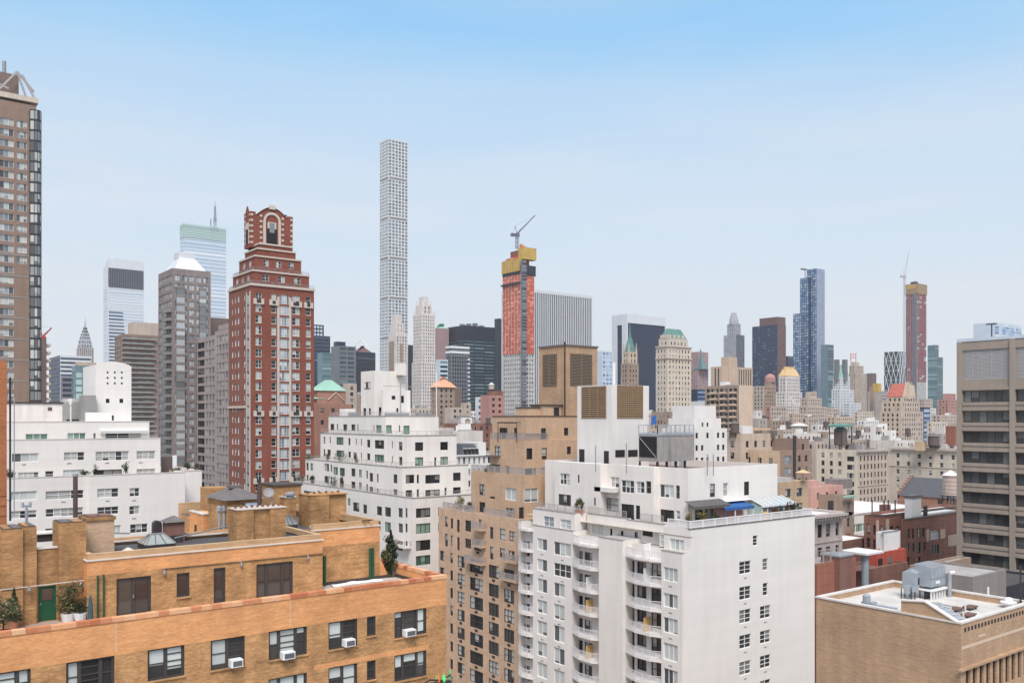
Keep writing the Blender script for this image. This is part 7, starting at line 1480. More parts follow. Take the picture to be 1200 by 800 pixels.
def ex(b,ts):
    t=ts[0]; k=b.part('pyramid_roof'); z=t['z1']-.1; x0,y0,x1,y1=t['x0']-.4,t['y0']-.4,t['x1']+.4,t['y1']+.4; k.hip(x0,y0,x1,y1,z,(x1-x0)*.40,(y1-y0)*.40,ZD(444.5,t['D']),'green_copper')
    k=b.part('gable'); xm=aF(393,t['y0']); z0=ZD(482,t['D']); k.quad([(xm-2.8,t['y0']-.3,z0),(xm+2.8,t['y0']-.3,z0),(xm+2.8,t['y0']-.3,z0+4),(xm,t['y0']-.3,z0+6.4),(xm-2.8,t['y0']-.3,z0+4)],'church_brick'); k.box(xm-1.2,t['y0']-.45,z0+.2,xm+1.2,t['y0']-.31,z0+2.6,'limestone'); k.bar((xm-3,t['y0']-.4,z0+4),(xm,t['y0']-.4,z0+6.6),.25,'warm_stone'); k.bar((xm+3,t['y0']-.4,z0+4),(xm,t['y0']-.4,z0+6.6),.25,'warm_stone')
    k=b.part('side_turret_roof'); x,y=P(370,t['D']); k.hip(x,y-.5,x+3.4,y+3,ZD(467,t['D']),1.0,1.0,ZD(463,t['D']),'green_copper')
simple('church','brown red brick church tower with a pale green pyramid roof right of the red tower',[TT(364,372,405,457,300,'church_brick',gF=G(7,5,.2,2.5,glass='glass_dark',top=9)),TT(362,368,412,473,292,'church_brick',d=10,zb=0,gF=G(4,4,.3,1.5,glass='glass_dark'))],extra=ex)
# super-slim white grid tower
def ex(b,ts):
    k=b.mb('roof_edge')
for _ in (0,):
    D=1118; x0,y0=P(455.4,D); x1=aF(478,y0); y1=aL(445,x0); zt=ZD(162,D); b=Bld('skyscraper','extremely tall and slender white gridded tower rising far above everything else'); b.loc=(x0,y0,0); fl=(zt-70)/84; bands=[]
    R6=[]; 
    for i in range(88):
        z=zt-1.2-fl*(i+1)+.9
        if i%12==11 or z<10: continue
        R6.append(z)
    for face,plane,a0,a1 in (('F',y0,x0,x1),('L',x0,y0,y1)):
        L=a1-a0; rr=[(a0+L*(j+.17)/6,a0+L*(j+.83)/6,z,z+fl-1.3) for z in R6 for j in range(6)]
        facade(b.mb(),face,plane,a0,a1,0,zt,rr,'pale_grid_concrete',.7)
        for q in rr: b.addwin(face,plane,(*q,'glass_teal' if face=='L' else 'glass_grey',False),.7)
    mb=b.mb(); mb.quad([(x1,y0,0),(x1,y1,0),(x1,y1,zt),(x1,y0,zt)],'pale_grid_concrete'); mb.quad([(x1,y1,0),(x0,y1,0),(x0,y1,zt),(x1,y1,zt)],'pale_grid_concrete'); b.mb('roof').quad([(x0,y0,zt),(x1,y0,zt),(x1,y1,zt),(x0,y1,zt)],'roof_grey')
    for i in range(11,88,12):
        k=b.part('service_floor'); z=zt-1.2-fl*(i+1)+.9; k.box(x0+1.2,y0-.05,z,x1-1.2,y0-.003,z+fl-1.6,'dark_concrete'); k.box(x0-.05,y0+1.2,z,x0-.003,y1-1.2,z+fl-1.6,'dark_concrete')
    b.done()
gt9=G(3.5,3.2,.42,1.9,glass='glass_dark')
simple('hotel_tower','brown and white stone stepped tower standing in front of the slender white grid tower',[TT(455,463.5,478,389.5,950,'pale_limestone',gL=None,gF=G(3.5,3.4,.55,2.2,glass='glass_grey',top=4)),TT(457,464,473,378,954,'pale_limestone',gF=G(5,5,.25,3,glass='glass_grey')),TT(460,465,470,368,958,'pale_limestone',d=8,par=.2)],extra=lambda b,ts:[b.part('brick_panel').box(ts[0]['x0']-.2,ts[0]['y0']+3,0,ts[0]['x0']-.003,ts[0]['y1']-2,ts[0]['z1']-9,'brown_stone'),b.part('brick_panel').box(ts[0]['x0']+5,ts[0]['y0']-.2,0,ts[0]['x0']+9,ts[0]['y0']-.003,ts[0]['z1']-12,'brown_stone')])
simple('office_tower','sliver of dark tower just right of the slender white grid tower',[TT(476,478,485,404,1250,'dark_cladding',d=20)])
def ex(b,ts):
    k=b.part('pinnacle'); 
    for t in ts[1:3]:
        for x,y in ((t['x0'],t['y0']),(t['x1']-2,t['y0']),(t['x0'],t['y1']-2)): k.hip(x,y,x+2,y+2,t['z1']-.5,.9,.9,t['z1']+6,'pale_limestone')
gx=G(3.5,3.0,.36,1.9,glass='glass_dark')
simple('hotel_tower','pale stone tower with a narrowing pinnacled crown, left of the pinkish green roofed tower',[TT(482.5,494,512,424,900,'pale_limestone',gF=gx,gL=gx),TT(484,494.5,510,368,905,'pale_limestone',gF=gx,gL=gx,par=.3),TT(487,495,506,357,911,'pale_limestone',gF=G(4,4,.3,3,glass='glass_dark'),gL=None,par=.3),TT(491,496,502,347.5,917,'pale_limestone',par=.2)],extra=ex)
def ex(b,ts): t=ts[0]; k=b.part('green_roof'); k.hip(t['x0'],t['y0'],t['x1'],t['y1'],t['z1'],5,10,ZD(378.5,t['D']),'green_copper')
simple('office_tower','pinkish stone tower with a flat green hipped roof behind the pale pinnacled tower',[TT(506,509,526,384,1010,'pink_granite',d=40,par=0,gF=[G(4,4.6,.4,30,glass='glass_black',top=14,zmin=170),G(3.8,4.6,.4,2,glass='glass_dark',top=55)])],extra=ex)
simple('office_tower','small blue white banded tower below the pinkish green roofed one',[TT(511,513,525,421,740,'silver_cladding',d=16,gF=G(3.7,40,1,2.0,glass='glass_tealdark',strip=True,marg=.3))])
gk=G(3.8,14,.94,1.3,glass='glass_teal',marg=.5,top=17)
simple('office_tower','wide black glass tower left of the orange netted construction tower',[TT(523,543.5,580,381,1000,'dark_cladding',gF=gk,gL=gk)],extra=lambda b,ts:[b.part('roof_rig').box(ts[0]['x0']+5+i*9,ts[0]['y0']+12,ts[0]['z1'],ts[0]['x0']+10+i*9,ts[0]['y0']+16,ts[0]['z1']+3+i%3,'grey_cladding') for i in range(4)])
simple('office_tower','dark grey gridded tower with white top stripes, in front of the wide black tower',[TT(522.5,529,550,405.5,800,'grey_cladding',matF='grey_cladding',gF=G(3.6,2.6,.7,2.6,glass='glass_black',top=9,marg=.6),gL=G(3.6,2.6,.7,2.6,glass='glass_black',top=9))],extra=lambda b,ts:[(b.part('white_band').box(ts[0]['x0']-.5,ts[0]['y0']-.5,ts[0]['z1']-1.6-4.6*i,ts[0]['x1'],ts[0]['y0']-.003,ts[0]['z1']+.2-4.6*i,'frame_white'),b.part('white_band').box(ts[0]['x0']-.5,ts[0]['y0']-.003,ts[0]['z1']-1.6-4.6*i,ts[0]['x0']-.003,ts[0]['y1'],ts[0]['z1']+.2-4.6*i,'frame_white')) for i in range(2)]+[b.mb('white_sill').box(ts[0]['x1']-2,ts[0]['y0']-.6,ts[0]['z1']-12-4*i,ts[0]['x1']+.4,ts[0]['y0']-.003,ts[0]['z1']-10.8-4*i,'frame_white') for i in range(22)])
simple('office_tower','narrow blank dark slab between the black tower and the orange netted tower',[TT(579.5,581,592,373,1150,'dark_cladding',d=40)])
def ex(b,ts):
    t=ts[0]; k=b.part('copper_roof'); k.hip(t['x0']-1,t['y0']-1,t['x1']+1,t['y1']+1,t['z1']-.2,3.4,3.4,ZD(446.5,t['D']),'copper_red'); k.hip(t['x0']+3,t['y0']+3,t['x1']-3,t['y1']-3,ZD(446.6,t['D']),2.2,2.2,ZD(441,t['D']),'copper_red')
simple('hotel_building','brown brick hotel with a flared copper coloured roof right of the white terraced tower',[TT(505,513,533,453,560,'brown_stone',gF=gt9,gL=gt9,par=.3)],extra=ex)
simple('apartment_building','dark brown blank bulk right beside the copper roofed hotel',[TT(519,523,541,454,580,'brown_brick_dark',d=14)])
simple('apartment_building','tan brown lower block at the foot of the copper roofed hotel',[TT(521,524,544,477,545,'dusk_limestone',d=16,gF=gt9),TT(540,542,552,472,555,'dusk_limestone',d=12,zb=0,gF=gt9)])
def ex(b,ts): pass
simple('apartment_building','rose red brick building with a tank on top, left of the construction tower',[TT(563,567,591,463,480,'rose_brick',gF=G(3.3,4,.4,1.6,glass='glass_dark'),d=14),TT(571,573,590,458,484,'low_red_brick',d=8)],extra=ex)
water_tank('round pale wooden water tank on the rose red brick building',*P(576,488),ZD(458,488),1.6,2.6,.9,group=None)
simple('office_building','narrow white banded building left of the rose red brick one',[TT(557,559.5,567,465,500,'pale_grid_concrete',d=14,gF=G(3.5,20,1,1.8,glass='glass_tealdark',strip=True,marg=.2))])
# construction tower with orange netting
D=700; b=Bld('construction_tower','tower under construction wrapped in orange netting over bare concrete with yellow formwork on top'); x0,y0=P(610.5,D); x1=aF(626,y0); y1=aL(589.5,x0); b.loc=(x0,y0,0)
zc=ZD(402,D); zo=ZD(322,D); gcon=G(3.6,2.6,.42,2.0,glass='glass_dark',marg=.5)
b.solid(dict(x0=x0,y0=y0,x1=x1,y1=y1,z1=zc,zb=0),'concrete',gL=gcon,gF=gcon,par=0); gn=G(4.2,3.6,.5,2.8,glass='orange_netting',marg=.6,top=1)
b.solid(dict(x0=x0,y0=y0,x1=x1,y1=y1,z1=zo,zb=zc-.01),'concrete',par=0)
k=b.part('netting'); k2=b.part('netting'); r=random.Random(6)
z=zc-8
while z<zo:
    n=7; k.box(x0-.35,y0+.2,z,x0-.01,y1-.2,z+3.2,'orange_netting'); k2.box(x0+.2,y0-.35,z,x1-.2,y0-.01,z+3.2,'orange_netting'); z+=3.6
k=b.part('netting_post')
for i in range(7): y=y0+(y1-y0)*i/6; k.box(x0-.5,y-.15,zc-8,x0-.36,y+.15,zo,'concrete')
k=b.part('formwork'); z0,z1=ZD(317,D),ZD(302,D); k.box(x0-.9,y0+1,z0,x0+3,y1+.8,z1,'yellow_netting'); k.box(x0,y0-.6,zo+.0,x1+1.2,y1-4,ZD(310,D),'dark_cladding'); k.box(x0+1,y0-.9,ZD(303,D),x1+1.6,y0+5,ZD(289,D),'yellow_netting'); k.box(x0-.4,y0+.6,ZD(321,D),x0+2,y1+.4,z0-.01,'dark_cladding')
for i in range(6): y=y0+1+(y1-y0)*i/6; k.box(x0-1.1,y,z0,x0-.92,y+.3,z1+.5,'louvre_tan')
k=b.part('core'); k.box(x0+1.5,y0+5.1,zo,x1-1,y1-2,ZD(299,D),'orange_netting'); k.box(x0+3,y0+6,ZD(299,D),x1-3,y1-6,ZD(291,D),'rust_brick')
for i in range(7): x=x0+1+i*1.6; k.box(x,y0+1+i,ZD(289,D),x+1.2,y0+3+i,ZD(286,D)+r.uniform(-1,1),'orange_netting')
k=b.part('hoist_mast'); xa,xb=aF(611.5,y0-2),aF(616.5,y0-2); k.box(xa,y0-2.6,20,xb,y0-.4,ZD(305,D),'grey_cladding')
for i in range(70): z=30+i*2.5; k.box(xa-.15,y0-2.8,z,xb+.15,y0-2.61,z+.9,r.choice(['crane_grey','metal_grey','dark_cladding'])) if z<ZD(308,D) else None
k=b.part('ledge'); k.box(x0-1.6,y0,ZD(332,D),x0-.36,y1+1,ZD(330,D),'dark_cladding')
b.done()
crane('grey crane with its jib raised to the right, on the orange netted tower',606,705,292,277,(627,252.5),'crane_purple',.8)
# striped white and dark slab
D=960; xr_=694; x0,y0=P(612,D); x1=aF(xr_,y0); b=Bld('office_tower','wide slab tower of thin white vertical stripes on dark glass, behind the construction tower'); b.loc=(x0,y0,0); zt=ZD(337.5,D)
b.solid(dict(x0=x0,y0=y0,x1=x1,y1=y0+38,z1=zt,zb=0),'pale_grid_concrete',gF=[G(10,2.75,.64,5,glass='glass_black',vstrip=True,marg=.6,top=3.2)],gL=G(10,2.9,.56,5,glass='glass_black',vstrip=True,marg=1,top=3.2),par=.5,depth=.8)
k=b.part('roof_house'); k.box(aF(645,y0+12),y0+12,zt-.4,aF(658,y0+12),y0+20,zt+2.4,'pale_grid_concrete'); b.done()
simple('office_tower','pale blue glass block peeping out right of the louvred tan box',[TT(697,699,718,411,820,'silver_cladding',d=20,gF=[G(4,4,.7,2.4,glass='glass_blue',marg=.4)])])
simple('office_tower','dark grey sliver of tower just left of the white framed glass office',[TT(714,715.5,720,417,1200,'grey_cladding',d=20)])
# white framed dark glass tower
D=1050; b=Bld('office_tower','black glass office tower set in a broad white frame, behind the brown spired hotel'); x0,y0=P(735,D); x1=aF(780,y0); y1=aL(717,x0); b.loc=(x0,y0,0); zt=ZD(367.5,D)
fp=[(x0+1.2,x1-.8,0.5,ZD(378,D),'glass_navy',False)]; lp=[(y0+9,y1-9,.5,ZD(380,D),'glass_black',False)]
facade(b.mb(),'F',y0,x0,x1,0,zt,[q[:4] for q in fp],'white_metal',.8); facade(b.mb(),'L',x0,y0,y1,0,zt,[q[:4] for q in lp],'white_metal',.8)
mb=b.mb(); mb.quad([(x1,y0,0),(x1,y1,0),(x1,y1,zt),(x1,y0,zt)],'white_metal'); mb.quad([(x1,y1,0),(x0,y1,0),(x0,y1,zt),(x1,y1,zt)],'white_metal'); b.mb('roof').quad([(x0,y0,zt),(x1,y0,zt),(x1,y1,zt),(x0,y1,zt)],'roof_white')
k=b.mb('glazing'); z=ZD(378,D)-3.9
k.quad([(x0+1.2,y0+.8,0),(x1-.8,y0+.8,0),(x1-.8,y0+.8,ZD(378,D)),(x0+1.2,y0+.8,ZD(378,D))],'navy_cladding')
k.quad([(x0+.8,y1-9,0),(x0+.8,y0+9,0),(x0+.8,y0+9,ZD(380,D)),(x0+.8,y1-9,ZD(380,D))],'navy_cladding')
while z>60:
    k.box(x0+1.2,y0+.72,z,x1-.8,y0+.795,z+.35,'dark_cladding'); z-=3.9
k=b.part('roof_house'); k.box(x0+14,y0+8,zt,x0+34,y0+16,zt+1.4,'grey_cladding'); b.done()
def ex(b,ts):
    t=ts[0]; D=t['D']; k=b.part('pyramid_roof'); x0,y0=P(823,D-6); x1=aF(835,y0); k.quad([(x0,y0,t['z1']-22),(x1,y0,t['z1']-22),(x1,y0+8,t['z1']-20),(x0+6,y0+8,ZD(408,D))],'glass_teal'); k.quad([(x0,y0+14,t['z1']-22),(x0,y0,t['z1']-22),(x0+6,y0+8,ZD(408,D))],'glass_teal',[(0,0),(1,0),(1,1)])
simple('office_tower','pinkish granite tower with a teal glass pyramid shoulder, right of the green roofed hotel',[TT(809.5,818,830,412,1100,'pink_granite',gL=G(3.8,3.6,.4,2,glass='glass_grey',top=8),gF=G(3.8,3.6,.4,2,glass='glass_grey',top=30))],extra=ex)
simple('office_building','low dark glass and pale banded building at the foot of the pinkish tower',[TT(806,813,829,456,760,'navy_cladding',d=16,gF=G(3.8,20,1,2,glass='glass_blue',strip=True)),TT(806,811,832,470,700,'pale_grid_concrete',d=14,zb=0,par=.3)])
# domed grey tower
def ex(b,ts):
    t=ts[1]; D=t['D']; k=b.part('dome'); xm,ym=(t['x0']+t['x1'])/2,(t['y0']+t['y1'])/2; r=(t['x1']-t['x0'])*.62; z=t['z1']; zz=ZD(366,D); k.lathe(xm,ym,[(r,z-.5),(r*.9,z+(zz-z)*.35),(r*.62,z+(zz-z)*.8),(r*.5,z+(zz-z)*.9),(r*.5,zz),(.3,zz)],'chrome_steel',8)
gz=G(3.7,3.6,.55,2.2,glass='glass_grey')
simple('skyscraper','grey stone skyscraper with an eight sided domed top, above the tan slab tower',[TT(848,862.5,872.5,392,1400,'chrome_steel',matF='grey_cladding',gL=gz,gF=G(3.7,3.6,.55,2.2,glass='glass_navy')),TT(852,862,868,379,1404,'chrome_steel',gL=G(6,4,.4,4.5,glass='glass_grey'),gF=G(6,4,.4,4.5,glass='glass_grey'),par=.3)],extra=ex)
simple('office_tower','dark blue slab tower with a red brown end wall, right of the domed grey skyscraper',[TT(881.5,911,921,380,1250,'navy_cladding',matF='maroon_cladding',gL=G(3.8,3.4,.8,2.4,glass='glass_navy',marg=.3),gF=G(3.8,7,.3,1.4,glass='glass_dark')),TT(890,911.5,920.5,371,1254,'maroon_cladding',par=.3,zb=190)])
simple('office_tower','small dark blue block between the dark slab and the tall blue glass tower',[TT(916,919,930,417,1500,'navy_cladding',d=20,gF=G(3.8,20,1,2.4,glass='glass_navy',strip=True))])
# tall blue glass tower in steps
D=1380; b=Bld('skyscraper','tall stepped blue glass skyscraper with rippled facade strips and a pale end wall'); b.loc=(*P(957,D),0)
def og(xl,xc,xr,yt,D,mat,matF,glassL,glassF):
    t=b.tier(xl,xc,xr,yt,D,mat,matF=matF,gL=G(4.2,3.6,.86,3.4,glass=glassL,marg=.2,top=.6),gF=G(4.2,3.6,.86,2.4,glass=glassF,marg=.3,top=.6) if glassF else None,par=0,depth=.3); return t
og(945.5,957,966.5,314.5,1372,'navy_cladding','lilac_cladding','glass_blue','glass_lilac'); og(937.5,947.5,958,325,1376,'navy_cladding','navy_cladding','glass_blue','glass_navy'); og(929.5,939,950,367,1376,'navy_cladding','navy_cladding','glass_blue','glass_blue')
k=b.part('roof_wing'); x,y=P(938,1380); k.box(*P(938,1380),ZD(316,1380),P(948,1382)[0],P(948,1382)[1]+3,ZD(314.5,1380),'grey_cladding'); k.tube((*P(943.5,1381),ZD(326,1380)),(*P(943.5,1381),ZD(316,1380)),.6,'grey_cladding',6); b.done()
simple('office_tower','slim dark teal slab touching the right side of the tall blue glass skyscraper',[TT(962,966,977,403.5,1330,'teal_cladding',d=30,gF=G(3.8,20,1,2.9,glass='glass_tealdark',strip=True,marg=.2))])
# brown pair and gold roof
gq=G(3.4,3.2,.4,1.9,glass='glass_dark',skip=.05)
def ex(b,ts): k=b.part('round_gable'); t=ts[1]; x,y=(t['x0']+t['x1'])/2,(t['y0']+t['y1'])/2; k.lathe(x,y,[(4.6,t['z1']-1),(4.6,t['z1']+3),(3.2,t['z1']+5.5),(.2,t['z1']+6.6)],'rose_brick',12)
simple('apartment_tower','tan brown apartment tower with a rounded pinkish roof house, left of the gold roofed tower',[TT(882,895.5,909.5,452,780,'dusk_limestone',matF='brown_stone',gL=gq,gF=gq),TT(896,899,909,446,786,'brown_stone',d=10)],extra=ex)
def ex(b,ts): t=ts[2]; k=b.part('gold_roof'); k.hip(t['x0']-.3,t['y0']-.3,t['x1']+.3,t['y1']+.3,t['z1']-.2,3.0,3.0,ZD(432,t['D']),'gold_roof'); k.box(t['x0']+3.5,t['y0']+3.5,ZD(432,t['D'])-.1,t['x1']-3.5,t['y1']-3.5,ZD(429,t['D']),'gold_roof')
simple('apartment_tower','pale gridded apartment tower with a golden hipped roof, left of the blue skyscraper foot',[TT(906,921,945,474,880,'pale_limestone',gL=gq,gF=gq),TT(909,921,940,459,884,'pale_limestone',gL=gq,gF=gq),TT(912.5,921.5,937,440,888,'pale_limestone',gL=G(3.4,3.2,.4,2.3,glass='glass_dark',top=3),gF=G(3.4,3.2,.4,2.3,glass='glass_dark',top=3),par=.3)],extra=ex)
simple('apartment_tower','tan stepped apartment tower with a turreted top, right of the gold roofed tower',[TT(936,946,969,476,840,'dusk_limestone',gL=gq,gF=gq),TT(938,947,963,466,846,'dusk_limestone',gF=gq,gL=gq),TT(944,948,957,459,850,'warm_stone',gF=G(4,3,.4,2.4,glass='glass_dark'))])
simple('apartment_tower','pinkish tan block below the rounded roof house',[TT(897,903,922,476,700,'rose_brick',matF='dusk_limestone',gL=gq,gF=gq)])
def ex(b,ts): t=ts[0]; k=b.part('pavilion_roof'); x,y=P(938,420); k.box(x,y,t['z1']-.9,x+5.6,y+5,t['z1']+3.6,'limestone'); k.hip(x-.6,y-.6,x+6.2,y+5.6,t['z1']+3.6,2.4,2.4,t['z1']+4.8,'roof_white'); k=b.part('pavilion_window'); [k.box(x+.5+i*1.3,y-.1,t['z1']+.6,x+1.2+i*1.3,y-.003,t['z1']+3,'frame_black') for i in range(4)]
simple('apartment_building','pale low block with a white roofed pavilion, in front of the gold roofed tower',[TT(918,930,962,508,410,'pale_limestone',gF=G(3.3,3.6,.4,1.8,glass='glass_dark'),gL=G(3.3,3.6,.4,1.8,glass='glass_dark'))],extra=ex,clut=2,seed=61)
simple('apartment_building','small grey stepped block squeezed right of the tan balcony tower',[TT(879,884,899,490,520,'grey_limestone',d=12,gF=gq),TT(880,884,893,481,524,'pale_limestone',d=8,gF=gq)])
# white tower with twin green gables
def ex(b,ts):
    t=ts[1]; k=b.part('green_roof'); D=t['D']; x0,y0,x1,y1,z=t['x0'],t['y0'],t['x1'],t['y1'],t['z1']; xm=(x0+x1)/2
    k.hip(x0,y0,x1,y1,z-.5,(x1-x0)*.16,(y1-y0)*.30,ZD(427,D),'green_copper'); k=b.part('chimney')
    for px in (981,990.5): cx,cy=P(px,D+4); k.box(cx-2.6,cy-2,z-4,cx+2.6,cy+3,ZD(421,D),'grey_cladding')
gy=G(3.4,3.3,.42,1.9,glass='glass_dark',skip=.04)
simple('apartment_tower','white apartment tower with a steep green roof between two grey chimneys',[TT(974.5,985,1001,456,1140,'pale_grid_concrete',gL=gy,gF=gy),TT(976,985.5,996,443,1146,'pale_grid_concrete',gL=gy,gF=gy,par=.2),TT(988,996,1009,472,1120,'pale_grid_concrete',zb=0,gL=gy,gF=gy)],extra=ex)
def ex(b,ts):
    D=ts[-1]['D']; k=b.part('sign_frame'); x,y=P(998.5,D); z=ts[-1]['z1']; 
    for px in (997,1003): xx,yy=P(px,D); k.bar((xx,yy,z-1),(xx,yy,ZD(413.5,D)),.5,'sign_red')
    k=b.part('sign_panel')
    for py in (415.2,418.6):
        for px in (997.2,1000,1002.8): xx,yy=P(px,D-1); k.box(xx-1.2,yy-.2,ZD(py,D)-1.3,xx+1.2,yy+.2,ZD(py,D)+1.3,'sign_red')
simple('hotel_tower','tan stone hotel tower carrying a small red rooftop sign frame',[TT(994,1003,1018,437,1230,'dusk_limestone',gL=gq,gF=gq),TT(995,1002,1012,428,1236,'dusk_limestone',gF=gq,gL=gq),TT(997,1001,1007,424,1240,'warm_stone',par=.2)],extra=ex)
simple('office_tower','dark grey brown block right of the tan hotel with the red sign',[TT(1016,1019,1027,437,1180,'brown_brick_dark',d=20,gF=gq)])
simple('office_tower','mid grey office block half hidden behind the red tiled roof tower',[TT(1017,1023,1046,458,1050,'grey_limestone',d=24,gF=G(3.6,20,1,1.8,glass='glass_grey',strip=True,marg=.3)),TT(1019,1021,1026,453,1020,'brown_stone',d=14,zb=0)])
t=simple('roof_house','small mustard yellow formwork box on a roof left of the diagrid tower',[TT(1023,1025,1033,449,1000,'yellow_netting',d=10,par=.2,zb=100)])  # a construction formwork box, not a house; built as a separate block
# diagrid tower
D=1700; b=Bld('office_tower','dark glass tower with a white triangular diagrid and chamfered corners'); x0,y0=P(1053,D); x1=aF(1062,y0); y1=aL(1036,x0); b.loc=(x0,y0,0); zt=ZD(411.5,D); cell=22.0
mb=b.mb(); nz=6; W_=x1-x0; L_=y1-y0
b.solid(dict(x0=x0,y0=y0,x1=x1,y1=y1,z1=zt,zb=0),'navy_cladding',par=0,gL=G(4,40,1,3.2,glass='glass_black',strip=True,marg=.2,top=.4),gF=G(4,40,1,3.2,glass='glass_navy',strip=True,marg=.2,top=.4))
k=b.part('diagrid'); nc=3; hz=18.5
for i in range(6):
    z1_=zt-hz*i; z0_=z1_-hz
    k.bar((x0-.6,y0,z1_),(x0-.6,y1,z1_),.4,'frame_white'); k.bar((x0,y0-.6,z1_),(x1,y0-.6,z1_),.4,'frame_white')
    for j in range(nc+1):
        off=(i%2)*.5
        for s in (-.5,.5):
            a,c=(j+off)/nc,(j+off+s)/nc
            if 0<=a<=1 and 0<=c<=1: k.bar((x0-.6,y1-L_*a,z1_),(x0-.6,y1-L_*c,z0_),.5,'frame_white'); k.bar((x0+W_*a,y0-.6,z1_),(x0+W_*c,y0-.6,z0_),.5,'frame_white')
b.done()
# red netted tower under construction
D=1400; b=Bld('construction_tower','tall construction tower in faded red netting with an ochre top, right on the skyline'); x0,y0=P(1075,D); x1=aF(1085.5,y0); y1=aL(1061,x0); b.loc=(x0,y0,0); zt=ZD(344,D); zc=ZD(432,D)
b.solid(dict(x0=x0,y0=y0,x1=x1,y1=y1,z1=zc,zb=0),'concrete',gL=G(3.7,3.2,.5,2.2,glass='glass_grey'),gF=G(3.7,3.2,.5,2.2,glass='glass_grey'),par=0); b.solid(dict(x0=x0+.4,y0=y0+.4,x1=x1-.4,y1=y1-.4,z1=zt,zb=zc),'concrete',par=0,gL=G(3.7,3.2,.5,2.2,glass='glass_grey'),gF=G(3.7,3.2,.5,2.2,glass='glass_dark'))
k=b.part('netting'); k2=b.part('netting'); r=random.Random(12); z=zc-20
while z<zt-1:
    for i in range(5):
        if r.random()<.97: ya=y0+(y1-y0)*i/5; k.box(x0-.5,ya+.6,z,x0-.02,ya+(y1-y0)/5-.6,z+2.9,'red_netting')
    for i in range(4):
        if r.random()<.9: xa=x0+(x1-x0)*i/4; k2.box(xa+.5,y0-.5,z,xa+(x1-x0)/4-.5,y0-.02,z+2.9,'red_netting')
    z+=3.7
k=b.part('hoist'); k.box(x0-1.8,y0+1,20,x0-.6,y0+6,zt,'grey_cladding'); k=b.part('formwork'); k.box(x0-1,y0-1,zt,x1+1,y1+1,ZD(332,D),'louvre_tan'); k.box(x0+5,y0+5,ZD(332,D),x0+12,y0+14,ZD(329,D),'dark_cladding'); k.box(x0-1.3,y0+2,ZD(338,D),x0-1.02,y1-3,ZD(333,D),'yellow_netting'); k.tube((x0+9,y0+9,ZD(332,D)),(x0+9,y0+9,ZD(327,D)),.5,'crane_grey',6); b.done()
crane('thin pale crane climbing the left side of the red netted tower',1060,1395,432,325,(1065,296),'crane_faint',1.1)
simple('glass_tower','teal glass tower right of the red netted construction tower',[TT(1087,1098,1105,418,1560,'teal_cladding',gL=G(3.6,20,1,2.6,glass='glass_teal',strip=True,marg=.2),gF=G(3.6,20,1,2.6,glass='glass_tealdark',strip=True,marg=.2)),TT(1087,1096,1100,404,1564,'teal_cladding',gL=G(3.6,20,1,2.6,glass='glass_teal',strip=True,marg=.2),gF=G(3.6,20,1,2.6,glass='glass_tealdark',strip=True,marg=.2))])
simple('apartment_tower','dusty pink stepped tower left of the concrete office building',[TT(1099,1112,1124,468,1000,'rose_brick',gL=gq,gF=gq),TT(1105,1113,1120,461,1005,'rose_brick',gF=gq,par=.3)])
simple('office_tower','narrow slate blue glass block right behind the red tiled roof tower',[TT(1073,1082.5,1090,477,700,'navy_cladding',gL=G(3.8,20,1,2.6,glass='glass_navy',strip=True,marg=.2),gF=G(3.8,20,1,2.6,glass='glass_blue',strip=True,marg=.2))])
simple('apartment_tower','pale pinkish stepped tower behind the slate blue block',[TT(1074,1084,1097,478,900,'pale_limestone',gL=gq,gF=gq),TT(1076,1084,1093,467,905,'dusk_limestone',gL=gq,gF=gq)])
simple('apartment_building','pale cream small windowed block left of the orange brick house',[TT(1094,1098,1114,499,470,'pale_limestone',d=14,gF=G(3.2,3.4,.35,1.7,glass='glass_dark'))])
simple('apartment_building','orange brick house end with one pale window beside the concrete office building',[TT(1108,1110,1126,499,440,'rust_brick',d=14,gF=G(8,9,.4,4,glass='glass_sky'))])
b=Bld('glass_tower','light blue glass tower top rising behind the concrete office building'); D=1250; x0,y0=P(1166,D); x1=aF(1197,y0); b.loc=(x0,y0,0); zt=ZD(377.5,D); n=10; poly=[(x0,y0)]+[(x0+(x1-x0)*i/n,y0-4*math.sin(math.pi*i/n)) for i in range(1,n)]+[(x1,y0),(x1,y0+30),(x0,y0+30)]
b.mb().prism(poly,0,zt,'silver_cladding'); k=b.mb('glazing'); z=zt-1.5
for r_ in range(14):
    for (xa,ya),(xb,yb) in list(zip(poly,poly[1:]))[:n]: k.quad([(xa,ya-.15,z-3.2),(xb,yb-.15,z-3.2),(xb,yb-.15,z),(xa,ya-.15,z)],'glass_blue' if r_%4 else 'glass_sky',[(0,0),(1,0),(1,1),(0,1)])
    z-=3.9
b.done()
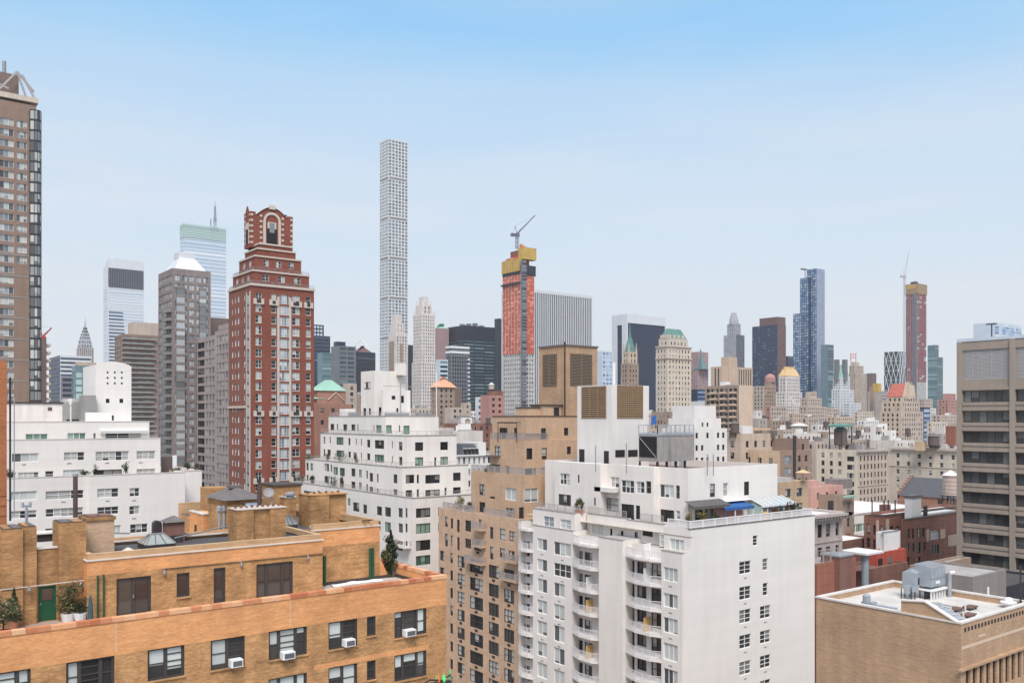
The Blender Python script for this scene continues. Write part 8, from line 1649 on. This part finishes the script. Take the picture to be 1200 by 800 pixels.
# low roofs and mansards between the towers
def ex(b,ts):
    t=ts[0]; k=b.part('mansard_roof'); x0,y0,x1,y1,z=t['x0'],t['y0'],t['x1'],t['y1'],t['z1']; xa,xb=aF(541,y0),aF(562,y0); k.hip(xa,y0-.2,xb,y1,z-.3,1.0,1.4,z+3.0,'slate')
    for i in range(4): k=b.part('dormer'); x=xa+1.0+i*1.35; k.box(x,y0-.15,z+.1,x+.75,y0+1.2,z+1.7,'frame_black'); k.box(x-.1,y0-.2,z+1.7,x+.85,y0+1.3,z+1.85,'white_paint')
    k=b.part('bay'); xa,xb=aF(563,y0),aF(573,y0); k.box(xa,y0+1.5,0,xb,y1,z+3.4,'white_paint'); k=b.mb('cornice'); k.box(x0,y0-.5,z-.35,x1,y0-.003,z,'white_paint')
simple('town_houses','row of white town houses with a dark slate mansard, right of the white stepped building',[TT(530,534,588,533,250,'white_paint',d=12,gF=G(3.3,1.75,.44,1.8,'mixd1',top=.8,marg=.3),par=.3)],extra=ex,clut=4,seed=77)
simple('low_building','white rooftop block above the white town houses',[TT(528,531,566,505,300,'pale_limestone',d=14,par=.4,roof='roof_white')],clut=4,seed=78)
simple('low_building','dark grey small roof block left of the white rooftop block',[TT(508,512,532,501,310,'grey_limestone',d=12,gF=G(3.3,3.6,.5,1.7,glass='glass_dark'))],clut=2,seed=79)
simple('low_building','long low row of red brown brick houses below the black glass tower',[TT(520,525,590,496,400,'low_red_brick',d=14,par=.4,roof='roof_grey',gF=G(3.3,3.4,.3,1.6,glass='glass_dark'))],clut=6,seed=80)
simple('low_building','grey white roofs with pale blue copper turret behind the red brown row',[TT(524,530,562,491,460,'grey_limestone',d=20,roof='roof_white',gF=gq)],clut=5,seed=81)
t=thing('advertising_board','small bright blue sign board beside the white louvred tower','sign',(*P(764,500),0)); m=MB(); x0,y0=P(764,500); x1=aF(769,y0)-x0; m.box(0,0,ZD(497,500),x1,.5,ZD(487,500),'sign_blue'); m.build('panel',t); m=MB(); m.box(.3,.1,0,.7,.4,ZD(497,500)-.01,'metal_dark'); m.box(x1-.7,.1,0,x1-.3,.4,ZD(497,500)-.01,'metal_dark'); m.build('post',t)
# carpet of lower roofs seen between the towers
mats=['dusk_limestone','pale_limestone','grey_limestone','warm_stone','limestone','brown_stone','dusk_limestone','white_paint']
names={'dusk_limestone':'dusky tan','pale_limestone':'pale stone','grey_limestone':'grey stone','warm_stone':'warm tan','limestone':'cream stone','brown_stone':'brown stone','rose_brick':'rosy brick','white_paint':'white painted'}
rr=random.Random(31)
spots=[(748,768,492,520),(756,776,502,420),(770,800,498,400),(786,814,505,350),(840,852,495,620),(846,884,500,560),(884,904,496,640),(896,924,492,600),(905,930,503,460),(924,944,484,720),(938,960,489,640),(950,978,497,560),(958,990,506,470),(962,984,478,900),(968,1000,488,760),(976,1012,498,600),(984,1022,507,500),(1000,1024,482,900),(1004,1030,492,720),(1010,1032,500,640),(1086,1110,494,640),(1092,1124,486,860),(1096,1122,508,460),(1100,1126,478,1100),(986,1020,515,430),(960,1000,514,440),(944,972,517,390),(872,900,506,420),(520,548,484,700),(545,566,482,760),(376,404,470,600),(408,440,462,640),(744,770,484,640),(810,830,484,640),(300,330,470,700),(100,126,470,600),(480,508,478,620)]
pos={}; USED=set()
for i,(a,c,yt,D) in enumerate(spots):
    m_=mats[(i*3+rr.randrange(2))%8]; xc=a+(c-a)*rr.uniform(.25,.45)
    roofc=rr.choice(['roof_white','roof_grey','roof_grey'])
    where='by the slim left towers' if a<350 else 'among roofs left of the orange netted tower' if a<600 else 'among roofs below the green roofed hotel' if a<835 else 'among roofs below the gold roofed tower' if a<965 else 'among roofs left of the red tiled tower' if a<1080 else 'among roofs beside the concrete office building'
    key=(names[m_],where); pos[key]=pos.get(key,0)+1
    far='nearest' if D<450 else 'middle distance' if D<650 else 'far'
    lab=f"{far} {names[m_]} block {where}, {'white' if roofc=='roof_white' else 'grey'} roof"
    if lab in USED: lab+=', farther right'
    USED.add(lab)
    simple('low_building',lab,[TT(a,xc,c,yt,D,m_,roof=roofc,gF=dict(gq),gL=dict(gq),par=.6)],group='lower city roofs between the towers',clut=rr.choice([2,3,4]),seed=100+i)

# small water tanks on the roofs of the middle distance
for px,py,D,r_,lab in ((861,506,238,1.5,'small dark water tank on the ochre brick terraces'),(924,500,470,1.8,'small brown water tank below the gold roofed tower'),(968,500,455,1.7,'small brown water tank left of the green canopied one'),(1006,510,425,1.6,'small pale water tank right of the green canopied one'),(1064,508,410,1.5,'small pale water tank below the red tiled roof tower'),(548,498,395,1.5,'small dark water tank on the red brown row'),(572,495,398,1.4,'small pale water tank on the red brown row'),(896,492,640,2.0,'far small water tank left of the pavilion roof'),(1030,505,415,1.4,'small dark water tank on the white stepped low building')):
    water_tank(lab,*P(px,D),ZD(py,D)-1.6,r_*.8,r_*1.6,1.4,R.choice(['wood_dark','wood_tank']),R.choice(['roof_lead','tank_roof']),group='small roof water tanks')
# ================================================================== the hazy air over the city
m=MB(); m.box(-900,-900,-1,4200,4200,470,'haze_air') if False else None
hm=bpy.data.materials.new('haze_air'); hm.use_nodes=True; hn=hm.node_tree.nodes; hn.remove(hn['Principled BSDF']); pv=hn.new('ShaderNodeVolumePrincipled'); hm.node_tree.links.new(pv.outputs[0],hn['Material Output'].inputs['Volume'])
pv.inputs['Color'].default_value=(.88,.91,.96,1); pv.inputs['Density'].default_value=.00007; pv.inputs['Anisotropy'].default_value=.1
MATS['haze_air']=hm
m=MB(); m.box(-300,-300,-1,3200,3200,480,'haze_air'); h=m.build('haze'); h['kind']='stuff'
scene.cycles.volume_bounces=0
